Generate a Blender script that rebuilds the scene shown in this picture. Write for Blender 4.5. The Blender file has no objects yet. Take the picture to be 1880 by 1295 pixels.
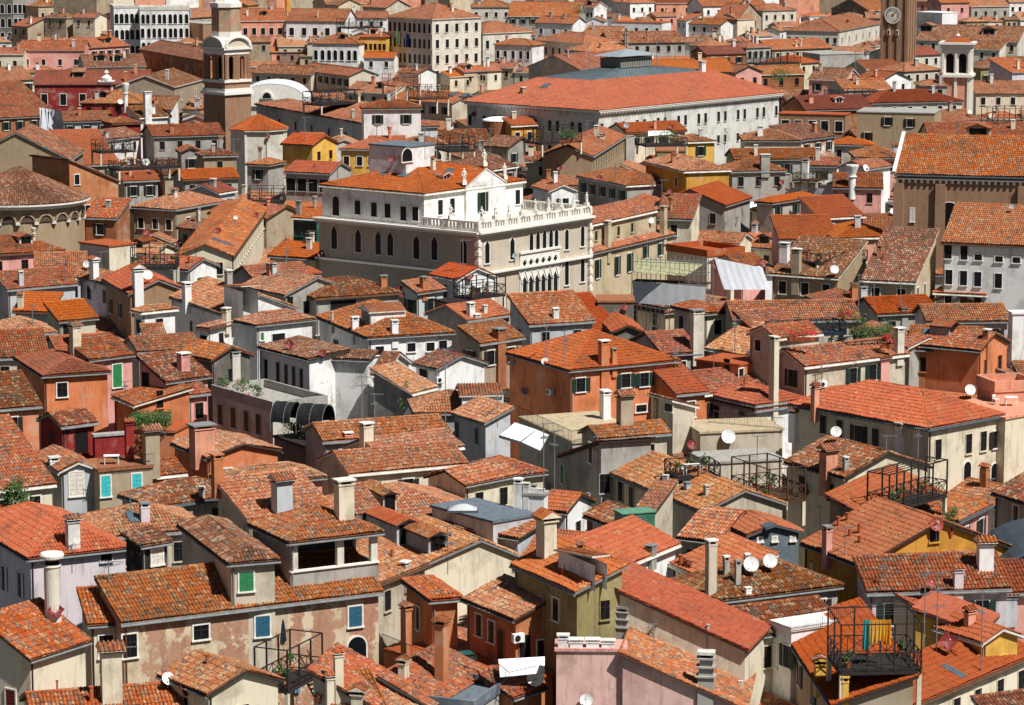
import bpy, math, random
import numpy as np
from mathutils import Vector, Matrix
from mathutils.bvhtree import BVHTree
random.seed(7); RNG = np.random.default_rng(11)
scene = bpy.context.scene
COL = scene.collection
# ---------------------------------------------------------------- camera
CAMZ, FPX, CX, CY = 62.0, 5600.0, 940.0, 647.5
TH = math.radians(9.1)
FW = Vector((0, math.cos(TH), -math.sin(TH))); UPV = Vector((0, math.sin(TH), math.cos(TH)))
CAM = Vector((0, 0, CAMZ))
def ray(px, py):
    return (Vector((1, 0, 0)) * ((px - CX) / FPX) + UPV * (-(py - CY) / FPX) + FW)
def at_z(px, py, z):
    d = ray(px, py); return CAM + d * ((z - CAMZ) / d.z)
def at_Y(px, py, Y):
    d = ray(px, py); return CAM + d * (Y / d.y)
def proj(P):
    v = P - CAM; w = v.dot(FW)
    return CX + FPX * v.x / w, CY - FPX * v.dot(UPV) / w
def ppm(P):
    return FPX / (P - CAM).dot(FW)
cd = bpy.data.cameras.new('camera'); cam = bpy.data.objects.new('camera', cd); COL.objects.link(cam)
cam.location = CAM; cam.rotation_euler = (math.pi / 2 - TH, 0, 0)
cd.sensor_width = 36; cd.lens = FPX / 1880 * 36; cd.clip_start = 1; cd.clip_end = 6000
scene.camera = cam
# ---------------------------------------------------------------- colours
def lin(h):
    h = h.lstrip('#'); c = [int(h[i:i + 2], 16) / 255 for i in (0, 2, 4)]
    return tuple(x / 12.92 if x <= .04045 else ((x + .055) / 1.055) ** 2.4 for x in c)
PAL = {k: lin(v) for k, v in dict(white='e6e5e1', offw='d0cabb', cream='d8cdb4', beige='c2b7a3', tan='a8977f', grey='a3a098',
    dgrey='6a675f', pink='d79d92', salmon='d49377', orange='cf7d52', ochre='c58f3c', yellow='dcae52', olive='8f8358', lav='cfc5c8', red='8a2d2a',
    brown='9c6545', rust='b87850', black='17161a', stone='c9c4b8', zinc='66717a', wood='4c3423', dark='2c2624', green='24513a',
    bgreen='2f7a4a', blue='2b5a72', turq='3fb3b5', teal='1f5650', rdish='6e2226', bluec='4f88ad', plaster='c8b79b', sand='baa98a', cold='b9bcbd', navy='1d2c36',
    clay='a9552f', lamp='d8d4c8', aqua='7fb0a6').items()}
def col(c):
    return PAL[c] if c in PAL else lin(c)
# ---------------------------------------------------------------- materials
class NT:
    def __init__(s, name):
        s.m = bpy.data.materials.new(name); s.m.use_nodes = True; s.t = s.m.node_tree
        s.b = s.t.nodes['Principled BSDF']
    def n(s, t, **kw):
        x = s.t.nodes.new(t)
        for k, v in kw.items():
            if k.startswith('i_'):
                key = k[2:]; x.inputs[int(key) if key.isdigit() else key.replace('_', ' ')].default_value = v
            else: setattr(x, k, v)
        return x
    def l(s, a, b): s.t.links.new(a, b)
    def mix(s, fac, a, b, mode='MIX'):
        x = s.n('ShaderNodeMix', data_type='RGBA', blend_type=mode)
        for v, i in ((fac, 0), (a, 6), (b, 7)):
            if isinstance(v, (int, float)): x.inputs[i].default_value = v
            elif isinstance(v, tuple): x.inputs[i].default_value = (*v[:3], 1)
            else: s.l(v, x.inputs[i])
        return x.outputs[2]
    def math(s, op, a, b=None, c=None):
        x = s.n('ShaderNodeMath', operation=op)
        for v, i in ((a, 0), (b, 1), (c, 2)):
            if v is None: continue
            if isinstance(v, (int, float)): x.inputs[i].default_value = v
            else: s.l(v, x.inputs[i])
        return x.outputs[0]
    def ramp(s, fac, stops, interp='LINEAR'):
        x = s.n('ShaderNodeValToRGB'); r = x.color_ramp; r.interpolation = interp
        while len(r.elements) < len(stops): r.elements.new(.5)
        for e, (p, c) in zip(r.elements, stops):
            e.position = p; e.color = (*c[:3], 1) if isinstance(c, tuple) else (c, c, c, 1)
        s.l(fac, x.inputs[0]); return x.outputs[0]
    def noise(s, scale, detail=3, rough=.55, vec=None, dim='3D'):
        x = s.n('ShaderNodeTexNoise', noise_dimensions=dim, i_Scale=scale, i_Detail=detail, i_Roughness=rough)
        if vec is not None: s.l(vec, x.inputs['Vector'])
        return x.outputs[0]
    def bump(s, h, st, dist=.02):
        x = s.n('ShaderNodeBump', i_Strength=st, i_Distance=dist); s.l(h, x.inputs['Height']); s.l(x.outputs[0], s.b.inputs['Normal'])
MATS = {}
def tile_mat(kind, flat):
    key = 'tile_' + kind + ('_far' if flat else '')
    if key in MATS: return MATS[key]
    # palette: (base colours with weights), stain amount
    P = dict(
        o=[(0, 'b9522a'), (.25, 'c75b2e'), (.5, 'bd5530'), (.72, 'd06a3a'), (.84, '9c4529'), (.91, 'dd9a68'), (1, '7a3c28')],
        m=[(0, 'b0542f'), (.2, 'c0623a'), (.36, 'a94e2e'), (.5, 'c87247'), (.6, '8f472e'), (.69, 'd9a07a'), (.77, '6a3f30'), (.84, '8f8375'), (.91, 'b9623c'), (1, '5b4a40')],
        b=[(0, '96492d'), (.2, '7c4430'), (.38, 'a65833'), (.5, '6d4433'), (.6, 'b0643e'), (.69, 'c8a483'), (.77, '4c3a31'), (.85, '857a6e'), (.92, '9c5030'), (1, '54463e')],
        p=[(0, 'bd6a45'), (.2, 'c87a53'), (.4, 'b4613e'), (.55, 'd59a72'), (.66, '9f5236'), (.75, 'e2b795'), (.84, '7c4836'), (.91, '9a8d80'), (1, 'c77048')],
        r=[(0, '8e3f2b'), (.3, '9c4a32'), (.55, '84402e'), (.75, 'a9583c'), (.9, '6c3a2c'), (1, '98503a')],
        n=[(0, 'b4532f'), (.3, 'b95834'), (.6, 'ae4f2d'), (.85, 'bf6039'), (1, 'a64c2d')])[kind]
    T = NT(key)
    uv = T.n('ShaderNodeUVMap', uv_map='UVMap').outputs[0]
    fl = T.n('ShaderNodeVectorMath', operation='FLOOR'); T.l(uv, fl.inputs[0])
    oi = T.n('ShaderNodeObjectInfo')
    add = T.n('ShaderNodeVectorMath', operation='ADD'); T.l(fl.outputs[0], add.inputs[0])
    sc = T.n('ShaderNodeVectorMath', operation='SCALE'); sc.inputs[0].default_value = (731, 391, 113); T.l(oi.outputs['Random'], sc.inputs['Scale'])
    T.l(sc.outputs[0], add.inputs[1])
    wn = T.n('ShaderNodeTexWhiteNoise', noise_dimensions='3D'); T.l(add.outputs[0], wn.inputs['Vector'])
    geo = T.n('ShaderNodeTexCoord').outputs['Object']
    add2 = T.n('ShaderNodeVectorMath', operation='ADD'); T.l(geo, add2.inputs[0]); T.l(sc.outputs[0], add2.inputs[1])
    big = T.noise(.22, 4, .6, add2.outputs[0]); med = T.noise(1.1, 4, .62, add2.outputs[0]); fine = T.noise(9, 3, .6, add2.outputs[0])
    # pull the white noise by a medium noise so that tiles of a tone gather in patches
    f = T.math('ADD', T.math('MULTIPLY', wn.outputs['Value'], .66), T.math('MULTIPLY', T.math('SUBTRACT', med, .3), .95))
    base = T.ramp(f, [(p, lin(c)) for p, c in P])
    # lichen / soot patches with a shape of their own
    st = T.ramp(T.math('ADD', T.math('MULTIPLY', big, .62), T.math('MULTIPLY', med, .42)), [(.52, 0.), (.66, 1.)])
    amt = dict(o=.42, m=.62, b=.8, p=.5, r=.5, n=.28)[kind]
    stf = T.math('MULTIPLY', st, T.math('MULTIPLY', T.math('ADD', wn.outputs['Value'], .25), amt))
    c = T.mix(stf, base, lin('4a3b33'))
    pal = T.math('MULTIPLY', T.ramp(T.noise(.5, 3, .6, add2.outputs[0]), [(.55, 0.), (.72, 1.)]), .3 if kind in 'pmb' else .12)
    c = T.mix(pal, c, lin('c99b78'))
    c = T.mix(T.math('MULTIPLY', T.math('SUBTRACT', fine, .35), .55), c, lin('7a4a36'))
    hs = T.n('ShaderNodeHueSaturation'); T.l(c, hs.inputs['Color'])
    T.l(T.math('ADD', .60, T.math('MULTIPLY', oi.outputs['Random'], .22)), hs.inputs['Value'])
    T.l(T.math('ADD', .92, T.math('MULTIPLY', T.math('FRACT', T.math('MULTIPLY', oi.outputs['Random'], 17.3)), .14)), hs.inputs['Saturation'])
    T.l(T.math('ADD', .499, T.math('MULTIPLY', T.math('FRACT', T.math('MULTIPLY', oi.outputs['Random'], 7.7)), .014)), hs.inputs['Hue'])
    T.l(hs.outputs[0], T.b.inputs['Base Color']); T.b.inputs['Roughness'].default_value = .85; T.b.inputs['Specular IOR Level'].default_value = .25
    if flat:
        sx = T.n('ShaderNodeSeparateXYZ'); T.l(uv, sx.inputs[0])
        h = T.math('ABSOLUTE', T.math('SUBTRACT', T.math('FRACT', sx.outputs[0]), .5))
        hh = T.math('SUBTRACT', 1, T.math('MULTIPLY', T.math('POWER', T.math('MULTIPLY', h, 2), 2), 1))
        T.bump(T.math('ADD', hh, T.math('MULTIPLY', T.math('SUBTRACT', 1, T.math('FRACT', sx.outputs[1])), .35)), .9, .06)
    MATS[key] = T.m; return T.m
def wall_mat(kind):
    key = 'wall_' + kind
    if key in MATS: return MATS[key]
    T = NT(key); oi = T.n('ShaderNodeObjectInfo'); co = T.n('ShaderNodeTexCoord').outputs['Object']
    sc = T.n('ShaderNodeVectorMath', operation='SCALE'); sc.inputs[0].default_value = (311, 177, 53); T.l(oi.outputs['Random'], sc.inputs['Scale'])
    ad = T.n('ShaderNodeVectorMath', operation='ADD'); T.l(co, ad.inputs[0]); T.l(sc.outputs[0], ad.inputs[1]); v = ad.outputs[0]
    mp = T.n('ShaderNodeMapping'); mp.inputs['Scale'].default_value = (1, 1, .16); T.l(v, mp.inputs['Vector'])
    base = oi.outputs['Color']
    big = T.noise(.35, 5, .62, v); streak = T.noise(1.6, 5, .65, mp.outputs[0]); fine = T.noise(14, 3, .6, v)
    dirt = T.mix(1, base, lin('97938c'), 'MULTIPLY')
    c = T.mix(T.math('MULTIPLY', T.ramp(streak, [(.52, 0.), (.76, 1.)]), .55), base, dirt)
    c = T.mix(T.math('MULTIPLY', T.ramp(big, [(.5, 0.), (.64, 1.)]), .5), c, T.mix(1, base, lin('b5aea4'), 'MULTIPLY'))
    c = T.mix(T.math('MULTIPLY', T.ramp(big, [(.3, 1.), (.45, 0.)]), .22), c, lin('ded6c8'))
    hgt = fine
    if kind == 'stucco':     # here and there the plaster has come off
        pn = T.noise(.42, 7, .72, v); f = T.math('MULTIPLY', T.ramp(pn, [(.575, 0.), (.6, 1.)]), T.ramp(oi.outputs['Random'], [(.4, 0.), (.7, .8)]))
        c = T.mix(f, c, T.mix(.5, c, lin('a5917e')))
        c = T.mix(T.math('MULTIPLY', T.ramp(T.noise(3.2, 5, .7, mp.outputs[0]), [(.56, 0.), (.74, 1.)]), .28), c, T.mix(1, base, lin('76716a'), 'MULTIPLY'))
    if kind in ('brick', 'peel', 'rough', 'palebrick'):
        # brick courses follow whichever wall they lie on: horizontal coordinate = x + y
        sx = T.n('ShaderNodeSeparateXYZ'); T.l(v, sx.inputs[0]); cx = T.n('ShaderNodeCombineXYZ')
        T.l(T.math('ADD', sx.outputs[0], T.math('MULTIPLY', sx.outputs[1], .83)), cx.inputs[0]); T.l(sx.outputs[2], cx.inputs[1])
        br = T.n('ShaderNodeTexBrick', i_Scale=1.0, i_Mortar_Size=.014, i_Brick_Width=.28, i_Row_Height=.085, i_Bias=-.1)
        T.l(cx.outputs[0], br.inputs['Vector'])
        A, B, M = dict(brick=('9a7156', '765340', 'a08a72'), peel=('a8674a', '8a4f3a', 'c0a58c'), rough=('9a8263', '7b6248', 'ab9779'), palebrick=('c9bba6', 'b3a48f', 'd3c9b8'))[kind]
        br.inputs['Color1'].default_value = (*lin(A), 1); br.inputs['Color2'].default_value = (*lin(B), 1); br.inputs['Mortar'].default_value = (*lin(M), 1)
        bc = T.mix(T.math('MULTIPLY', T.ramp(big, [(.4, 0.), (.7, 1.)]), .2 if kind == 'brick' else .5), br.outputs[0], lin('b29a7c'))
        bc = T.mix(T.math('MULTIPLY', T.ramp(streak, [(.5, 0.), (.72, 1.)]), .4), bc, lin('4b3b31') if kind != 'palebrick' else lin('7d7062'))
        if kind == 'peel':
            pn = T.noise(.55, 6, .7, v)
            f = T.ramp(pn, [(.47, 0.), (.505, 1.)])
            c = T.mix(f, c, bc)
        else: c = T.mix(.86 if kind == 'brick' else .7, base, bc)
        hgt = br.outputs['Fac'] if kind != 'peel' else fine
    if kind == 'plank':
        wv = T.n('ShaderNodeTexWave', i_Scale=2.2, i_Distortion=.4); T.l(v, wv.inputs['Vector']); c = T.mix(T.math('MULTIPLY', wv.outputs[1], .35), c, dirt)
    T.l(c, T.b.inputs['Base Color']); T.b.inputs['Roughness'].default_value = .9; T.b.inputs['Specular IOR Level'].default_value = .2
    T.bump(T.math('ADD', hgt, T.math('MULTIPLY', big, .8)), .25, .02)
    MATS[key] = T.m; return T.m
def plain(name, c, rough=.6, metal=0., var=.12, scale=6, spec=.3):
    if name in MATS: return MATS[name]
    T = NT(name); co = T.n('ShaderNodeTexCoord').outputs['Object']; n = T.noise(scale, 4, .6, co); c = col(c) if isinstance(c, str) else c
    cc = T.mix(T.ramp(n, [(.3, 0.), (.7, 1.)]), tuple(x * (1 - var) for x in c), tuple(min(1, x * (1 + var)) for x in c))
    T.l(cc, T.b.inputs['Base Color']); T.b.inputs['Roughness'].default_value = rough; T.b.inputs['Metallic'].default_value = metal
    T.b.inputs['Specular IOR Level'].default_value = spec
    MATS[name] = T.m; return T.m
def tint():
    """paint, plaster or metal that takes its colour from its object"""
    if 'tint' in MATS: return MATS['tint']
    T = NT('tint'); oi = T.n('ShaderNodeObjectInfo'); co = T.n('ShaderNodeTexCoord').outputs['Object']
    n = T.noise(2.2, 5, .65, co)
    c = T.mix(T.math('MULTIPLY', T.ramp(n, [(.48, 0.), (.7, 1.)]), .55), oi.outputs['Color'], T.mix(1, oi.outputs['Color'], lin('83766a'), 'MULTIPLY'))
    T.l(c, T.b.inputs['Base Color']); T.b.inputs['Roughness'].default_value = .8; T.b.inputs['Specular IOR Level'].default_value = .25
    MATS['tint'] = T.m; return T.m
GLASS = plain('pane_glass', (.007, .009, .011), .3, 0, .5, .8, .22)
STONE = plain('white_stone', 'ded9ce', .8, 0, .14, 3)
VOID = plain('painted_interior_shade', (.005, .0045, .004), .9, 0, .4, .6)  # near-black colour painted in place of the shade inside openings
IRON = plain('dark_iron', (.025, .022, .02), .6, .3)
WOODM = plain('weathered_wood', '3a2a20', .85, 0, .3, 4)
STEEL = plain('galvanised_steel', '9aa0a3', .45, .6)
LEAF = plain('foliage', (.035, .075, .02), .8, 0, .6, 2.5)
FLOWER = plain('red_flower', (.45, .015, .02), .7, 0, .4, 5)
EAVE = {k: plain('eave_' + k, c, .8, 0, .25, 2) for k, c in dict(w='cfcabf', d='332a25', g='7d817f', b='5c4030', z='4c565c').items()}
# ---------------------------------------------------------------- mesh helpers
class MB:
    def __init__(s): s.v = []; s.f = []; s.mi = []; s.uv = []
    def face(s, pts, mi=0, uv=None):
        i = len(s.v); s.v += [tuple(p) for p in pts]; s.f.append(tuple(range(i, i + len(pts)))); s.mi.append(mi)
        s.uv += uv if uv else [(0.5, 0.5)] * len(pts)
    def box(s, c, sx, sy, sz, mi=0, M=None):
        x, y, z = sx / 2, sy / 2, sz / 2; c = Vector(c)
        q = [Vector((a, b, d)) for a in (-x, x) for b in (-y, y) for d in (-z, z)]
        q = [(M @ p if M else p) + c for p in q]
        for f in ((0, 1, 3, 2), (4, 6, 7, 5), (0, 4, 5, 1), (2, 3, 7, 6), (0, 2, 6, 4), (1, 5, 7, 3)): s.face([q[k] for k in f], mi)
    def bar(s, a, b, r, mi=0, n=4):
        a = Vector(a); b = Vector(b); d = (b - a)
        if d.length < 1e-5: return
        d.normalize(); e = d.cross(Vector((0, 0, 1)) if abs(d.z) < .9 else Vector((1, 0, 0))).normalized(); g = d.cross(e)
        ring = [(e * math.cos((k + .5) * 2 * math.pi / n) + g * math.sin((k + .5) * 2 * math.pi / n)) * r for k in range(n)]
        for k in range(n):
            k2 = (k + 1) % n; s.face([a + ring[k2], a + ring[k], b + ring[k], b + ring[k2]], mi)
        s.face([a + q for q in ring], mi); s.face([b + q for q in reversed(ring)], mi)
    def lathe(s, prof, n=16, mi=0, c=(0, 0, 0), a0=0, a1=2 * math.pi):
        c = Vector(c); full = abs(a1 - a0 - 2 * math.pi) < 1e-6
        for i in range(n):
            t0 = a0 + (a1 - a0) * i / n; t1 = a0 + (a1 - a0) * (i + 1) / n
            for (r0, z0), (r1, z1) in zip(prof, prof[1:]):
                q = [c + Vector((r0 * math.cos(t0), r0 * math.sin(t0), z0)), c + Vector((r0 * math.cos(t1), r0 * math.sin(t1), z0)),
                     c + Vector((r1 * math.cos(t1), r1 * math.sin(t1), z1)), c + Vector((r1 * math.cos(t0), r1 * math.sin(t0), z1))]
                if r0 < 1e-6: q = [q[0], q[2], q[3]]
                elif r1 < 1e-6: q = [q[0], q[1], q[2]]
                s.face(q, mi)
    def prism(s, poly, h, mi=0, axis=Vector((0, 0, 1))):
        """poly: points, extruded by axis*h"""
        p = [Vector(x) for x in poly]; q = [x + axis * h for x in p]; n = len(p)
        s.face(list(reversed(p)), mi); s.face(q, mi)
        for i in range(n): s.face([p[i], p[(i + 1) % n], q[(i + 1) % n], q[i]], mi)
    def mesh(s, name, mats):
        m = bpy.data.meshes.new(name); m.from_pydata(s.v, [], s.f)
        for x in mats: m.materials.append(x)
        m.polygons.foreach_set('material_index', s.mi)
        u = m.uv_layers.new(name='UVMap'); u.data.foreach_set('uv', [c for t in s.uv for c in t]); m.update(); return m
def link(name, mesh, parent=None, loc=None, color=None, M=None):
    o = bpy.data.objects.new(name, mesh); COL.objects.link(o)
    if parent is not None: o.parent = parent
    if M is not None: o.matrix_basis = M
    elif loc is not None: o.location = loc
    if color is not None: o.color = (*color, 1)
    return o
LABELS = {}
def tag(o, label, cat, group=None, kind=None):
    label = ' '.join(label.split()); o['label'] = label; o['category'] = cat
    if group: o['group'] = group
    if kind: o['kind'] = kind
    LABELS.setdefault(label, []).append(o); return o
def thing(name, label, cat, loc, group=None):
    o = bpy.data.objects.new(name, None); COL.objects.link(o); o.location = loc; o.empty_display_size = .5
    return tag(o, label, cat, group)
# ---------------------------------------------------------------- roof tiles
TW, TR = .25, .5
NT_TILES = [0]
def tile_arrays(poly, u):
    """corrugated pan tiles covering a convex roof polygon; u = direction along the eave"""
    P = np.array([tuple(p) for p in poly]); nrm = np.zeros(3)
    for i in range(len(P)): nrm += np.cross(P[i], P[(i + 1) % len(P)])
    nrm /= np.linalg.norm(nrm)
    if nrm[2] < 0: nrm = -nrm
    U = np.array(tuple(u)); U = U - nrm * U.dot(nrm); U /= np.linalg.norm(U); V = np.cross(nrm, U)
    if V[2] < 0: V = -V
    O = P[0]; q = np.stack([(P - O) @ U, (P - O) @ V], 1)
    vlow = q[:, 1].min()
    c0, c1 = int(math.floor(q[:, 0].min() / TW)), int(math.ceil(q[:, 0].max() / TW)); r1 = int(math.ceil((q[:, 1].max() - vlow) / TR))
    C = np.arange(c0, c1); R = np.arange(0, r1)
    k = np.array([0, .13, .5, .87, 1.0]); prof = np.array([-.01, .06, .12, .06, -.01])
    uu = (C[:, None] + k[None, :]) * TW; uu = np.clip(uu, q[:, 0].min(), q[:, 0].max())
    lo = np.full(uu.shape, 1e9); hi = np.full(uu.shape, -1e9)
    for i in range(len(q)):
        a, b = q[i], q[(i + 1) % len(q)]
        if abs(a[0] - b[0]) < 1e-7:
            m = np.abs(uu - a[0]) < 1e-6
            lo[m] = np.minimum(lo[m], min(a[1], b[1])); hi[m] = np.maximum(hi[m], max(a[1], b[1])); continue
        t = (uu - a[0]) / (b[0] - a[0]); m = (t >= -1e-6) & (t <= 1 + 1e-6); vv = a[1] + t * (b[1] - a[1])
        lo = np.where(m, np.minimum(lo, vv), lo); hi = np.where(m, np.maximum(hi, vv), hi)
    v0 = vlow + R * TR; v1 = v0 + TR * 1.06
    shp = (len(C), len(R), 5, 2)
    jit = RNG.normal(0, .014, (len(C), len(R), 1)); dv = RNG.normal(0, .02, (len(C), len(R), 1))
    vv = np.empty(shp)
    vv[..., 0] = np.clip(v0[None, :, None] + dv, lo[:, None, :], hi[:, None, :]); vv[..., 1] = np.clip(v1[None, :, None] + dv, lo[:, None, :], hi[:, None, :])
    du = RNG.normal(0, .008, (len(C), len(R), 1, 1))
    ua = np.broadcast_to(uu[:, None, :, None], shp) + du
    hh = np.broadcast_to(prof[None, None, :, None], shp).copy() + .012
    hh[..., 0] += .045; ph = RNG.uniform(0, 6, 3); hh += .035 * np.sin(ua * .55 + ph[0]) * np.sin(vv * .8 + ph[1]) + .02 * np.sin(ua * 1.7 + ph[2] + vv) + .02; hh += np.abs(jit[..., None]) * .8
    keep = ((vv[..., 1] - vv[..., 0]).max(axis=2) > .02)
    pos = O + ua[..., None] * U + vv[..., None] * V + hh[..., None] * nrm
    uvx = C[:, None, None, None] + 500 + .1 + .8 * k[None, None, :, None] + np.zeros(shp); uvy = R[None, :, None, None] + .1 + np.array([0, .8])[None, None, None, :] + np.zeros(shp)
    pos = pos[keep].reshape(-1, 3); uvx = uvx[keep].reshape(-1); uvy = uvy[keep].reshape(-1); n = int(keep.sum())
    base = (np.arange(n) * 10)[:, None, None]; kk = np.arange(4)[None, :, None] * 2
    f = np.concatenate([base + kk, base + kk + 2, base + kk + 3, base + kk + 1], 2).reshape(-1, 4)
    NT_TILES[0] += n
    return pos, f, np.stack([uvx, uvy], 1)
def roof_mesh(name, faces, caps, kind, eave, near, thick=.16):
    """faces: [(poly, eave direction)], caps: ridge and hip lines"""
    mb = MB(); flat = []
    for poly, u in faces:
        P = [Vector(p) for p in poly]; nrm = Vector((0, 0, 0))
        for i in range(len(P)): nrm += P[i].cross(P[(i + 1) % len(P)])
        if nrm.z < 0: P.reverse(); nrm = -nrm
        nrm.normalize(); U = (u - nrm * u.dot(nrm)).normalized(); V = nrm.cross(U)
        if V.z < 0: V = -V
        vl = min((p - P[0]).dot(V) for p in P)
        uv = [((p - P[0]).dot(U) / TW + 500, ((p - P[0]).dot(V) - vl) / TR) for p in P]
        mb.face(P, 0, uv)
        Q = [p - Vector((0, 0, thick)) for p in P]; mb.face(list(reversed(Q)), 1)
        for i in range(len(P)):
            j = (i + 1) % len(P); mb.face([Q[i], Q[j], P[j], P[i]], 1)
    if caps:
        for a, b in caps:
            a = Vector(a); b = Vector(b); L = (b - a).length
            if L < .2: continue
            d = (b - a) / L; e = d.cross(Vector((0, 0, 1))).normalized(); g = e.cross(d); n = max(1, int(L / .42)); r = .13 if near else .16
            for i in range(n):
                p = a + d * (L * i / n); q = a + d * (L * (i + 1) / n + .02); r0, r1 = r, r * .88
                s_ = random.random() * 999
                ang = [math.radians(x) for x in ((-5, 45, 90, 135, 185) if near else (-10, 90, 190))]
                A = [p + (e * math.cos(t) + g * math.sin(t)) * r0 for t in ang]; B = [q + (e * math.cos(t) + g * math.sin(t)) * r1 for t in ang]
                for k in range(len(ang) - 1): mb.face([A[k], B[k], B[k + 1], A[k + 1]], 0, [(s_, i + .5)] * 4)
                mb.face(A, 0, [(s_, i + .5)] * len(A))
    if not near: return mb.mesh(name, [tile_mat(kind, True), EAVE[eave]])
    V = [np.array(mb.v)]; F4 = []; UV = []; off = len(mb.v)
    for poly, u in faces:
        p, f, uv = tile_arrays(poly, u)
        if len(p): V.append(p); F4.append(f + off); UV.append(uv[f.reshape(-1) - 0]); off += len(p)
    loops = [np.array([i for f in mb.f for i in f])] + [f.reshape(-1) for f in F4]
    tot = [np.array([len(f) for f in mb.f])] + [np.full(len(f), 4) for f in F4]
    tot = np.concatenate(tot); loops = np.concatenate(loops).astype(np.int32); V = np.concatenate(V)
    m = bpy.data.meshes.new(name); m.vertices.add(len(V)); m.vertices.foreach_set('co', V.astype(np.float32).reshape(-1))
    m.loops.add(len(loops)); m.loops.foreach_set('vertex_index', loops)
    st = np.concatenate([[0], np.cumsum(tot)[:-1]]).astype(np.int32)
    m.polygons.add(len(tot)); m.polygons.foreach_set('loop_start', st); m.polygons.foreach_set('loop_total', tot.astype(np.int32))
    m.materials.append(tile_mat(kind, False)); m.materials.append(EAVE[eave])
    m.polygons.foreach_set('material_index', np.concatenate([np.array(mb.mi), np.zeros(len(tot) - len(mb.f))]).astype(np.int32))
    u_ = m.uv_layers.new(name='UVMap'); u_.data.foreach_set('uv', np.concatenate([np.array(mb.uv)] + UV).astype(np.float32).reshape(-1))
    m.update(calc_edges=True); m.validate(); return m
# ---------------------------------------------------------------- houses
HOUSES = []; BV = []; BF = []; BO = []
NEAR_Y = 600
def bvh_add(poly, owner, part):
    i = len(BV); BV.extend([Vector(p) for p in poly]); BF.append(tuple(range(i, i + len(poly)))); BO.append((owner, part))
def rect(x1, y1, x2, y2, s, z, z2=None):
    zb = z if z2 is None else z2
    A = at_z(x1, y1, z); B = at_z(x2, y2, zb); A.z = B.z = 0
    ct, sn = math.cos(TH), math.sin(TH)
    def run(F, d, px, zz):      # distance along d from F to the pixel column px
        k = px - CX; zr = zz - CAMZ; return (k * (F.y * ct - zr * sn) - FPX * F.x) / (FPX * d.x - k * d.y * ct)
    if isinstance(s, tuple):    # third corner known too: the longer visible edge gives the direction
        x3, y3 = s; left = x3 < x1; F, R = (A, B) if left else (B, A); z3 = z if left else zb
        L = at_z(x3, y3, z3); L.z = 0
        if math.hypot(x3 - (x1 if left else x2), 0) > abs(x2 - x1):
            n = (L - F).normalized(); D = (L - F).length; u = Vector((n.y, -n.x, 0))
            if left: W = run(A, u, x2, zb)
            else: W = -run(B, u, x1, z)
            if not 1 < W < 60: print('RECT width', round(W, 1), (x1, y1, x2, y2, s)); W = min(max(W, 3), 30)
            if not left: A = B - u * W
            return A, u, n, W, D, -1 if left else 1
        s = x3
    u = (B - A).normalized(); n = Vector((-u.y, u.x, 0)); W = (B - A).length
    if isinstance(s, str): D = float(s[1:]); side = 0
    else:
        F = A if s < x1 else B; side = -1 if s < x1 else 1
        D = run(F, n, s, z if side < 0 else zb)
        if not 1.5 < D < 40: print('RECT depth', round(D, 1), (x1, y1, x2, y2, s)); D = min(max(D, 4), 30) if D > 0 else 8
    return A, u, n, W, D, side
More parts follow.
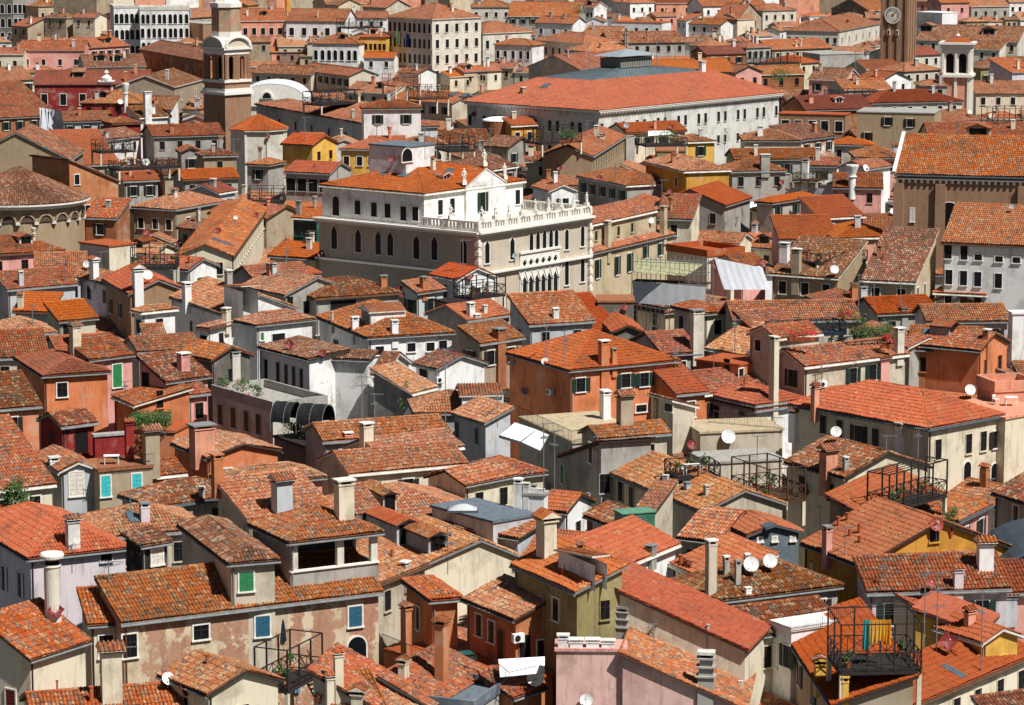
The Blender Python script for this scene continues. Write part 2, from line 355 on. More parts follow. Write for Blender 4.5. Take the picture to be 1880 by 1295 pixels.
def h(lab, x1, y1, x2, y2, s, z, roof='hip', wall='cream', tile='m', p=.38, ov=.3, rf=.5, eave=None, wf=None, ws=None, mat='stucco', par=0, zz=None, name='house',
      cat='house', floor=None, base=0, cut=0, thick=.16, caps=True, rc=None):
    z2 = None; zA = z
    eave = eave or random.choice('wwggddb')
    if roof in ('sl', 'sr') and zz:
        zA, z2 = zz; A = at_z(x1, y1, zA); B = at_z(x2, y2, z2); p = abs(zA - z2) / math.hypot(A.x - B.x, A.y - B.y); z = min(zz)
    elif roof in ('sl', 'sr'):
        best = None
        for k in range(1, 80):
            w = .3 * k; za, zb = (z, z + p * w) if roof == 'sl' else (z + p * w, z)
            A = at_z(x1, y1, za); B = at_z(x2, y2, zb); e = math.hypot(B.x - A.x, B.y - A.y) - w
            if best is None or abs(e) < best[0] - .02: best = (abs(e), za, zb)
        za, zb = best[1:]
        if best[0] > 1: print('SHED width unsolved', lab, best)
        zA, z2 = za, zb
    A, u, n, W, D, side = rc or rect(x1, y1, x2, y2, s, zA, z2)
    if roof == 'sb': z = z - p * D
    rr = rf
    def H(a, b):
        a = min(max(a, 0), W); b = min(max(b, 0), D)
        if roof == 'hip': return p * min(a, W - a, b, D - b)
        if roof == 'gu': return p * b if b <= rr * D else p * rr * D * (D - b) / (D * (1 - rr))
        if roof == 'gn': return p * min(a / rr * .5, (W - a) / (1 - rr) * .5)
        if roof == 'sf': return p * b
        if roof == 'sb': return p * (D - b)
        if roof == 'sl': return p * a
        if roof == 'sr': return p * (W - a)
        return 0.
    cen = A + u * W / 2 + n * D / 2
    near = A.y < NEAR_Y
    loc = Vector((cen.x, cen.y, 0))
    X = thing(name, lab, cat, loc); idx = len(HOUSES)
    def pt(a, b, dz=0): return A + u * a + n * b + Vector((0, 0, z + H(a, b) + dz)) - loc
    F = []; caps_ = []
    if roof == 'hip':
        m = min(W, D) / 2
        if W >= D: r0, r1 = (m, m), (W - m, m)
        else: r0, r1 = (m, m), (m, D - m)
        if W >= D:
            F = [([(0, 0), (W, 0), r1, r0], u), ([(W, 0), (W, D), r1], n), ([(W, D), (0, D), r0, r1], u), ([(0, D), (0, 0), r0], n)]
        else:
            F = [([(0, 0), (W, 0), r0], u), ([(W, 0), (W, D), r1, r0], n), ([(W, D), (0, D), r1], u), ([(0, D), (0, 0), r0, r1], n)]
        caps_ = [((0, 0), r0), (r0, r1), ((W, 0), r1 if W >= D else r0), ((W, D), r1), ((0, D), r0 if W >= D else r1)]
    elif roof == 'gu':
        r = rr * D; F = [([(0, 0), (W, 0), (W, r), (0, r)], u), ([(0, r), (W, r), (W, D), (0, D)], u)]; caps_ = [((0, r), (W, r))]
    elif roof == 'gn':
        r = rr * W; F = [([(0, 0), (r, 0), (r, D), (0, D)], n), ([(r, 0), (W, 0), (W, D), (r, D)], n)]; caps_ = [((r, 0), (r, D))]
    elif roof in ('sf', 'sb'): F = [([(0, 0), (W, 0), (W, D), (0, D)], u)]; caps_ = [((0, D), (W, D))] if roof == 'sf' else []
    elif roof in ('sl', 'sr'): F = [([(0, 0), (W, 0), (W, D), (0, D)], n)]
    if roof != 'flat':
        faces = [([pt(*q) for q in poly], uu) for poly, uu in F]
        R = link('roof', roof_mesh('roof', faces, [(pt(*a, .05), pt(*b, .05)) for a, b in caps_] if caps else [], tile, eave, near, thick), X)
        for q, _ in faces: bvh_add([v + loc for v in q], idx, 'roof')
    else:
        mb = MB(); q = [pt(a, b, .02) for a, b in ((0, 0), (W, 0), (W, D), (0, D))]
        mb.prism([v - Vector((0, 0, .18)) for v in q], .2, 0)
        if par:
            t = .22
            for a0, b0, a1, b1 in ((0, 0, W, t), (0, D - t, W, D), (0, t, t, D - t), (W - t, t, W, D - t)):
                c = [A + u * a + n * b + Vector((0, 0, z + .02)) - loc for a, b in ((a0, b0), (a1, b0), (a1, b1), (a0, b1))]; mb.prism(c, par, 1)
        R = link('terrace' if floor else 'flat_roof', mb.mesh('flat_roof', [tint(), wall_mat(mat)]), X, color=col(floor or 'grey'))
        bvh_add([v + loc for v in q], idx, 'roof')
        if par and floor: R.color = (*col(floor), 1)
    # walls
    o = ov if roof != 'flat' else .12
    o = min(o, W * .2, D * .2)
    cs = [(o, o), (W - o, o), (W - o, D - o), (o, D - o)]; mb = MB()
    for i in range(4):
        a, b = cs[i], cs[(i + 1) % 4]; top = []
        for t in (0, .25, rr, .5, .75, 1):
            if roof == 'gn' and i == 0 and t == rr: t = (rr * W - o) / (W - 2 * o)
            if roof == 'gn' and i == 2 and t == rr: t = 1 - (rr * W - o) / (W - 2 * o)
            if roof == 'gu' and i == 1 and t == rr: t = (rr * D - o) / (D - 2 * o)
            if roof == 'gu' and i == 3 and t == rr: t = 1 - (rr * D - o) / (D - 2 * o)
            top.append(t)
        top = sorted(set(round(t, 4) for t in top))
        if roof in ('sf', 'sb', 'sl', 'sr', 'flat') or (roof == 'gu' and i in (0, 2)) or (roof == 'gn' and i in (1, 3)) or roof == 'hip': top = [0, 1]
        tp = [pt(a[0] + (b[0] - a[0]) * t, a[1] + (b[1] - a[1]) * t, -thick * .6) for t in top]
        b0 = Vector((tp[0].x, tp[0].y, base)); b1 = Vector((tp[-1].x, tp[-1].y, base))
        poly = [b0, b1] + list(reversed(tp)); mb.face(poly, 0); bvh_add([v + loc for v in poly], idx, 'wall')
    Wl = link('wall', mb.mesh('wall', [wall_mat(mat)]), X, color=(lambda f: tuple(min(1, c * f) for c in col(wall)))(random.uniform(.92, 1.06)))
    if roof != 'flat' and near and roof not in ('sl', 'sr'):
        # gutter along the front eave, on brackets' level just under the tiles
        g = MB(); pts = {'hip': [((0, 0), (W, 0)), ((0, 0), (0, D)), ((W, 0), (W, D))], 'gu': [((0, 0), (W, 0))], 'gn': [((0, 0), (0, D)), ((W, 0), (W, D))], 'sf': [((0, 0), (W, 0))], 'sb': []}[roof]
        for a, b in pts:
            pa, pb = pt(*a, -thick - .03), pt(*b, -thick - .03); dd = (pb - pa).normalized()
            ex = Vector((dd.y, -dd.x, 0));
            if (ex.dot((pa + pb) / 2)) < 0: ex = -ex
            g.bar(pa + ex * .04, pb + ex * .04, .07, 0, 6)
        if pts: link('gutter', g.mesh('gutter', [EAVE['g' if eave == 'd' else eave]]), X)
    if near and A.y < 480 and roof in ('hip', 'gu', 'sf', 'gn') and base == 0:
        b = MB(); fa, fb = (o, o) if random.random() < .6 or side <= 0 else (W - o, o); q = A + u * (fa + .12) + n * (fb - .07) - loc; b.bar(q + Vector((0, 0, 1)), q + Vector((0, 0, z - thick - .05)), .055, 0, 6)
        link('downpipe', b.mesh('downpipe', [random.choice([EAVE['d'], EAVE['g'], EAVE['b']])]), X)
    HOUSES.append(dict(X=X, roof=R, wall=Wl, lab=lab, A=A, u=u, n=n, W=W, D=D, z=z, loc=loc, H=H, o=o, kind=roof, wf=wf, ws=ws, side=side, cat=cat, wcol=wall, xloc=loc))
    return HOUSES[-1]

def merge(hd, into):
    """make a block built with h() part of another building"""
    off = hd['loc'] - into['xloc']; X = hd['X']
    for o in list(X.children):
        o.parent = into['X']; o.location = o.location + off
        if o is not hd['roof'] and o is not hd['wall']: pass
    bpy.data.objects.remove(X); hd['X'] = into['X']; hd['xloc'] = into['xloc']; hd['lab'] = into['lab']
    return hd
def sub(into, a0, b0, W, D, z, roof, base, side=-1, **kw):
    """a block on top of a building, in that building's own axes"""
    A = into['A'] + into['u'] * a0 + into['n'] * b0
    return merge(h(into['lab'], 0, 0, 0, 0, 0, z, roof, rc=(A, into['u'], into['n'], W, D, side), base=base, **kw), into)
# ---------------------------------------------------------------- things found by a ray from the camera
TREE = [None]
def hit(px, py):
    if TREE[0] is None: TREE[0] = BVHTree.FromPolygons(BV, BF)
    d = ray(px, py).normalized(); loc, nrm, i, dist = TREE[0].ray_cast(CAM, d)
    if loc is None: return None
    if nrm.dot(d) > 0: nrm = -nrm
    return loc, nrm, BO[i][0], BO[i][1]
WSTY = dict(d=(.95, 1.55), k=(.9, 1.5), g=(.95, 1.55), G=(1.0, 1.9), B=(1.0, 1.6), T=(.8, 1.55), W=(1.0, 1.7), R=(.9, 1.7), a=(1.0, 2.3), o=(.95, 2.9), v=(2.2, 2.2),
            l=(.9, 1.7), s=(.8, .8), b=(.95, 1.5), h=(1.6, 1.0), L=(1.1, 1.5))
WC = {}
def win_parts(st, w, hh, far):
    key = (st, round(w, 2), round(hh, 2), far)
    if key in WC: return WC[key]
    fr = MB(); pn = MB(); sh = []; x = w / 2; z = hh / 2; t = .11 if st not in 'kv' else .05; pr = .07
    if st in ('a', 'o'):
        n = 12; zs = z - x; 
        def arc(r, dz=0):
            if st == 'a': return [(r * math.cos(math.pi * k / n), zs + r * math.sin(math.pi * k / n)) for k in range(n + 1)]
            q = []
            for k in range(n + 1):   # pointed, slightly ogee head
                s_ = k / n * 2 - 1; e = 1 - abs(s_); yy = r * (math.sin(e * math.pi / 2) * .95 + .55 * e ** 3); q.append((-s_ * r, zs + yy))
            return q
        po = [(x + t, -z)] + arc(x + t) + [(-x - t, -z)]; pi_ = [(x, -z)] + arc(x) + [(-x, -z)]
        V = lambda q, y: Vector((q[0], y, q[1]))
        for k in range(len(po) - 1):
            fr.face([V(po[k], -pr), V(po[k + 1], -pr), V(pi_[k + 1], -pr), V(pi_[k], -pr)])
            fr.face([V(po[k], 0), V(po[k + 1], 0), V(po[k + 1], -pr), V(po[k], -pr)]); fr.face([V(pi_[k], 0), V(pi_[k], -pr), V(pi_[k + 1], -pr), V(pi_[k + 1], 0)])
        fr.box((0, -.08, -z - .06), w + .34, .2, .12)
        pn.face([V(q, -.02) for q in pi_]); 
    else:
        for sx in (-1, 1): fr.box((sx * (x + t / 2), -pr / 2, 0), t, pr, hh)
        fr.box((0, -pr / 2, z + t / 2), w + 2 * t, pr, t); fr.box((0, -pr / 2 - .04, -z - .05), w + 2 * t + .1, pr + .1, .1)
        if st in 'GBTWR':
            nb = 2
            for sx in (-1, 1): b = MB(); b.box((sx * x / 2, -.035, 0), x - .015, .03, hh - .02); sh.append(b)
            for b in sh:
                for k in range(5): b.box((b.v[0][0] + x / 2 - .0, -.055, -z + hh * (k + .5) / 5), x * .8, .014, hh * .04)
        pn.face([Vector((-x, -.015, -z)), Vector((x, -.015, -z)), Vector((x, -.015, z)), Vector((-x, -.015, z))])
        if st not in 'v':
            fr.box((0, -.03, 0), .045, .03, hh, 1); fr.box((0, -.03, z * .3), w, .03, .045, 1)
        if st in 'gbLl':
            for sx in (-1, 1):
                b = MB(); M = Matrix.Rotation(sx * (random.uniform(-.1, .25)), 3, 'Z'); b.box((sx * (x + x * .52 + .02), -.1, 0), x * .98, .035, hh - .03, 0, M)
                for k in range(6): b.box((sx * (x + x * .52 + .02), -.125, -z + hh * (k + .5) / 6), x * .8, .02, hh * .035, 0, M)
                sh.append(b)
    sm = dict(g='green', G='bgreen', B='blue', T='turq', W='offw', R='rdish', b='dark', l='lav', L='blue').get(st, 'green')
    SM = plain('shutter_' + sm, sm if sm != 'green' else (.012, .035, .022), .6, 0, .25, 5)
    if st == 'd' or st in 'aosh' or True: FM = STONE
    if st in 'kv': FM = tint()
    if far:
        mb = MB()
        for src, mi in [(fr, None), (pn, 2)] + [(b, 3) for b in sh]:
            for f, m_ in zip(src.f, src.mi): mb.face([src.v[k] for k in f], mi if mi is not None else m_)
        r = (mb.mesh('window', [FM, WOODM, GLASS if st != 'v' else VOID, SM]), None, [])
    else:
        r = (fr.mesh('window', [FM, WOODM]), pn.mesh('pane', [GLASS if st != 'v' else VOID]), [b.mesh('shutter', [SM]) for b in sh])  # wide open style: a flat black face painted as the room's shade
    WC[key] = r; return r
def put_window(hd, P, nrm, st, w, hh, far):
    hd['nw'] = hd.get('nw', 0) + 1
    N = Vector((nrm.x, nrm.y, 0)).normalized(); X = Vector((-N.y, N.x, 0))
    M = Matrix(((X.x, -N.x, 0, 0), (X.y, -N.y, 0, 0), (0, 0, 1, 0), (0, 0, 0, 1)))
    L = P - hd['xloc'] + N * .003; M.translation = L
    fm, pm, sm = win_parts(st, w, hh, far)
    o = link('window', fm, hd['X'], M=M, color=hd['wall'].color[:3])
    if pm: link('pane', pm, o)
    for m in sm: link('shutter', m, o)
    return o
FAR_WIN = 370
def W(st, pts, w=None, hh=None):
    """windows of one style by the pixel of their middle"""
    for q in pts.split():
        px, py = [float(x) for x in q.split(',')[:2]]
        r = hit(px, py)
        if r is None or r[3] != 'wall': print('WINDOW misses wall', st, q, r and (HOUSES[r[2]]['lab'], r[3])); continue
        a, b = WSTY[st]; put_window(HOUSES[r[2]], r[0], r[1], st, w or a, hh or b, r[0].y > FAR_WIN)
def auto_windows():
    r_ = random.Random(9)
    for hd in HOUSES:
        if hd['cat'] == 'house' and not hd.get('nw') and not hd['lab'].startswith(('big blank', 'white lean', 'pink house with white', 'cream house with long red', 'white strip', 'cream gable house', 'white gable wall')) and not hd['wf'] and not hd['ws'] and hd['kind'] in ('gu', 'hip', 'sf', 'gn') and hd['z'] > 9:
            st = r_.choice('kkkdgb'); hd['wf'] = (max(1, int(hd['W'] / 3)), 1, st, 1.6 + (.3 if hd['kind'] == 'gn' else 0))
            if hd['side']: hd['ws'] = (max(1, int(hd['D'] / 3.2)), 1, st, 1.6)
        for key in ('wf', 'ws'):
            spec = hd[key]
            if not spec: continue
            n, rows, st = spec[:3]; dz = spec[3] if len(spec) > 3 else 1.5; w, hh = spec[4:6] if len(spec) > 5 else WSTY[st]; step = spec[6] if len(spec) > 6 else 3.3
            o = hd['o']; A, u, nn, W_, D, z = hd['A'], hd['u'], hd['n'], hd['W'], hd['D'], hd['z']
            if key == 'wf': S, d, L, N = A + u * o + nn * o, u, W_ - 2 * o, -nn
            else:
                if hd['side'] < 0: S, d, L, N = A + u * o + nn * (D - o), -nn, D - 2 * o, -u
                else: S, d, L, N = A + u * (W_ - o) + nn * o, nn, D - 2 * o, u
            for r in range(rows):
                for k in range(n):
                    P = S + d * (L * (k + .5) / n + random.uniform(-.12, .12)); P.z = z - dz - r * step
                    if key == 'wf' and hd['kind'] in ('sl', 'sr'): P.z = z + hd['H']((P - A).dot(u), 0) * .6 - dz - r * step
                    put_window(hd, P, N, st, w, hh, P.y > FAR_WIN)
def local_axes(hd): return hd['u'], hd['n']
def rotM(u, n):
    return Matrix(((u.x, n.x, 0), (u.y, n.y, 0), (0, 0, 1)))
def chim(items):
    """px, y of the top, y of the foot, width in px, style, colour"""
    for it in items.strip().split('\n'):
        it = it.split('#')[0].strip()
        if not it: continue
        for q in it.split(';'):
            q = q.strip()
            if not q: continue
            px, yt, yb, wp, st, c = q.split(); px, yt, yb, wp = map(float, (px, yt, yb, wp))
            r = hit(px, yb)
            if r is None: print('CHIMNEY misses', q); continue
            P, nrm, i, part = r; hd = HOUSES[i]; s = ppm(P)
            if part == 'wall': P = P + nrm * -.1
            T = at_Y(px, yt, P.y); H_ = T.z - P.z; w = wp / s; par = hd['roof'] if part == 'roof' else hd['wall']
            u, n = local_axes(hd); M = rotM(u, n); mb = MB(); dn = -1.2
            box = lambda z0, z1, sx, sy, mi=0: mb.box((0, 0, (z0 + z1) / 2), sx, sy, z1 - z0, mi, M)
            f = w / (abs(u.x) + .75 * abs(n.x)); d = f * .75
            if st == 'p':
                mb.lathe([(w / 2, dn), (w / 2, H_), (w * .62, H_), (w * .62, H_ + .06), (w * .4, H_ + .06), (0, H_ - .02)], 10, 0)
            elif st == 'r':
                R = w / 2; mb.lathe([(R, dn), (R, H_ * .78), (R * 1.12, H_ * .8), (R * 1.0, H_ * .83)], 20, 0)
                mb.lathe([(R * .8, H_ * .83), (R * .8, H_ * .9)], 20, 1); mb.lathe([(R * .9, H_ * .9), (R * 1.4, H_ * .93), (R * 1.45, H_ * .97), (R * 1.3, H_), (0, H_ + .02)], 20, 2)
            elif st == 'f':   # Venetian bell-shaped head
                R = w / 2; a = H_ * .55; mb.lathe([(R * .55, dn), (R * .55, a), (R * .75, a + .02), (R * .75, a + .12), (R * .5, a + .15), (R, H_ * .95), (R, H_), (R * .85, H_), (0, H_ - .1)], 18, 0)
            elif st == 't':
                a = H_ - .5 * f - .1; a = max(a, H_ * .55); box(dn, a, f, d); box(a, a + .1, f * 1.2, d * 1.25); box(a + .1, a + .3, f * .85, d * .8, 1)
                for k in (-1, 0, 1): box(a + .1, a + .3, f * .12, d * 1.02)
                e = f * .68; g = d * .8; zt = a + .3; zr = max(H_, zt + .2)
                L = [M @ Vector(v) for v in ((-e, -g, zt), (e, -g, zt), (e, g, zt), (-e, g, zt), (-e, 0, zr), (e, 0, zr))]
                U3 = (500, 500)
                for fc in ((0, 1, 5, 4), (2, 3, 4, 5)):
                    p = [L[k] for k in fc]; W0 = 2 * e / TW; mb.face(p, 3, [(500, 3), (500 + W0, 3), (500 + W0, 5), (500, 5)])
                    mb.face([v - Vector((0, 0, .07)) for v in reversed(p)], 0)
                mb.face([L[1], L[2], L[5]], 0); mb.face([L[3], L[0], L[4]], 0)
                for k in range(int(2 * e / .26)):
                    x = -e + (k + .5) * 2 * e / max(1, int(2 * e / .26))
                    for sg in (-1, 1): mb.bar(M @ Vector((x, sg * g * 1.03, zt + .02)), M @ Vector((x, 0, zr + .04)), .075, 3, 6)
            elif st == 'm':   # stepped, several slabs
                k = H_ / 5; box(dn, k * 1.7, f, d); box(k * 1.7, k * 1.9, f * 1.25, d * 1.3); box(k * 1.9, k * 2.9, f * .9, d * .9); box(k * 2.9, k * 3.1, f * 1.25, d * 1.3)
                box(k * 3.1, k * 4, f * .8, d * .8); box(k * 4, k * 4.2, f * 1.2, d * 1.25); box(k * 4.2, k * 4.6, f * .6, d * .6, 1); box(k * 4.6, k * 5, f * 1.1, d * 1.1, 2)
            else:             # 'w': shaft, dark smoke gap, stone slab
                g = min(.22, H_ * .16); sl = min(.12, H_ * .1); a = H_ - g - sl
                box(dn, a - .1, f, d); box(a - .1, a, f * 1.1, d * 1.12)
                for sx in (-1, 1):
                    for sy in (-1, 1): mb.box(M @ Vector((sx * f * .42, sy * d * .42, a + g / 2)), f * .16, d * .16, g, 0, M)
                box(a, a + g, f * .6, d * .6, 1); box(a + g, H_, f * 1.22, d * 1.25, 2)
            link('chimney', mb.mesh('chimney', [wall_mat('stucco'), VOID, random.choice([STONE, EAVE['w'], EAVE['g'], tint()]), tile_mat('m', True)]), par, P - hd['loc'], col(c))
PEND = []
def put_dish(px, py, rp, yb, c, face):
    r = hit(px, yb)
    if r is None: print('DISH misses', px, yb); return
    P, nrm, i, part = r; s = ppm(P); hd = HOUSES[i]; T = at_Y(px, py, P.y - .35); R = rp / s; mb = MB(); mp = MB(); ma = MB()
    loc = P.copy(); c0 = T - loc; d = Vector((math.sin(math.radians(face)), -math.cos(math.radians(face)), .45)).normalized()
    q = d.to_track_quat('Z', 'Y').to_matrix()
    if c.startswith('sq_'):
        n = 4; a0 = 0; R *= 1.15
    else: n = 24; a0 = 0
    prof = [(R * k / 6, .22 * R * (k / 6) ** 2) for k in range(7)]
    b = MB(); b.lathe(prof + [(R * 1.02, .24 * R), (R, .2 * R)] + [(R * k / 6, .22 * R * (k / 6) ** 2 - .03) for k in range(5, -1, -1)], n, 0)
    for f in b.f: mb.face([c0 + q @ Vector(b.v[k]) for k in f], 0)
    mp.bar((0, 0, -.4), c0 - d * .06, .035, 0, 6); mp.box(c0 - d * .08, .1, .1, .12)
    ma.bar(c0 + q @ Vector((0, -R, .2 * R)), c0 + d * R * .95, .02); ma.bar(c0 + q @ Vector((0, R * .9, .2 * R)), c0 + d * R * .95, .008)
    ma.bar(c0 + d * R * .88, c0 + d * R * 1.08, .05, 0, 8)
    cc = c.replace('sq_', ''); nm = dict(white='white', red='dark red', grey='grey', clay='brick red')[cc]
    cols = dict(white='dcdcd8', red='7a2a26', grey='8f9499', clay='8f3d30')
    X = thing('satellite_dish', 'dish', 'satellite dish', loc, 'satellite dishes on the roofs')
    link('reflector', mb.mesh('reflector', [plain('dish_' + cc, lin(cols[cc]), .5, 0, .08, 2)]), X); link('mast', mp.mesh('mast', [STEEL]), X); link('feed_arm', ma.mesh('feed_arm', [STEEL]), X)
    PEND.append((X, ('square ' if 'sq_' in c else '') + nm + ' satellite dish', hd, px, R))
def dish(items):
    for q in items.replace('\n', ';').split(';'):
        q = q.split('#')[0].split()
        if q: put_dish(*map(float, q[:4]), q[4], float(q[5]) if len(q) > 5 else 20)
def ant(items):
    """px, y top, y foot, arms: thin television masts"""
    for q in items.replace('\n', ';').split(';'):
        q = q.split()
        if not q: continue
        px, yt, yb = map(float, q[:3]); na = int(q[3]) if len(q) > 3 else 2
        r = hit(px, yb)
        if r is None: print('ANT misses', q); continue
        P, nrm, i, part = r; T = at_Y(px, yt, P.y); H_ = T.z - P.z
        X = thing('tv_antenna', 'antenna', 'antenna', P, 'tv antennas on the roofs'); b = MB(); rr = .022 + .00007 * P.y
        b.bar((0, 0, -.5), (0, 0, H_), rr, 0, 6); b.box((0, 0, H_ * .3), .09, .09, .16); link('mast', b.mesh('mast', [STEEL]), X)
        for k in range(na):
            z = H_ * (.98 - .2 * k); a = random.uniform(-.5, .9) + (k % 2) * 1.3; d = Vector((math.cos(a), math.sin(a), 0)); e = Vector((-d.y, d.x, 0)); L = random.uniform(.7, 1.1)
            b = MB(); b.bar(-d * L * .4 + Vector((0, 0, z)), d * L + Vector((0, 0, z)), rr * .7)
            m = 7
            for j in range(m):
                c = d * L * (-.35 + 1.3 * j / (m - 1)) + Vector((0, 0, z)); w = .3 - .02 * j; b.bar(c - e * w, c + e * w, rr * .45)
            link('boom', b.mesh('boom', [STEEL]), X)
        PEND.append((X, 'thin steel tv antenna', HOUSES[i], px, H_))
def dormer(items):
    """px, py of the middle of the front's foot; width, height in px; wall colour; gable or shed; window style"""
    for it in items.strip().split('\n'):
        it = it.split('#')[0].strip()
        if not it: continue
        a = it.split(); px, py, wp, hp = map(float, a[:4]); c = a[4]; kind = a[5] if len(a) > 5 else 'gable'; turn = a[6] if len(a) > 6 else '-'
        r = hit(px, py)
        if r is None or r[3] != 'roof': print('DORMER misses roof', it); continue
        P, nrm, i, _ = r; hd = HOUSES[i]; s = ppm(P); up = -Vector((nrm.x, nrm.y, 0))
        if turn == 'F': up = hd['n'].copy()
        if turn == 'L': up = hd['u'].copy()
        if up.length < 1e-3: up = hd['n'].copy()
        up.normalize(); rt = Vector((up.y, -up.x, 0)); w = wp / s / max(.45, abs(rt.x)); hh = hp / s / .95
        slope = math.hypot(nrm.x, nrm.y) / nrm.z; L = hh / max(.15, slope + .0) if kind == 'gable' else hh / max(.15, slope - .12); L = min(L, 5.) + .3
        if turn in 'FL': L = max(L, w)
        mb = MB(); x = w / 2; V = lambda a_, b_, z_: rt * a_ + up * b_ + Vector((0, 0, z_))
        rise = .36 * x if kind == 'gable' else 0
        fr = [V(-x, 0, -.6), V(x, 0, -.6), V(x, 0, hh), V(0, 0, hh + rise), V(-x, 0, hh)]; mb.face(fr, 0)
        zb = (-.12 * L if kind != 'gable' else 0)
        mb.face([V(x, 0, -.6), V(x, L, -.6), V(x, L, hh - zb * 0), V(x, 0, hh)], 0); mb.face([V(-x, L, -.6), V(-x, 0, -.6), V(-x, 0, hh), V(-x, L, hh)], 0)
        y0 = -.3; e = x + .22; k = .36
        if kind == 'gable':
            for sg in (-1, 1):
                p = [V(sg * e, y0, hh - k * .22 + .03), V(sg * e, L, hh - k * .22 + .03), V(0, L, hh + rise + .05), V(0, y0, hh + rise + .05)]
                if sg < 0: p.reverse()
                uvs = [(500, 9), (500 + L / TW, 9), (500 + L / TW, 9 + x / TR), (500, 9 + x / TR)]
                if sg < 0: uvs = [uvs[3], uvs[2], uvs[1], uvs[0]]
                mb.face(p, 1, uvs); mb.face([v - Vector((0, 0, .12)) for v in reversed(p)], 3)
                for a_, b_ in zip(p, p[1:] + p[:1]): mb.face([a_ - Vector((0, 0, .12)), b_ - Vector((0, 0, .12)), b_, a_], 3)
                for j in range(int((L - y0) / .27)):
                    y = y0 + (j + .5) * .27; mb.bar(V(sg * e, y, hh - k * .22 + .05), V(0, y, hh + rise + .08), .07, 1, 5)
        else:
            p = [V(-e, y0, hh + .02), V(e, y0, hh + .02), V(e, L, hh + .02 + .12 * L), V(-e, L, hh + .02 + .12 * L)]
            mb.face(p, 1, [(500, 9), (500 + 2 * e / TW, 9), (500 + 2 * e / TW, 9 + L / TR), (500, 9 + L / TR)]); mb.face([v - Vector((0, 0, .12)) for v in reversed(p)], 3)
            for a_, b_ in zip(p, p[1:] + p[:1]): mb.face([a_ - Vector((0, 0, .12)), b_ - Vector((0, 0, .12)), b_, a_], 3)
            for j in range(int(2 * e / .27)):
                xx = -e + (j + .5) * .27; mb.bar(V(xx, y0, hh + .04), V(xx, L, hh + .04 + .12 * L), .07, 1, 5)
        q = [V(-x * .72, -.012, .12 * hh), V(x * .72, -.012, .12 * hh), V(x * .72, -.012, hh * .92), V(-x * .72, -.012, hh * .92)]; mb.face(q, 2)
        for a_, b_ in zip(q, q[1:] + q[:1]): mb.bar(a_, b_, .05, 3)
        mb.bar(V(0, -.03, .12 * hh), V(0, -.03, hh * .92), .035, 3)
        link('dormer', mb.mesh('dormer', [wall_mat('stucco'), tile_mat('m', True), GLASS, EAVE['d'] if c != 'white' else EAVE['w']]), hd['roof'], P - hd['loc'], col(c))
def skyl(items):
    """roof windows: px, py, width, height along the slope in metres"""
    for q in items.replace('\n', ';').split(';'):
        q = q.split()
        if not q: continue
        px, py, w, L = map(float, q[:4]); r = hit(px, py)
        if r is None or r[3] != 'roof': print('SKYLIGHT misses', q); continue
        P, nrm, i, _ = r; hd = HOUSES[i]; up = -Vector((nrm.x, nrm.y, 0))
        if up.length < 1e-3: up = hd['n'].copy()
        up.normalize(); rt = Vector((up.y, -up.x, 0)); V = nrm.cross(rt).normalized()
        if V.z < 0: V = -V
        M = Matrix((rt, V, nrm)).transposed(); mb = MB(); mb.box(nrm * .1, w, L, .22, 0, M); mb.box(nrm * .215, w * .84, L * .88, .02, 1, M); mb.box(nrm * .23, .05, L * .9, .03, 0, M)
        link('skylight', mb.mesh('skylight', [EAVE['z'], plain('skylight_glass', (.09, .13, .15), .12, 0, .2, 1, .6)]), hd['roof'], P - hd['loc'])
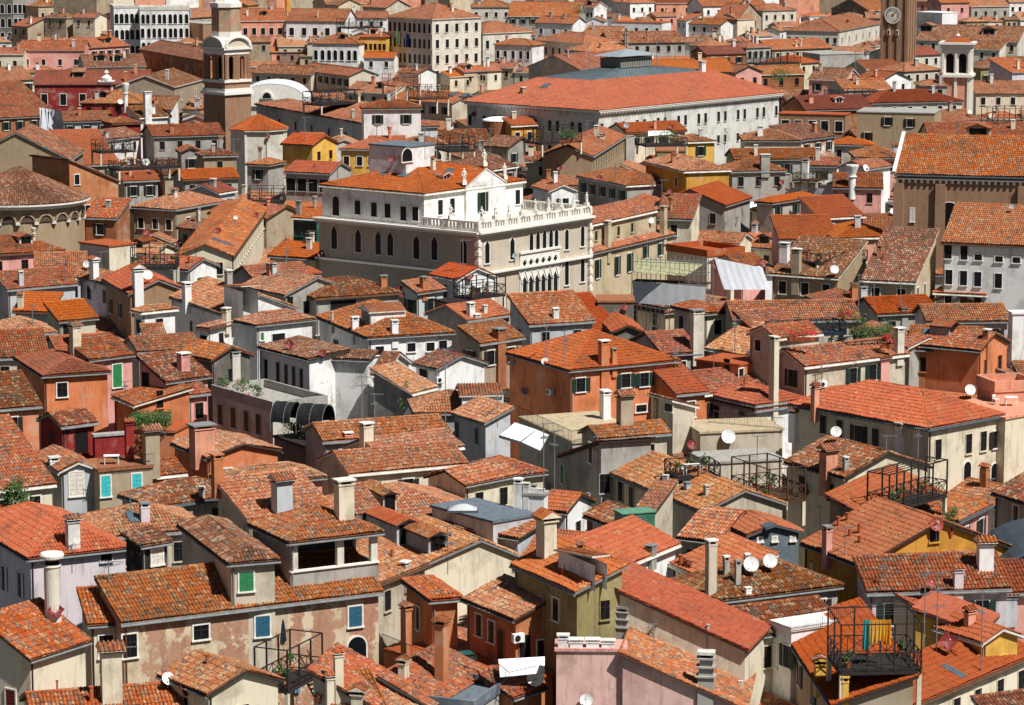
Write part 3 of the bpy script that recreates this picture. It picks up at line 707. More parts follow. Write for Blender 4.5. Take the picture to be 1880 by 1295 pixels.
def altana(lab, x1, y1, x2, y2, s, z, rail=1.0, top=0, legs=1.6, c='wood', floor=True, cat='roof terrace', brick=False, screen=None):
    """wooden roof terrace on piers: deck, posts, cross-braced railing; top = height of the upper frame"""
    A, u, n, W_, D, side = rect(x1, y1, x2, y2, s, z); A = Vector((A.x, A.y, z)); X = thing('altana', lab, cat, A)
    m = plain('altana_' + c, c, .85, 0, .3, 5); P = lambda a, b, h_: u * a + n * b + Vector((0, 0, h_)); M = rotM(u, n)
    if floor:
        mb = MB(); k = max(4, int(D / .3))
        for j in range(k): mb.box(P(W_ / 2, D * (j + .5) / k, -.04), W_, D / k - .025, .06, 0, M)
        mb.box(P(W_ / 2, 0, -.15), W_, .12, .16, 0, M); mb.box(P(W_ / 2, D, -.15), W_, .12, .16, 0, M); mb.box(P(0, D / 2, -.15), .12, D, .16, 0, M); mb.box(P(W_, D / 2, -.15), .12, D, .16, 0, M)
        link('deck', mb.mesh('deck', [m]), X)
    nw = max(1, round(W_ / 2.0)); nd = max(1, round(D / 2.0)); corners = [(W_ * i / nw, 0) for i in range(nw + 1)] + [(W_ * i / nw, D) for i in range(nw + 1)] + [(0, D * j / nd) for j in range(1, nd)] + [(W_, D * j / nd) for j in range(1, nd)]
    for a, b in corners:
        mb = MB(); mb.box(P(a, b, (top or rail) / 2), .1, .1, (top or rail), 0, M); link('post', mb.mesh('post', [m]), X)
    if legs:
        for a, b in ((.1, .1), (W_ - .1, .1), (W_ - .1, D - .1), (.1, D - .1)):
            mb = MB(); mb.box(P(a, b, -legs / 2 - .2), .28, .28, legs, 0, M); link('pier', mb.mesh('pier', [wall_mat('stucco')]), X, color=col('cream' if not brick else 'brown'))
    def edge(a0, b0, a1, b1):
        mb = MB(); L = math.hypot(a1 - a0, b1 - b0); k = max(1, round(L / 1.2))
        mb.bar(P(a0, b0, rail), P(a1, b1, rail), .05); mb.bar(P(a0, b0, .12), P(a1, b1, .12), .04)
        for j in range(k):
            t0, t1 = j / k, (j + 1) / k; q0 = (a0 + (a1 - a0) * t0, b0 + (b1 - b0) * t0); q1 = (a0 + (a1 - a0) * t1, b0 + (b1 - b0) * t1)
            mb.bar(P(*q0, .12), P(*q1, rail), .03); mb.bar(P(*q0, rail), P(*q1, .12), .03); mb.bar(P(*q1, .0), P(*q1, rail), .035)
        link('railing', mb.mesh('railing', [m]), X)
        if top: mb = MB(); mb.bar(P(a0, b0, top), P(a1, b1, top), .05); link('top_rail', mb.mesh('top_rail', [m]), X)
    edge(0, 0, W_, 0); edge(W_, 0, W_, D); edge(W_, D, 0, D); edge(0, D, 0, 0)
    if top and screen:
        mb = MB(); k = int(D / .5) + 1
        for j in range(k + 1): mb.bar(P(0, D * j / k, top + .04), P(W_, D * j / k, top + .04), .035)
        link('pergola_slats', mb.mesh('pergola_slats', [m]), X)
    if A.y < 420:
        for k, (fa, fb) in enumerate(((.12, .2), (.88, .8), (.5, .85))):
            w = ['left end', 'right end', 'back'][k]; T = thing('potted_plant', f"potted plant at the {w} of the {' '.join(lab.split()[:6])}", 'plant', A + P(W_ * fa, D * fb, 0), 'pots on the roof terraces'); r0 = random.uniform(.25, .45)
            l = leaf_cloud(150, r0, r0, r0 * 1.1, .16, int(A.x * 10) + k); link('foliage', l.mesh('foliage', [LEAF, LEAF2]), T, (0, 0, .35 + r0)); b = MB(); b.lathe([(.13, 0), (.2, .34), (.22, .36), (.18, .36), (0, .32)], 10); link('pot', b.mesh('pot', [plain('terracotta', 'clay', .8)]), T)
    return X, P, W_, D
def rail(lab, pts, z, hgt=1.0, c='iron', white=False):
    """iron railing along a line of pixels at height z"""
    q = [at_z(x, y, z) for x, y in pts]; X = thing('railing', lab, 'railing', q[0]); O = q[0]
    for a, b in zip(q, q[1:]):
        mb = MB(); L = (b - a).length; k = max(2, int(L / .16)); up = Vector((0, 0, hgt)); mb.bar(a - O + up, b - O + up, .025); mb.bar(a - O + up * .1, b - O + up * .1, .018)
        for j in range(k + 1): p = a - O + (b - a) * j / k; mb.bar(p, p + up, .011 if j % 8 else .022)
        link('rail_panel', mb.mesh('rail_panel', [IRON if not white else plain('white_rail', 'white', .6)]), X)
    return X
def at_item(px, py):
    r = hit(px, py); return r
def put(name, lab, cat, px, py, parts, rot=0., z=None, group=None, scale=1.):
    """free-standing thing; parts: [(name, MB, materials)] modelled round the origin"""
    P = at_z(px, py, z) if z is not None else hit(px, py)[0]
    X = thing(name, lab, cat, P, group); X.rotation_euler = (0, 0, rot)
    X.scale = (scale,) * 3
    for nm, mb, mats in parts: link(nm, mb.mesh(nm, mats), X)
    return X
def table_parts(L=1.4, Wd=.8, hgt=.74, c='white'):
    m = plain('furniture_' + c, c, .5, 0, .06, 2); t = MB(); t.prism([(-L / 2, -Wd / 2, hgt - .05), (L / 2, -Wd / 2, hgt - .05), (L / 2, Wd / 2, hgt - .05), (-L / 2, Wd / 2, hgt - .05)], .05); out = [('table_top', t, [m])]
    for a in (-1, 1):
        for b in (-1, 1): l = MB(); l.bar((a * L * .44, b * Wd * .4, 0), (a * L * .42, b * Wd * .38, hgt - .05), .035, 0, 6); out.append(('leg', l, [m]))
    return out
def chair_parts(c='white'):
    m = plain('furniture_' + c, c, .5, 0, .06, 2); s = MB(); s.box((0, 0, .44), .46, .44, .04); b = MB(); b.box((0, .22, .75), .44, .035, .16)
    for k in (-1, 0, 1): b.box((k * .15, .22, .57), .06, .03, .3)
    out = [('seat', s, [m]), ('backrest', b, [m])]
    for x in (-1, 1):
        for y in (-1, 1): l = MB(); l.bar((x * .22, y * .21, 0), (x * .2, y * .2, .44), .025, 0, 6); out.append(('leg', l, [m]))
        a = MB(); a.bar((x * .24, -.2, .65), (x * .24, .22, .66), .025, 0, 6); a.bar((x * .24, -.2, .65), (x * .23, -.2, .44), .02, 0, 6); out.append(('armrest', a, [m]))
    return out
def leaf_cloud(n, rx, ry, rz, size, seed=0, shape='ball'):
    r = random.Random(seed); mb = MB()
    cl = [(r.uniform(-1, 1) * rx * .75, r.uniform(-1, 1) * ry * .75, r.uniform(-.7, .8) * rz) for _ in range(max(5, n // 40))]
    for _ in range(n):
        if shape == 'ball': c = r.choice(cl); p = Vector((c[0] + r.gauss(0, rx * .24), c[1] + r.gauss(0, ry * .24), c[2] + r.gauss(0, rz * .24)))
        else: p = Vector((r.uniform(-rx, rx), r.uniform(-ry, ry), r.uniform(-rz, rz) + .18 * rz * math.sin(r.uniform(0, 6))))
        a = Vector((r.gauss(0, 1), r.gauss(0, 1), r.gauss(0, 1))).normalized(); b = a.orthogonal().normalized(); k = size * r.uniform(.6, 1.4)
        mb.face([p - a * k * .5, p + b * k * .35, p + a * k * .5, p - b * k * .35], 0 if r.random() < .72 else 1)
    return mb
LEAF2 = plain('foliage_light', (.10, .15, .035), .8, 0, .5, 2)
def plant(lab, px, py, w, hp, n=260, pot=True, flowers=0, z=None, cat='plant', name='potted_plant', depth=None, shape='ball'):
    r = hit(px, py)
    P = at_z(px, py, z) if z is not None else r[0]
    s = ppm(P); rx = w / s / 2; rz = hp / s / 2; X = thing(name, lab, cat, P); dy = depth or rx
    l = leaf_cloud(n, rx, dy, rz, max(.12, .2 * min(rx, rz) ** .5), int(px * 7 + py), shape)
    o = link('foliage', l.mesh('foliage', [LEAF, LEAF2]), X, (0, 0, rz + (.35 if pot else 0)))
    if flowers: f = leaf_cloud(flowers, rx, dy, rz * .9, .14, int(px), shape); link('flowers', f.mesh('flowers', [FLOWER, FLOWER]), X, (0, -.12, rz * 1.15 + (.35 if pot else 0)))
    if pot:
        b = MB(); b.lathe([(.14, 0), (.22, .38), (.24, .4), (.2, .4), (0, .36)], 12) if rx < .7 else b.box((0, 0, .18), 2 * rx * .95, .35, .36); link('pot', b.mesh('pot', [plain('terracotta', 'clay', .8)]), X)
    st = MB()
    for k in range(5): st.bar((random.uniform(-.1, .1) * rx, 0, .1), (random.uniform(-.6, .6) * rx, random.uniform(-.5, .5) * dy, rz * 1.4), .018)
    link('stem', st.mesh('stem', [WOODM]), X)
    return X
def finish_labels():
    by = {}
    for X, base, hd, px, sz in PEND: by.setdefault((base, hd['lab']), []).append((px, X, sz))
    for (base, lab), L in by.items():
        L.sort(key=lambda t: t[0]); n = len(L)
        for k, (px, X, sz) in enumerate(L):
            pos = '' if n == 1 else (('left', 'right')[k] if n == 2 else ('left', 'middle', 'right')[k] if n == 3 else ('leftmost', 'left inner', 'right inner', 'rightmost')[k] if n == 4 else '')
            w = lab.split(); room = 16 - len((pos + ' ' + base + ' on the').split()); X['label'] = f"{pos} {base} on the {' '.join(w[:room])}".strip()
            if n > 4: X['group'] = f"{base}s on the {' '.join(w[:6])}"
# ---------------------------------------------------------------- houses, front rows
h('lavender house with orange hipped roof and big round white chimney', 51, 1027, 240, 1006, (-70, 999), 14, 'hip', 'lav', 'o', p=.42, eave='d')
h('long peeling brick house with grey gutter under two roof rooms', 222, 1146, 705, 1087, 'd5', 12, 'sf', 'plaster', 'm', p=.42, mat='peel', eave='g')
h('beige roof room with mottled hipped roof and green shutter', 419, 1036, 514, 1028, (324, 1003), 15.2, 'hip', 'beige', 'b', p=.42, eave='d')
h('grey roof loggia with two wide dark openings', 529, 997, 705, 977, (453, 973), 15.95, 'hip', 'grey', 'm', p=.42, eave='d')
h('pale yellow lean-to under the lavender house', 160, 1149, 226, 1144, 'd4', 11.6, 'sf', 'cream', 'm', p=.4, eave='d')
h('yellow house with steep pan-tiled roof beside the round chimney', 56, 1213, 168, 1177, 'd4.5', 10.8, 'sf', 'cream', 'm', p=.5, eave='d')
h('pale yellow gabled house with dark red door, bottom corner', -40, 1244, 84, 1239, 'd5', 9.2, 'gn', 'cream', 'm', p=.34, eave='d')
h('low tiled roof around the pale yellow chimney', 60, 1338, 345, 1316, 'd7', 8.2, 'gu', 'cream', 'm', p=.38, eave='d')
h('cream gabled house below the peeling wall, brown roof', 380, 1277, 522, 1250, (287, 1206), 10, 'gn', 'cream', 'p', p=.38, eave='d')
h('steep dark-edged roof patch beside the arched window', 690, 1303, 742, 1252, 'd4.5', 9.2, 'sf', 'beige', 'm', p=.5, eave='d')
h('small cream shed roof right of the wooden stair', 612, 1310, 712, 1300, 'd4', 9, 'sf', 'cream', 'm', p=.4)
h('orange house with white posted balcony and hipped roof', 789, 1104, 850, 1099, (736, 1064), 12, 'hip', 'rust', 'm', p=.3, eave='d')
h('orange wing with three white framed windows over the terrace', 848, 1100, 944, 1139, 'd3.4', 12, 'sf', 'rust', 'p', p=.36, eave='d')
h('orange tiled terrace with white posts and green table', 700, 1192, 885, 1262, 'd6', 8.4, 'flat', 'rust', floor='clay', mat='stucco')
h('tiled roof sloping beside the green planter terrace', 795, 1302, 905, 1238, 'd4', 8.6, 'sf', 'cream', 'm', p=.42, eave='z')
h('low roof below the steep roof patch', 690, 1330, 800, 1300, 'd4', 8.4, 'sf', 'cream', 'p', p=.4)
h('grey planter terrace with iron railing at the bottom edge', 870, 1302, 935, 1258, 'd6', 8.6, 'flat', 'grey', floor='zinc', par=.5)
h('olive yellow house with orange roof and three dark windows', 936, 1036, 1056, 1089, 'd4', 14.6, 'sf', 'olive', 'o', p=.36, eave='g')
h('white gable wall under a tilted orange roof', 1114, 1055, 1250, 999, 'd4', 13, 'sf', 'white', 'o', p=.4, eave='w')
h('cream house with long red roof falling to the right', 1084, 1064, 1374, 1197, 'd7', 11.0, 'sr', 'd9ceb6', 'o', zz=(15.0, 10.9), eave='d', thick=.1)
h('white strip wall capped with dark tiles', 1225, 1078, 1340, 1124, 'd1.6', 10.8, 'sf', 'white', 'b', p=.2)
h('pink house with white capped chimney pots, bottom edge', 1134, 1198, 1372, 1304, 'd9', 8.8, 'sr', 'ddb5a9', 'm', zz=(11.9, 8.4), eave='b', thick=.1)
h('pink parapet block carrying four white capped pots', 1018, 1192, 1152, 1193, 'd2.5', 11.95, 'flat', 'ddb5a9', floor='pink')
h('tiled roof with brown ridge behind the pink parapet', 1030, 1166, 1130, 1200, 'd4', 10.3, 'hip', 'beige', 'p', p=.45, eave='z')
h('little tiled hut beside the big white dish', 943, 1283, 1006, 1262, 'd3', 8.3, 'sf', 'brown', 'm', p=.4)
h('cream house with white shutters under a mottled hip', 1364, 1172, 1545, 1148, 'd6', 10.6, 'gu', 'cream', 'b', p=.44, eave='d')
h('wide mottled hipped roof beside two white dishes', 1322, 1104, 1549, 1076, 'd7', 12.2, 'hip', 'grey', 'b', p=.42, eave='d')
h('house with dark side wall and smooth red roof, bottom right', 1431, 1150, 1526, 1296, 'd5.5', 10.2, 'sf', 'tan', 'n', p=.33, eave='d')
h('white walled balcony with iron rail over red tiles', 1452, 1157, 1575, 1138, 'd2.5', 11.3, 'flat', 'white', floor='white', par=.15)
h('red roofed house with two roof windows, bottom right', 1652, 1307, 1905, 1200, 'd3.8', 9.6, 'sf', 'cream', 'n', p=.36, eave='b')
h('dark mottled roof in the bottom right corner', 1838, 1352, 1960, 1335, 'd3.5', 8.4, 'sf', 'beige', 'b', p=.45)
h('yellow house behind the drying balcony', 1672, 1118, 1800, 1168, 'd6', 11.0, 'sr', 'yellow', 'n', p=.3, eave='d')
h('small yellow gable beside the grey shutter wall', 1805, 1182, 1880, 1168, 'd5', 11.2, 'gn', 'yellow', 'n', p=.4)
h('white ended house with orange pan tiles and roof rail', 1591, 1090, 1858, 1081, 'd4', 12.5, 'sf', 'lav', 'm', p=.42, eave='g')
h('pink wall house with small tiled chimney by the dark dome', 1772, 1092, 1905, 1088, 'd4', 11.7, 'sf', 'pink', 'r', p=.35)
h('small brown tiled lean-to under the pan tiled roof', 1690, 1122, 1776, 1084, 'd4', 11.5, 'sf', 'offw', 'n', p=.4, eave='z')
h('large orange roof with six terracotta pipes', 1469, 997, 1582, 1041, 'd13', 13.2, 'gu', 'ochre', 'o', p=.42, eave='d')
h('orange hip roof joined to the large roof with pipes', 1588, 1044, 1792, 1030, 'd9', 13, 'hip', 'ochre', 'o', p=.42, eave='d')
h('long roof leaning on the dark wooden altana', 1628, 970, 1745, 912, 'd5', 13.3, 'sf', 'tan', 'o', p=.4)
h('orange hip roof over a pink house with balcony plant', 1762, 958, 1824, 926, 'd7', 12.6, 'hip', 'pink', 'm', p=.38, eave='z')
h('grey walled house with brown roof, right edge', 1819, 905, 1905, 932, 'd7', 12, 'sf', 'grey', 'b', p=.4, eave='d')
# centre
h('house with stone cornice below a dark court', 1241, 969, 1321, 997, (1413, 958), 12.3, 'gu', 'beige', 'p', p=.36, eave='d')
h('long roof with dark windows under the zinc table terrace', 1101, 862, 1290, 941, 'd7.5', 12.3, 'gu', 'beige', 'p', p=.38, eave='g')
h('brown mottled shed roof with boarded windows', 1070, 946, 1140, 973, (1187, 945), 11.8, 'sf', 'grey', 'b', p=.38, eave='d')
h('shed roof carrying a green tarpaulin box', 1111, 990, 1152, 1011, (1244, 965), 11.4, 'sf', 'beige', 'p', p=.36, eave='d')
h('zinc clad gable room with three pale squares', 1371, 985, 1476, 977, 'd5', 13, 'gn', 'zinc', 'o', p=.3, eave='z')
h('low orange roofs behind the tall slim chimney', 1230, 1070, 1320, 1110, 'd6', 11, 'sf', 'beige', 'o', p=.35)
h('small roof with row of terracotta pots under the beige wall', 1228, 1035, 1315, 1075, 'd5', 11.8, 'sf', 'beige', 'o', p=.35)
h('cream gable house with grey base beside slim masts', 762, 1046, 958, 1022, 'd10', 10.6, 'gn', 'cream', 'p', p=.36, rf=.62)
h('big central roof with hip ends and two tall dormers', 655, 1000, 960, 972, 'd16', 10.8, 'hip', 'cream', 'p', p=.36)
h('grey walled block beside the glass dome light', 800, 965, 952, 990, 'd4', 11.6, 'sf', 'cold', 'm', p=.2)
h('flat zinc hatch with a domed white rooflight', 789, 928, 905, 958, 'd4.5', 12.8, 'flat', 'cold', floor='zinc')
h('third stepped roof in the pink tiled row', 640, 872, 862, 852, 'd7', 12.4, 'gu', 'cream', 'p', p=.36)
h('second stepped roof in the pink tiled row, cream end', 700, 842, 853, 821, 'd6', 12.8, 'gu', 'cream', 'p', p=.36)
h('first stepped roof in the pink tiled row by the white wall', 592, 812, 828, 795, 'd6', 13, 'gu', 'grey', 'p', p=.36)
h('pink tiled hip roof behind the grey gabled chimney', 425, 893, 600, 876, 'd5', 12.2, 'hip', 'salmon', 'p', p=.38)
h('low pink tiled slope around the grey gabled chimney', 455, 955, 614, 935, 'd6', 11.8, 'sf', 'beige', 'p', p=.36)
h('roof wedge with green gutter beside the cream chimney', 655, 948, 708, 942, 'd4', 12.6, 'sf', 'cream', 'p', p=.4, eave='z')
h('orange tile slope in front of the dormers', 690, 1075, 790, 1035, 'd9', 11.2, 'sf', 'beige', 'p', p=.35)
h('roof under the white awnings', 905, 880, 1006, 868, 'd6', 12, 'hip', 'cream', 'm', p=.4)
h('pink tiled slope right of the big central roof', 855, 892, 955, 872, 'd5', 12.2, 'gu', 'cream', 'p', p=.36)
h('white gable house with orange roof beside stepped wall', 1041, 942, 1095, 920, 985, 11.6, 'gn', 'white', 'o', p=.4, eave='d')
h('stepped white wall with four capped flues', 944, 905, 1001, 908, 'd1.5', 14, 'flat', 'white')
h('orange roof in front of the tall cream chimney', 940, 1046, 1075, 1060, 'd5', 11.4, 'sf', 'cream', 'o', p=.4, eave='d')
# left middle
h('brown mottled hip roof with grey wall and chimney', 286, 932, 456, 907, 'd6', 12, 'hip', 'grey', 'b', p=.4, eave='z')
h('pinkish hip roof with white slab chimney', 175, 990, 385, 972, 'd8', 11.6, 'hip', 'beige', 'p', p=.38)
h('black boarded roof box with barred window', 258, 1004, 318, 994, 'd2.6', 15.8, 'sf', 'dark', 'b', p=.2, eave='d')
h('orange gabled house with beige chimney box', 378, 842, 518, 828, 'd8', 11.6, 'gn', 'orange', 'p', p=.26, eave='d')
h('tan house with turquoise shutters under a railed terrace', 180, 864, 283, 855, 'd5', 12.6, 'flat', 'tan', floor='brown')
h('white gabled house with closed white shutter', 108, 868, 181, 862, 'd8', 12.4, 'gn', 'cold', 'm', p=.42, eave='w')
h('wide pan tiled roof left of the white gable', -30, 905, 104, 890, 'd10', 11.8, 'sf', 'cream', 'm', p=.42)
h('small house with grey gable and dark red front', 112, 785, 181, 776, 66, 12.6, 'gu', 'red', 'b', p=.42)
h('dark red terrace wall behind the white table', 172, 800, 240, 795, 'd1', 11.9, 'flat', 'red')
h('orange house with shallow dark red roof', 77, 691, 204, 683, (24, 661), 13.4, 'hip', 'orange', 'r', p=.3, eave='d')
h('orange house at left edge, brown roof, white gutter', -30, 755, 78, 746, 'd6', 12.4, 'sf', 'orange', 'b', p=.4)
h('pink house with tall green shutters', 163, 662, 250, 651, 'd4.5', 14.2, 'sf', 'pink', 'm', p=.35, eave='d')
h('pink house with mottled roof and pink chimney', 304, 703, 389, 691, (250, 655), 13, 'sf', 'pink', 'b', p=.42, eave='d')
h('orange side wall under the hedge terrace', 204, 728, 247, 746, 'd6', 11.4, 'sf', 'orange', 'm', p=.2)
h('orange hedge terrace with pillars', 240, 788, 322, 792, 'd5', 10.8, 'flat', 'orange', floor='clay')
h('dark pink house beside the stone loggia', 345, 727, 388, 722, 'd5', 11.8, 'sf', 'pink', 'm', p=.35)
h('grey stone loggia with planted roof terrace', 387, 722, 500, 754, 'd6', 12.2, 'flat', 'stone', floor='grey', par=.8)
h('low orange roofs beyond the beige chimney box', 250, 880, 345, 870, 'd5', 11.4, 'gu', 'orange', 'm', p=.35)
h('dark court house under the black tarpaulin', 500, 800, 590, 830, 'd6', 10.8, 'flat', 'dgrey', floor='dark')
# ---------------------------------------------------------------- houses, middle rows
h('white house with five tall windows over the planted loggia', 470, 637, 566, 661, 'd5', 13.6, 'sf', 'white', 'b', p=.12)
h('big blank white wall falling beside the tiled row', 566, 657, 678, 662, 'd3', 13.4, 'sf', 'white', 'b', p=.15)
h('white lean-to wall with a climbing plant at its end', 676, 684, 757, 729, 'd1.2', 11, 'sr', 'white', 'b', zz=(11.9, 9.5), thick=.1)
h('white gabled house left of the air conditioner', 711, 691, 757, 666, (679, 675), 12.9, 'gn', 'white', 'b', p=.38)
h('white gable wall house with air conditioner and brown roof', 802, 679, 897, 668, (756, 665), 13, 'gn', 'white', 'b', p=.36)
h('pale tiled slope below the air conditioner', 757, 724, 805, 712, 'd5', 12, 'sf', 'grey', 'p', p=.4)
h('pale tiled roof with a small cream dormer', 760, 760, 905, 757, 'd7', 12, 'hip', 'grey', 'p', p=.42)
h('grey house with sun bleached roof and two dark windows', 889, 779, 945, 744, (827, 759), 12.4, 'sl', 'cold', 'p', p=.4, eave='g')
h('big orange house with green shutters and tall chimney', 1046, 681, 1249, 662, (928, 648), 14, 'hip', 'orange', 'o', p=.42)
h('low orange wing with tiled step and cornice', 1280, 727, 1408, 712, 'd4', 11, 'sf', 'orange', 'm', p=.4)
h('orange roof box behind the low orange wing', 1275, 660, 1358, 670, 'd5', 13.2, 'flat', 'orange', floor='clay')
h('small tiled slope beside the big orange house', 1242, 726, 1302, 720, 'd6', 11.4, 'sf', 'orange', 'o', p=.42)
h('tan roof terrace with iron railing below the orange house', 950, 765, 1050, 812, 'd8', 11.2, 'flat', 'grey', floor='sand')
h('tan terrace strip under the orange windows', 1045, 800, 1150, 785, 'd7', 10.6, 'flat', 'grey', floor='sand')
h('grey stuccoed house with tiled hat and two windows', 1098, 808, 1233, 796, 'd4', 13.1, 'gu', 'beige', 'm', p=.4, eave='g')
h('grey lean-to wall left of the tiled hat', 1022, 838, 1100, 812, 'd5', 12, 'sl', 'grey', 'b', p=.3, eave='d')
h('grey stair hut with teal door', 1234, 752, 1284, 748, 'd4', 13.6, 'sr', 'beige', 'b', p=.3)
h('tan terrace with brick parapet right of the teal door', 1284, 794, 1440, 788, 'd6', 11.9, 'flat', 'beige', floor='sand')
h('low wall house behind the wooden altana', 1300, 850, 1440, 842, 'd5', 11.2, 'flat', 'beige', floor='grey')
h('house with cream right wall and brown roof under masts', 1551, 878, 1712, 856, (1438, 800), 12.6, 'gn', 'cream', 'b', p=.36, eave='d')
h('large hipped roof palace with cream side and arched doors', 1706, 788, 1846, 766, (1446, 742), 15, 'hip', 'cream', 'o', p=.42, eave='z')
h('cream continuation with pink terrace on top', 1846, 768, 1945, 750, 'd8', 14.9, 'flat', 'cream', floor='salmon')
h('pink terrace house with white chair and table', 1826, 718, 1905, 714, 'd4', 16.0, 'flat', 'salmon', floor='salmon', par=.8)
h('beige house with flower terraces and pink wall chimney', 1477, 675, 1670, 651, (1400, 660), 13.6, 'gu', 'beige', 'm', p=.42)
h('beige gable wing with green shutters and cream flues', 1370, 612, 1426, 623, 'd6', 16, 'gn', 'beige', 'm', p=.4)
h('beige house with low tiled step and white window', 1292, 640, 1412, 662, 'd6', 12.8, 'sf', 'beige', 'p', p=.4)
h('cream house with hipped roof behind the white flue', 1293, 577, 1345, 571, (1231, 563), 14.2, 'hip', 'cream', 'm', p=.4, eave='d')
h('orange roof with mottled tiles above the flower terraces', 1345, 592, 1582, 588, 'd8', 14, 'gu', 'beige', 'm', p=.4)
h('tiled roof with white gabled dormer box', 1396, 620, 1478, 612, 'd5', 14, 'sf', 'beige', 'm', p=.4)
h('orange walled house with dark veranda and flue', 1662, 641, 1800, 646, 'd9', 12.8, 'gu', 'rust', 'm', p=.4, eave='d')
h('orange gable house with tall orange flue', 1800, 645, 1856, 628, 'd7', 13.2, 'gn', 'orange', 'm', p=.38, eave='d')
h('white strip house with green window at right edge', 1858, 575, 1920, 574, 'd2', 15.6, 'flat', 'white', floor='white')
h('pan tiled ridge roof by the white strip house', 1700, 592, 1856, 590, 'd7', 14, 'gu', 'lav', 'm', p=.38, eave='d')
h('roof with planted dark court behind white flue', 1560, 610, 1668, 640, 'd5', 13, 'gu', 'grey', 'm', p=.38)
h('orange hip roof over low grey wall with masts', 1520, 560, 1610, 556, 'd7', 13.6, 'hip', 'grey', 'm', p=.38, eave='d')
h('orange roof behind the planted court', 1610, 578, 1725, 572, 'd7', 13.6, 'gu', 'grey', 'o', p=.38, eave='d')
h('long brown roof with yellow gable wall', 1579, 515, 1682, 520, (1723, 490), 13.6, 'sf', 'sand', 'b', p=.42, mat='stucco', eave='w')
h('brown roof house with brick flue left of the dark terrace', 1412, 503, 1540, 512, 'd9', 13, 'sf', 'tan', 'b', p=.4, mat='rough')
h('white house with many dark shutters, right edge', 1727, 446, 1905, 453, 'd9', 17.5, 'sf', 'white', 'm', p=.42)
h('house with sun bleached roof between scaffold and orange house', 971, 598, 1094, 590, (930, 558), 13.8, 'sf', 'cold', 'p', p=.42, eave='g')
h('grey block with flat brown metal roof', 1096, 553, 1166, 553, 'd5', 15, 'flat', 'dgrey', floor='brown')
h('grey gable house with bright orange roof', 1123, 612, 1183, 611, 'd10', 13, 'gn', 'dgrey', 'n', p=.42, eave='d')
h('bright orange patch roofs left of the grey gable', 1064, 612, 1140, 607, 'd8', 12.4, 'sf', 'grey', 'n', p=.38)
h('orange tile roof beside the grey gable house', 1216, 652, 1290, 647, (1150, 616), 13, 'gu', 'grey', 'm', p=.38)
h('tiled slope with brick gable beside the brick flue', 881, 633, 965, 620, (838, 596), 13.4, 'sf', 'grey', 'm', p=.42, mat='rough')
h('white house with big mottled hip roof and white flues', 674, 621, 836, 611, (580, 591), 14, 'hip', 'white', 'm', p=.44)
h('white house with sunlit hip roof and red dish', 470, 598, 580, 586, (428, 590), 14.2, 'hip', 'white', 'p', p=.42)
h('low white house with pale roof left of the sunlit hip', 384, 603, 432, 592, (360, 594), 13.6, 'hip', 'white', 'p', p=.38)
h('grey house with soot stained roof and wide dark veranda', 578, 549, 738, 538, (524, 536), 13.6, 'hip', 'grey', 'b', p=.38)
h('pale roof with corbelled eave left of the soot stained roof', 440, 526, 523, 543, 'd9', 14, 'gu', 'grey', 'p', p=.38)
h('white house with tilted two tone roof by red dishes', 766, 539, 820, 531, (736, 500), 14.2, 'sf', 'cold', 'm', p=.42, eave='d')
h('white gable house with smooth bright orange roof', 840, 515, 914, 508, (788, 485), 14.2, 'gn', 'white', 'n', p=.42)
h('white house with tall blank wall and pale hip roof', 260, 575, 328, 568, (239, 567), 14.6, 'hip', 'white', 'p', p=.4)
h('long white house with shaded side and bleached roof', 310, 545, 408, 578, 'd9', 14.2, 'gu', 'white', 'p', p=.42)
h('white gabled house under the big skylight', 346, 497, 404, 488, 'd9', 13.8, 'gn', 'white', 'm', p=.4)
h('cream gabled house with long blue skylight', 430, 470, 492, 440, (322, 470), 14, 'gu', 'cream', 'm', p=.38)
h('rough brick house with grey blue shutters in shade', 186, 512, 236, 541, 'd7', 14, 'gu', 'brown', 'o', p=.42, mat='rough')
h('lavender house wall with white flue and dish', 142, 510, 206, 524, 'd5', 13.6, 'gu', 'lav', 'm', p=.35)
h('cream house with balcony beside the black altana', 200, 452, 252, 446, 'd6', 15.5, 'flat', 'cream', floor='clay')
h('pink house with brown hip roof, left edge', -30, 470, 120, 460, 'd9', 13.6, 'hip', 'pink', 'm', p=.4)
h('small brown roof at left edge below the pink house', -30, 483, 31, 477, 'd4', 12.6, 'sf', 'cold', 'm', p=.4)
h('orange mottled slope left of the white flue', 62, 513, 163, 511, 'd6', 13, 'sf', 'cold', 'm', p=.4)
h('white house with two dark windows and pan tiles', 13, 533, 144, 522, 'd4', 13, 'sf', 'cold', 'm', p=.4)
h('orange tilted roof over tall dark windows', 107, 591, 182, 584, (80, 562), 13, 'sf', 'beige', 'o', p=.45, eave='d')
h('orange low roof left of the tilted roof', 22, 572, 96, 574, 'd4', 13, 'sf', 'cold', 'o', p=.4)
h('cream house with faded hip roof and glass dormer', 5, 617, 106, 611, 'd8', 13, 'hip', 'cream', 'p', p=.4)
h('orange roof strip at left edge', -20, 660, 92, 655, 'd5', 12.2, 'sf', 'beige', 'm', p=.42)
h('orange roof behind the cream flue', 104, 648, 196, 642, 'd6', 12.2, 'gu', 'grey', 'o', p=.4)
h('dark gable with white verge and stone chimney', 388, 662, 466, 652, 'd6', 13, 'gn', 'dgrey', 'm', p=.42)
h('low roof between pink house and white wall', 252, 648, 372, 640, 'd6', 13, 'gu', 'beige', 'm', p=.38)
h('orange tile shed inside the white court', 268, 634, 312, 632, 'd4', 12, 'sf', 'beige', 'm', p=.4)
h('orange low roofs behind the sunlit hip', 470, 520, 580, 512, 'd8', 13.4, 'gu', 'grey', 'm', p=.38)
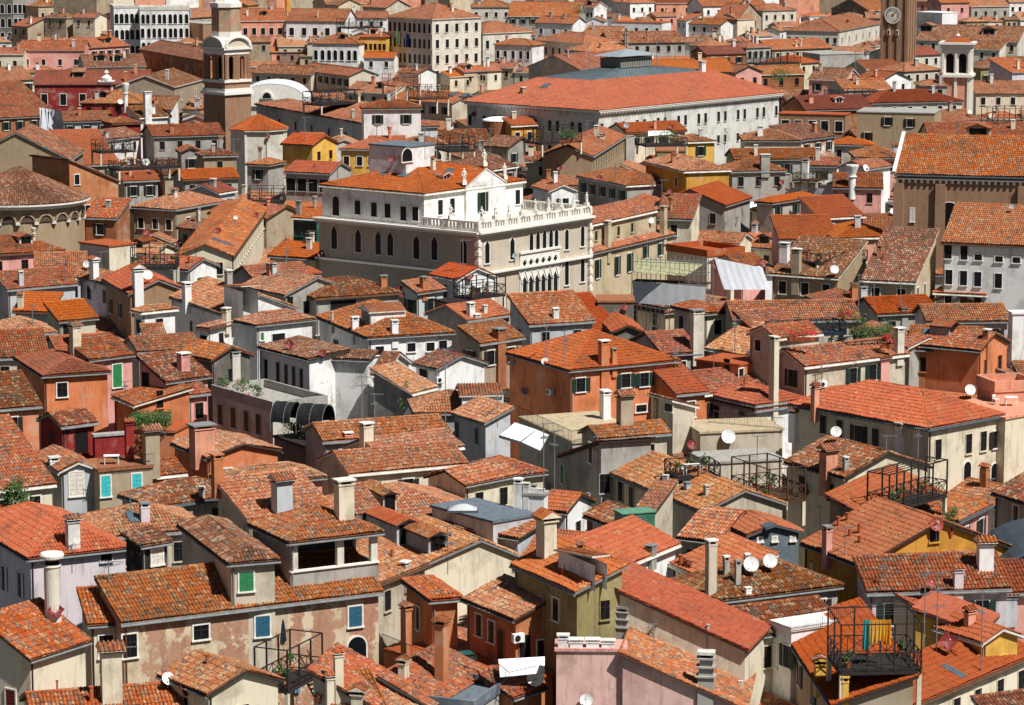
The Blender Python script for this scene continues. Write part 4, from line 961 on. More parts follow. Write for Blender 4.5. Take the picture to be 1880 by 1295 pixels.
h('terraced roof with glass skylight hut', 480, 505, 592, 500, 'd6', 13.6, 'flat', 'grey', floor='clay')
h('cream house with planted terrace right of the scaffold', 1298, 470, 1368, 463, 'd8', 14, 'flat', 'cream', floor='clay', par=.7)
h('pinkish house with red dish left of the brown roof', 1362, 492, 1412, 486, 'd6', 13.6, 'gu', 'pink', 'm', p=.38)
h('small orange roofs under the timber terrace', 858, 590, 942, 578, 'd7', 12.8, 'gu', 'grey', 'o', p=.38)
h('brown boarded hut beside the two tone roof', 822, 556, 866, 552, 'd3', 13.6, 'flat', 'brown', mat='plank', floor='dark')
# Gothic palace
h('white and brick Gothic palace with orange hip roof', 878, 426, 1083, 386, (583, 398), 19, 'flat', 'b8ab98', name='palace', cat='palace', mat='palebrick', floor='stone')
PAL_ = HOUSES[-1]
h('tan house with long tiled eave beside the Gothic palace', 1086, 466, 1241, 430, 'd5', 13.4, 'sf', 'sand', 'm', p=.36)
h('tan upper house with pink roof behind the long eave', 1081, 415, 1212, 386, 'd7', 16.8, 'gu', 'sand', 'm', p=.38)
# ---------------------------------------------------------------- houses, back rows
B3 = (.7, 1.2)
h('tan house with faded hip roof right of the round apse', 323, 386, 415, 370, (240, 371), 13.5, 'hip', 'tan', 'p', p=.4, mat='rough', ws=(3, 1, 'd', 2.2), wf=(2, 1, 'd', 2.2))
h('tan plastered house with orange roof below the hip house', 380, 391, 489, 403, 'd8', 13, 'gu', 'tan', 'm', p=.38, wf=(4, 1, 'd', 2.3))
h('low brown roof wedged beside the faded hip', 322, 418, 382, 426, 'd6', 12.4, 'gu', 'tan', 'b', p=.36)
h('house with teal glazed front left of the palace', 533, 400, 584, 403, 'd6', 14, 'gu', 'teal', 'o', p=.38, wf=(3, 1, 'k', 1.6, 1.1, 1.8))
h('orange roofs and terrace below the teal glazing', 490, 470, 582, 476, 'd8', 12.6, 'gu', 'beige', 'o', p=.36)
h('tan house with one green shutter and cap roof', 372, 288, 438, 286, 'd6', 15, 'hip', 'tan', 'b', p=.36, mat='rough')
h('house with green garage door under small gable', 330, 280, 372, 279, 'd5', 15, 'gn', 'grey', 'm', p=.4)
h('orange roof strip behind the grey glass hut', 335, 331, 441, 327, 'd7', 13, 'gu', 'grey', 'o', p=.36)
h('grey hut with greenish glass roof', 338, 352, 402, 356, 'd5', 13, 'gn', 'cold', 'r', p=.36)
h('small grey house with half hip beside the antennas', 449, 302, 494, 304, 'd6', 13.6, 'hip', 'grey', 'm', p=.36)
h('orange roof over dark teal veranda', 520, 316, 606, 320, 'd8', 13.4, 'gu', 'grey', 'o', p=.36, wf=(4, 1, 'k', 2, 1.6, 2))
h('yellow house with orange roof beside the octagon', 540, 262, 584, 263, 'd7', 14.2, 'gu', 'yellow', 'o', p=.4, wf=(1, 1, 'k', 2))
h('bright yellow gable house behind louvre flue', 574, 268, 622, 262, 'd7', 14.8, 'gn', 'yellow', 'o', p=.4)
h('yellow ochre house with orange hip and white frames', 622, 274, 718, 276, 'd8', 14.2, 'hip', 'yellow', 'o', p=.36, wf=(4, 1, 'd', 2))
h('long white house with corbelled eave and green shutters', 715, 236, 808, 229, (467, 191), 16.5, 'hip', 'cold', 'm', p=.22, wf=(3, 1, 'g', 2.6), ws=(8, 1, 'k', 2.8))
h('white upper storey with green shutters on the long white house', 665, 200, 776, 199, 'd7', 20, 'hip', 'white', 'm', p=.34, wf=(2, 1, 'g', 1.9))
h('grey plastered house with brown roof left of the bell tower', 322, 160, 374, 146, 'd13', 16, 'gu', 'grey', 'b', p=.36, mat='rough', wf=(2, 2, 'd', 2.4, .9, 1.6, 5))
h('red house with white framed windows and long dark roof', 60, 156, 275, 155, 'd14', 15.5, 'gu', 'red', 'r', p=.36, wf=(6, 1, 'd', 3.2, 1.3, 2.4))
h('low red house with hipped roof in front of the belfry', 146, 189, 264, 190, 'd11', 14.5, 'hip', 'red', 'm', p=.36)
h('wide roof with light verge at the left edge', -30, 219, 106, 212, 'd16', 14, 'sf', 'brown', 'm', p=.36)
h('pale low roofs beside the wrapped scaffold', 110, 224, 208, 222, 'd9', 13.6, 'gu', 'cold', 'm', p=.34)
h('small roof behind the white corner house', 206, 228, 262, 226, 'd7', 13.8, 'hip', 'red', 'm', p=.34)
h('white corner house with big white flue', 256, 217, 316, 214, 'd6', 14.6, 'sf', 'white', 'b', p=.3, wf=(1, 1, 'k', 2.4))
h('orange roofs in front of the bell tower', 280, 252, 414, 248, 'd10', 13.6, 'gu', 'grey', 'm', p=.34)
h('white walled house with two brown roofs and altana', 150, 264, 262, 250, 'd8', 13.2, 'gu', 'white', 'b', p=.36)
h('bright orange roof behind the black altanas', 122, 306, 222, 302, 'd14', 12.6, 'sf', 'tan', 'o', p=.34)
h('orange low roof right of the black altana', 226, 334, 294, 331, 'd6', 12.6, 'gu', 'grey', 'o', p=.36)
h('pink house with three dark windows', 32, 93, 156, 93, 'd12', 15, 'gu', 'pink', 'm', p=.36, wf=(4, 1, 'd', 3))
h('pink wing with plain wall and orange roof', 150, 90, 241, 84, 'd12', 15, 'gu', 'pink', 'm', p=.36)
h('cream house stub left of the pink house', -20, 100, 44, 100, 'd8', 14.4, 'gu', 'cream', 'm', p=.36, wf=(2, 1, 'k', 2.4))
h('brown roof with two dormers behind the red house', 154, 124, 270, 122, 'd14', 14.4, 'gu', 'beige', 'b', p=.36)
h('left edge orange roof behind the red house', -30, 150, 66, 146, 'd14', 14, 'gu', 'cream', 'm', p=.36)
h('long brown house with many roof flues', 253, 90, 376, 112, 'd12', 14.6, 'gu', 'brown', 'b', p=.36, wf=(8, 1, 'k', 3, .9, 1.7))
h('white palace with pinnacled parapet and traceried loggia', 256, 18.5, 348, 18, 'd12', 21, 'flat', 'white', floor='stone', par=.8, name='palace', cat='palace', wf=(9, 4, 'a', 2.6, 1.0, 2.7, 4.0))
h('white palace with tall rows of windows and balcony', 208, 14, 257, 13.5, 'd12', 21.5, 'flat', 'white', floor='stone', par=.5, name='palace', cat='palace', wf=(5, 3, 'a', 3.2, 1.1, 2.8, 4.6))
h('tall plain brown house with one arched window', 177, -10, 209, -12, 'd16', 24, 'flat', 'tan', wf=(1, 1, 'a', 12, 2, 4))
h('purplish brown palace with white window rows', 119, -8, 177, -8, 'd16', 23, 'flat', 'brown', name='palace', cat='palace', wf=(6, 3, 'd', 5, 1.2, 3, 4.4))
h('tan house between grey and brown palaces', 70, 12, 120, 10, 'd12', 20, 'hip', 'sand', 'm', p=.3, wf=(3, 2, 'd', 3, 1, 2, 4))
h('grey green palace with tall windows, far corner', 22, -14, 66, -14, 'd14', 24, 'flat', 'grey', name='palace', cat='palace', wf=(5, 4, 'd', 5, 1.1, 2.6, 4.2))
h('dark grey palace cut by the left edge', -30, -14, 23, -14, 'd14', 24, 'flat', 'dgrey', name='palace', cat='palace', wf=(4, 4, 'a', 5, 1.2, 2.8, 4.2))
h('salmon house under a long roof right of the bell tower', 440, 39, 524, 38.5, 'd16', 17.5, 'gu', 'salmon', 'm', p=.4, wf=(5, 2, 'd', 3, 1.2, 2, 6))
h('white house under a long roof with arched windows', 523, 39, 634, 40, 'd16', 17.5, 'gu', 'white', 'm', p=.4, wf=(5, 1, 'd', 3, 1.3, 2.2))
h('small white palace with pointed windows and balconies', 571, 80, 660, 81, 'd12', 16, 'hip', 'white', 'm', p=.4, wf=(7, 2, 'a', 3, 1, 2.6, 4.5), name='palace', cat='palace')
h('brown roofed chapel with small pediment behind white vault', 459, 133, 571, 138, 'd9', 14.4, 'gu', 'beige', 'b', p=.36)
h('cream house with regular small windows by the tall palace', 658, 68, 711, 68.5, 'd9', 17.5, 'hip', 'yellow', 'm', p=.34, wf=(6, 3, 'k', 2.6, .8, 1.7, 4.2))
h('tall cream palace with flags and balconies', 793, 36, 886, 32, 709, 22.5, 'hip', 'offw', 'm', p=.42, ws=(9, 5, 'a', 2.4, 1.1, 2.5, 4.0), wf=(5, 5, 'd', 2.4, 1.1, 2.2, 4.0), name='palace', cat='palace')
h('narrow orange house between two palaces', 812, 72, 830, 72, 'd8', 17, 'sf', 'orange', 'm', p=.3, wf=(2, 2, 'k', 3, 1, 2, 4))
h('grey palace with gothic windows beside the canal', 886, 62, 978, 58, 828, 17.5, 'hip', 'offw', 'm', p=.4, ws=(6, 3, 'a', 3, 1, 2.6, 4.4), wf=(5, 2, 'd', 3, 1.1, 2.2, 4.4), name='palace', cat='palace')
h('white lower house with grey shutters beside the grey palace', 905, 82, 978, 84, 'd8', 15, 'hip', 'white', 'm', p=.36, wf=(5, 2, 'k', 2.6, .9, 2.1, 4))
h('cream upper house above the grey palace', 863, 13, 941, 13, 'd14', 18, 'hip', 'offw', 'm', p=.36, wf=(4, 1, 'd', 2.4))
h('great brown roof sheltering the cream upper house', 930, 30, 1062, 31, 'd20', 16, 'gu', 'grey', 'm', p=.4)
h('cream house with tall flue beside the bare roof', 982, 74, 1070, 80, 'd12', 15.5, 'hip', 'cream', 'm', p=.38, wf=(7, 2, 'k', 2.6, .8, 1.8, 3.6))
h('white house with stepped flues far behind the big courtyard', 980, 42, 1052, 44, 'd9', 16, 'gu', 'white', 'm', p=.4, wf=(3, 1, 'k', 2.4))
h('long white house with garden wall, far back', 1121, 40, 1216, 42, 'd8', 16, 'flat', 'white', floor='clay', wf=(5, 1, 'k', 2.4))
h('orange roof behind the court lantern', 1062, 66, 1130, 68, 'd12', 16, 'gu', 'beige', 'm', p=.4)
h('low roof with tall mast behind the courtyard block', 1075, 95, 1165, 92, 'd10', 16.5, 'hip', 'beige', 'p', p=.4)
h('long brown roof beyond the courtyard block', 1120, 80, 1260, 78, 'd14', 15, 'gu', 'grey', 'b', p=.38)
h('wide roof with dormer behind the courtyard block', 1065, 128, 1200, 118, 'd16', 17, 'gu', 'beige', 'm', p=.36)
h('orange roof with white flue behind the courtyard block', 1200, 134, 1350, 132, 'd14', 17.5, 'gu', 'beige', 'o', p=.34)
h('ochre gabled house below the courtyard block', 938, 232, 988, 230, 'd7', 14.5, 'gu', 'ochre', 'o', p=.36, wf=(2, 1, 'd', 2))
h('ochre party wall with brick flue', 886, 232, 938, 234, 'd6', 13.8, 'sf', 'ochre', 'm', p=.4)
h('brown roof with dark skylight beside the long white house', 808, 266, 906, 264, 'd12', 13, 'gu', 'beige', 'b', p=.34)
h('small brown roof before the round white awning', 848, 292, 920, 290, 'd9', 13, 'hip', 'grey', 'b', p=.34)
h('grey gabled hut with brown cap roof', 933, 272, 985, 266, 'd6', 13.4, 'gn', 'grey', 'b', p=.4)
h('faded roof over cream wall beside the awning house', 962, 297, 1026, 297, 'd7', 12.8, 'gu', 'cream', 'm', p=.36)
h('faded roof over grey wall below the brick gable', 1026, 297, 1088, 290, 'd7', 12.8, 'gu', 'grey', 'm', p=.36)
h('brick gable house with orange roof and white flue', 1090, 288, 1150, 250, 'd9', 14, 'gu', 'tan', 'm', p=.36, mat='rough')
h('grey house with white awning and hedge on top', 1150, 250, 1186, 246, 'd8', 14, 'flat', 'grey', floor='grey')
h('long orange roof behind the hedge terrace', 1150, 245, 1262, 240, 'd8', 14.4, 'gu', 'cream', 'o', p=.36)
h('ochre house with mottled hip and dark shutters', 1256, 316, 1343, 313, (1181, 308), 15.6, 'hip', 'ochre', 'p', p=.38)
h('olive house with dark loggia behind the ochre house', 1205, 277, 1262, 277, 'd7', 14.6, 'flat', 'olive', floor='brown')
h('yellow terrace house beyond the ochre roof', 1258, 262, 1316, 260, 'd7', 14.8, 'hip', 'yellow', 'm', p=.34)
h('tan hipped roof behind the teal glass canopy', 1057, 324, 1150, 342, 'd9', 12.8, 'hip', 'grey', 'm', p=.36)
h('small white gable behind the palace terrace', 1008, 352, 1060, 350, 'd8', 13.4, 'gn', 'white', 'm', p=.4)
h('brown roof behind the palace pediment', 845, 322, 952, 306, 'd9', 13, 'gu', 'grey', 'b', p=.36)
h('grey gabled house with smooth red roof', 1202, 373, 1332, 379, 'd12', 13.8, 'gn', 'grey', 'n', p=.4, eave='d')
h('grey house with smooth red hip and green shutters', 1419, 374, 1501, 361, (1384, 367), 13.8, 'hip', 'grey', 'n', p=.4, eave='d')
h('grey hip house with square flue behind the smooth roofs', 1342, 316, 1446, 314, 'd9', 13.4, 'hip', 'grey', 'm', p=.38)
h('small white gable house with red dish', 1535, 308, 1592, 312, 'd8', 13.8, 'gn', 'white', 'm', p=.4)
h('white roof house beside the funnel flue', 1480, 305, 1540, 306, 'd6', 13.8, 'gu', 'white', 'm', p=.38)
h('white terrace block under the funnel flue', 1448, 336, 1540, 340, 'd6', 12.4, 'flat', 'cold', floor='grey')
h('orange roof right of the funnel flue', 1528, 345, 1622, 346, 'd10', 12.4, 'gu', 'pink', 'm', p=.36)
h('smooth red slope with three low flues', 1505, 402, 1590, 398, 'd7', 12, 'sf', 'pink', 'n', p=.34)
h('wide orange roof in front of the brick church', 1430, 441, 1540, 440, 'd8', 12.0, 'sf', 'pink', 'o', p=.3)
h('orange roof and pink box against the brick church', 1530, 438, 1644, 436, 'd10', 12.4, 'hip', 'salmon', 'o', p=.36)
h('cream house with orange roof left of the grey gable', 1200, 402, 1272, 404, 'd7', 13, 'sf', 'cream', 'm', p=.4)
h('long low roof with flue behind the grey hip house', 1347, 294, 1504, 292, 'd8', 13, 'gu', 'grey', 'm', p=.36)
h('white walled hip house below the courtyard block', 1364, 259, 1472, 259, 'd10', 14.2, 'hip', 'offw', 'm', p=.34, wf=(3, 1, 'k', 2.4))
h('faded wall house with shed roof beside the tall plain wall', 1472, 258, 1536, 250, 'd7', 14, 'sf', 'offw', 'b', p=.3, mat='peel')
h('hip roof with dark valley before the tall plain wall', 1570, 290, 1660, 290, 'd10', 12.8, 'hip', 'pink', 'm', p=.36)
h('tall bare brick wall house with four dark windows', 1572, 205, 1717, 208, 'd10', 17.5, 'flat', 'sand', mat='rough', floor='grey')
h('red brick house with white balustrade', 1428, 208, 1553, 211, 'd5', 16.5, 'flat', 'brown', mat='brick', floor='clay', wf=(5, 1, 'd', 2.2, 1.4, 1.9))
h('brown roof above the white balustrade', 1478, 203, 1604, 200, 'd12', 16.6, 'gu', 'brown', 'r', p=.36)
h('pinkish wall roof between balustrade and belfry', 1482, 146, 1552, 148, 'd12', 16, 'gu', 'pink', 'b', p=.36)
h('pink gabled wall beside the courtyard roof', 1350, 134, 1402, 132, 'd10', 17.4, 'gn', 'pink', 'm', p=.4)
h('brown dormer house with garden beside courtyard roof', 1390, 138, 1480, 136, 'd9', 16.6, 'gu', 'brown', 'm', p=.36)
h('long cornice house with two tiered roof near the belfry', 1600, 190, 1770, 186, 'd12', 15.6, 'hip', 'offw', 'r', p=.34)
h('roof storey on the two tiered roof', 1686, 157, 1742, 157, 'd7', 18, 'hip', 'grey', 'm', p=.3)
h('orange roof behind the brick church', 1706, 262, 1905, 262, 'd16', 15, 'gu', 'beige', 'm', p=.34)
h('roofs left of the iron altana', 1720, 226, 1800, 222, 'd10', 14.6, 'gu', 'cream', 'm', p=.36)
h('dark lean-to right of the belfry', 1800, 126, 1862, 124, 'd9', 16, 'hip', 'olive', 'b', p=.36, wf=(3, 1, 'g', 2.4))
h('lavender house at the right edge behind the belfry', 1858, 134, 1910, 132, 'd9', 16.5, 'sf', 'lav', 'm', p=.3, wf=(2, 1, 'k', 2.6))
h('orange roof right of the belfry foot', 1790, 172, 1905, 172, 'd12', 15, 'gu', 'cream', 'm', p=.36)
h('great brown roof behind the clock tower', 1680, 74, 1870, 78, 'd18', 16.5, 'gu', 'offw', 'b', p=.4)
h('offwhite palace with hip roof left of the clock tower', 1541, 58, 1617, 54, (1441, 56), 16, 'hip', 'offw', 'm', p=.4, wf=(6, 2, 'k', 2.6, .9, 1.6, 4), ws=(7, 2, 'k', 2.6, .9, 1.6, 4))
h('grey blank walled house below the offwhite palace', 1505, 100, 1586, 98, 'd10', 15.6, 'flat', 'grey', floor='grey')
h('orange pavilion roof beside grey blank wall', 1448, 118, 1506, 114, 'd9', 15, 'hip', 'cream', 'o', p=.36)
h('brown roof with glazed attic among far roofs', 1370, 88, 1418, 86, 'd8', 16.5, 'hip', 'grey', 'm', p=.34, wf=(4, 1, 'k', 1.8, 1, 1.6))
h('sunlit slope right of the glazed attic', 1418, 92, 1530, 88, 'd12', 15.4, 'gu', 'beige', 'm', p=.36)
h('two tan flues house among far roofs', 1280, 80, 1330, 80, 'd9', 15.5, 'gu', 'cream', 'b', p=.36)
h('reddish roof before the two tan flues', 1296, 100, 1372, 98, 'd9', 15.5, 'gu', 'brown', 'r', p=.36)
h('low orange hip among far roofs', 1296, 86, 1352, 84, 'd8', 16.2, 'hip', 'beige', 'm', p=.36)
h('cream gable house far back with three windows', 1316, 34, 1354, 36, 'd8', 16, 'gn', 'cream', 'm', p=.4, wf=(1, 1, 'k', 2))
h('white and grey house row far back', 1262, 44, 1324, 46, 'd8', 15.5, 'gu', 'white', 'm', p=.36)
h('tan gable house with tall cream flues far back', 1354, 36, 1400, 30, 'd8', 16, 'gn', 'tan', 'm', p=.4, wf=(2, 1, 'k', 2))
h('long orange roof above the cream gable', 1290, 12, 1410, 10, 'd14', 16, 'gu', 'white', 'm', p=.4, wf=(6, 1, 'k', 2))
h('hip roof house with white attic far back', 1400, 20, 1464, 18, 'd10', 16.5, 'hip', 'offw', 'm', p=.36, wf=(4, 1, 'k', 2.2))
h('dark gabled barn roof left of the clock tower', 1524, 16, 1596, 20, 'd10', 17, 'gn', 'dgrey', 'm', p=.4)
h('roofs right of the dark gabled barn', 1590, 34, 1618, 34, 'd9', 16, 'gu', 'sand', 'm', p=.36)
h('white wall house at the far top right', 1682, 22, 1730, 24, 'd8', 17, 'flat', 'white', floor='white')
h('long white cornice beneath the great brown roof', 1768, 90, 1836, 92, 'd6', 15, 'sf', 'offw', 'b', p=.3)
h('brown roof with dark attic windows before the clock tower', 1640, 104, 1730, 100, 'd10', 15, 'gu', 'offw', 'r', p=.36)
h('russet roof with round flues below the clock tower', 1590, 128, 1660, 126, 'd10', 15, 'gu', 'beige', 'r', p=.36)
h('pale roof patchwork below the clock tower', 1660, 132, 1730, 128, 'd9', 15, 'hip', 'beige', 'm', p=.36)
h('white gable with two dark openings near the belfry', 1616, 150, 1676, 146, 'd8', 16, 'gn', 'white', 'm', p=.36, wf=(2, 1, 'k', 1.6))
h('low reddish roofs under the white gable', 1550, 166, 1640, 164, 'd10', 15.4, 'gu', 'beige', 'm', p=.36)
h('long orange wing right of the white vault', 630, 168, 720, 172, 'd10', 15.6, 'gu', 'beige', 'm', p=.34)
h('orange slope with dark dormers left of the courtyard block', 712, 182, 830, 190, 'd10', 15.8, 'gu', 'beige', 'm', p=.3)
h('narrow roof with altana above the long white house', 590, 196, 668, 206, 'd8', 17.4, 'gu', 'white', 'm', p=.3)
h('tan roof behind the white vault', 545, 128, 640, 140, 'd8', 15, 'gu', 'beige', 'm', p=.36)
h('far hip roof above the cream windows row', 600, 8, 700, 6, 'd14', 17, 'gu', 'beige', 'm', p=.4)
h('orange roof with black altana behind the cream house', 632, 34, 712, 34, 'd10', 17.5, 'gu', 'white', 'm', p=.36)
h('roofs at the horizon left of the bell tower', 345, 34, 402, 30, 'd12', 16, 'gu', 'tan', 'm', p=.4)
h('brick block with small flues left of the bell tower', 335, 40, 372, 44, 'd9', 17, 'flat', 'brown', mat='brick')
# the last rows before the frame ends
_r = random.Random(5)
_tone = dict(m='mottled', o='bright orange', b='weathered brown', r='dark russet', p='sun bleached')
_where = ['far left of the cream palace', 'above the tall cream palace', 'right of the cream palace', 'above the courtyard block', 'left of the clock tower', 'beside the clock tower', 'near the top right corner']
_sh = dict(hip='hip roof', gu='long gable roof', gn='gable front', sf='lean-to roof')
_used = set()
for _y, _x0, _x1, _st in ((6, 395, 1900, 62), (-22, -20, 1900, 70), (-40, -40, 1900, 80)):
    _x = _x0
    while _x < _x1:
        _w = _r.uniform(38, 74); _yy = _y + _r.uniform(-7, 7)
        if not (_y > 0 and (430 < _x + _w / 2 < 640 or 700 < _x + _w / 2 < 1000 or 1600 < _x + _w < 1690 or 1260 < _x < 1600)):
            for _ in range(30):
                c = _r.choice('white cream beige offw salmon pink tan grey ochre'.split()); t = _r.choice('mmmobrp'); k = _r.choice(['hip', 'gu', 'gu', 'gn'])
                wz = _where[0 if _x < 640 else 1 if _x < 800 else 2 if _x < 960 else 3 if _x < 1260 else 4 if _x < 1560 else 5 if _x < 1720 else 6]
                lab = f"far {c.replace('offw', 'ivory')} house with {_tone[t]} {_sh[k]} {wz}"
                if lab not in _used: break
            _used.add(lab)
            h(lab, _x, _yy, _x + _w, _yy + _r.uniform(-2, 2), 'd%d' % _r.randint(8, 14), _r.uniform(14.5, 17.5), k, c, t, p=.4, wf=(_r.randint(2, 5), 1, 'k', 2.4))
        _x += _w + _r.uniform(-4, 8)
# ---------------------------------------------------------------- landmarks
def arch_panel(mb, M, w, hh, ow, oh, mi_wall, mi_dark, n=10, t=.35):
    """a wall bay w x hh with an arched opening ow x oh, local x along the wall, y out; M maps to the building"""
    x = ow / 2; zs = oh - x; V = lambda a, y, z: M @ Vector((a, y, z))
    arc = [(x * math.cos(math.pi * k / n), zs + x * math.sin(math.pi * k / n)) for k in range(n + 1)]
    mb.face([V(-w / 2, 0, 0), V(-x, 0, 0), V(-x, 0, zs), V(-w / 2, 0, zs)], mi_wall); mb.face([V(x, 0, 0), V(w / 2, 0, 0), V(w / 2, 0, zs), V(x, 0, zs)], mi_wall)
    top = [V(w / 2, 0, zs)] + [V(w / 2, 0, hh), V(-w / 2, 0, hh)] + [V(-w / 2, 0, zs)]
    for k in range(n):
        a, b = arc[k], arc[k + 1]; mb.face([V(a[0], 0, a[1]), V(a[0], 0, hh), V(b[0], 0, hh), V(b[0], 0, b[1])], mi_wall)
        mb.face([V(a[0], 0, a[1]), V(b[0], 0, b[1]), V(b[0], -t, b[1]), V(a[0], -t, a[1])], mi_wall)
    mb.face([V(x, 0, zs), V(w / 2, 0, zs), V(w / 2, 0, hh), V(x, 0, hh)], mi_wall); mb.face([V(-w / 2, 0, zs), V(-x, 0, zs), V(-x, 0, hh), V(-w / 2, 0, hh)], mi_wall)
    for sx in (-1, 1): mb.face([V(sx * x, 0, 0), V(sx * x, -t, 0), V(sx * x, -t, zs), V(sx * x, 0, zs)], mi_wall)
def sq(r, a): return [Vector((r * math.cos(a + k * math.pi / 2), r * math.sin(a + k * math.pi / 2), 0)) for k in range(4)]
def ngon(r, n, a=0.): return [Vector((r * math.cos(a + 2 * math.pi * k / n), r * math.sin(a + 2 * math.pi * k / n), 0)) for k in range(n)]
def lift(poly, z): return [p + Vector((0, 0, z)) for p in poly]
def add_bvh_box(P, r, z0, z1, idx):
    q = ngon(r, 8, .39)
    for i in range(8): bvh_add([P + q[i] + Vector((0, 0, z0)), P + q[(i + 1) % 8] + Vector((0, 0, z0)), P + q[(i + 1) % 8] + Vector((0, 0, z1)), P + q[i] + Vector((0, 0, z1))], idx, 'wall')
def reg(X, lab, P, roof, wall, z):
    HOUSES.append(dict(X=X, roof=roof, wall=wall, lab=lab, A=P.copy(), u=Vector((1, 0, 0)), n=Vector((0, 1, 0)), W=1, D=1, z=z, loc=P.copy(), xloc=P.copy(), H=lambda a, b: 0, o=0, kind='x', wf=None, ws=None, side=0, cat='', wcol=''))
    return len(HOUSES) - 1
BR = wall_mat('brick'); ST = wall_mat('stucco')
# --- the Gothic palace's white upper storey, lantern room and terrace
def palace():
    hd = PAL_; W_, D, z = hd['W'], hd['D'], hd['z']; b0 = .33 * D
    up = sub(hd, .15, b0, W_ * .9, D - b0 - .1, z + 3.9, 'hip', z, wall='white', tile='o', p=.3, eave='w')
    cu = sub(hd, W_ * .22, b0 + (D - b0) * .40, W_ * .26, (D - b0) * .36, z + 8.9, 'flat', z + 3, wall='white', floor='zinc')
    g = sub(hd, W_ * .36, b0 - .12, W_ * .36, 8, z + 4.2, 'gn', z, wall='white', tile='o', p=.5, eave='w', ov=.1)
    A, u, n = hd['A'], hd['u'], hd['n']; P = lambda a, b, h_: A + u * a + n * b + Vector((0, 0, h_)) - hd['xloc']
    for nm, (a0, c0, a1, c1) in (('balustrade', (0, 0, W_, 0)), ('balustrade', (0, 0, 0, b0)), ('balustrade', (W_, 0, W_, D * .6))):
        mb = MB(); L = math.hypot(a1 - a0, c1 - c0); k = max(2, int(L / .5)); d = (P(a1, c1, 0) - P(a0, c0, 0)).normalized()
        R = Matrix(((d.x, -d.y, 0), (d.y, d.x, 0), (0, 0, 1))); mid = P((a0 + a1) / 2, (c0 + c1) / 2, z)
        mb.box(mid + Vector((0, 0, .14)), L + .3, .34, .24, 0, R); mb.box(mid + Vector((0, 0, 1.1)), L + .3, .36, .2, 0, R)
        for j in range(k + 1):
            t = j / k; q = P(a0 + (a1 - a0) * t, c0 + (c1 - c0) * t, z); pier = j % 5 == 0
            mb.box(q + Vector((0, 0, .62)), (.5 if pier else .2), (.4 if pier else .2), .8, 0, R)
        link(nm, mb.mesh(nm, [STONE]), hd['X'])
    mb = MB()
    for dz, pr in ((-.15, .35), (-.45, .2), (-3.9 - 1.2, .15)):
        for (a0, c0, a1, c1) in ((-pr, -pr, W_ + pr, -pr), (-pr, -pr, -pr, D + pr)):
            d = (P(a1, c1, 0) - P(a0, c0, 0)); L = d.length; d.normalize(); R = Matrix(((d.x, -d.y, 0), (d.y, d.x, 0), (0, 0, 1)))
            mb.box(P((a0 + a1) / 2, (c0 + c1) / 2, z + dz) , L, .3 + pr, .24, 0, R)
    link('cornice', mb.mesh('cornice', [STONE]), hd['X'])
    mb = MB(); mb2 = MB()
    for zz in np.arange(1, z - .5, .55):
        e = .3 if int(zz / .55) % 2 else .2
        mb.box(P(0, 0, zz), e * 2, e * 2, .54, 0, rotM(u, n)); mb2.box(P(W_, 0, zz), e * 2, e * 2, .54, 0, rotM(u, n))
    link('quoins', mb.mesh('quoins', [STONE]), hd['X']); link('quoins', mb2.mesh('quoins', [STONE]), hd['X'])
    def statue(q, hgt, lab, rot):
        X = thing('statue', lab, 'statue', q, 'white statues on the palace terrace'); X.rotation_euler = (0, 0, rot)
        b = MB(); b.box((0, 0, .25), .55, .55, .5); link('plinth', b.mesh('plinth', [STONE]), X)
        b = MB(); s = hgt / 1.9
        b.lathe([(.27 * s, .5), (.24 * s, .9), (.2 * s, 1.25 * s + .3), (.25 * s, 1.55 * s + .3), (.27 * s, 1.7 * s + .3), (.1 * s, 1.82 * s + .3), (.085 * s, 1.9 * s + .3), (.14 * s, 2.0 * s + .3), (.14 * s, 2.1 * s + .3), (.07 * s, 2.2 * s + .3), (0, 2.22 * s + .3)], 10)
        b.bar((.24 * s, 0, 1.68 * s + .3), (.36 * s, -.15, 1.25 * s + .3), .07 * s, 0, 6); b.bar((.36 * s, -.15, 1.25 * s + .3), (.12 * s, -.3, 1.3 * s + .3), .06 * s, 0, 6)
        b.bar((-.24 * s, 0, 1.68 * s + .3), (-.38 * s, .02, 1.3 * s + .3), .07 * s, 0, 6); b.bar((-.38 * s, .02, 1.3 * s + .3), (-.32 * s, -.12, 1.0 * s + .3), .06 * s, 0, 6)
        b.bar((.1 * s, -.05, .5), (.12 * s, -.22, 1.1 * s + .2), .13 * s, 0, 6)
        link('figure', b.mesh('figure', [STONE]), X)
    where = ['at the near corner', 'second from the near corner', 'third from the near corner', 'fourth from the near corner', 'in the middle of the long side', 'right of the long side middle', 'near the far end', 'next to the far corner', 'at the far corner']
    for k, wv in enumerate(where): statue(A + u * (W_ * (.03 + .94 * k / 8)) + Vector((0, 0, z + 1.15)), 1.3, f'white stone statue {wv} of the palace balustrade', k * .7)
    statue(A + n * (b0 * .5) + Vector((0, 0, z + 1.15)), 1.3, 'white stone statue on the short left side of the palace balustrade', .4)
    for a, lab in ((.36, 'left end'), (.54, 'peak'), (.72, 'right end')):
        zz = z + 4.4 + (.5 * W_ * .18 if a == .54 else 0)
        statue(A + u * (W_ * a) + n * (b0 + .2) + Vector((0, 0, zz)), 1.5, f'white stone statue on the {lab} of the palace pediment', a)
palace()
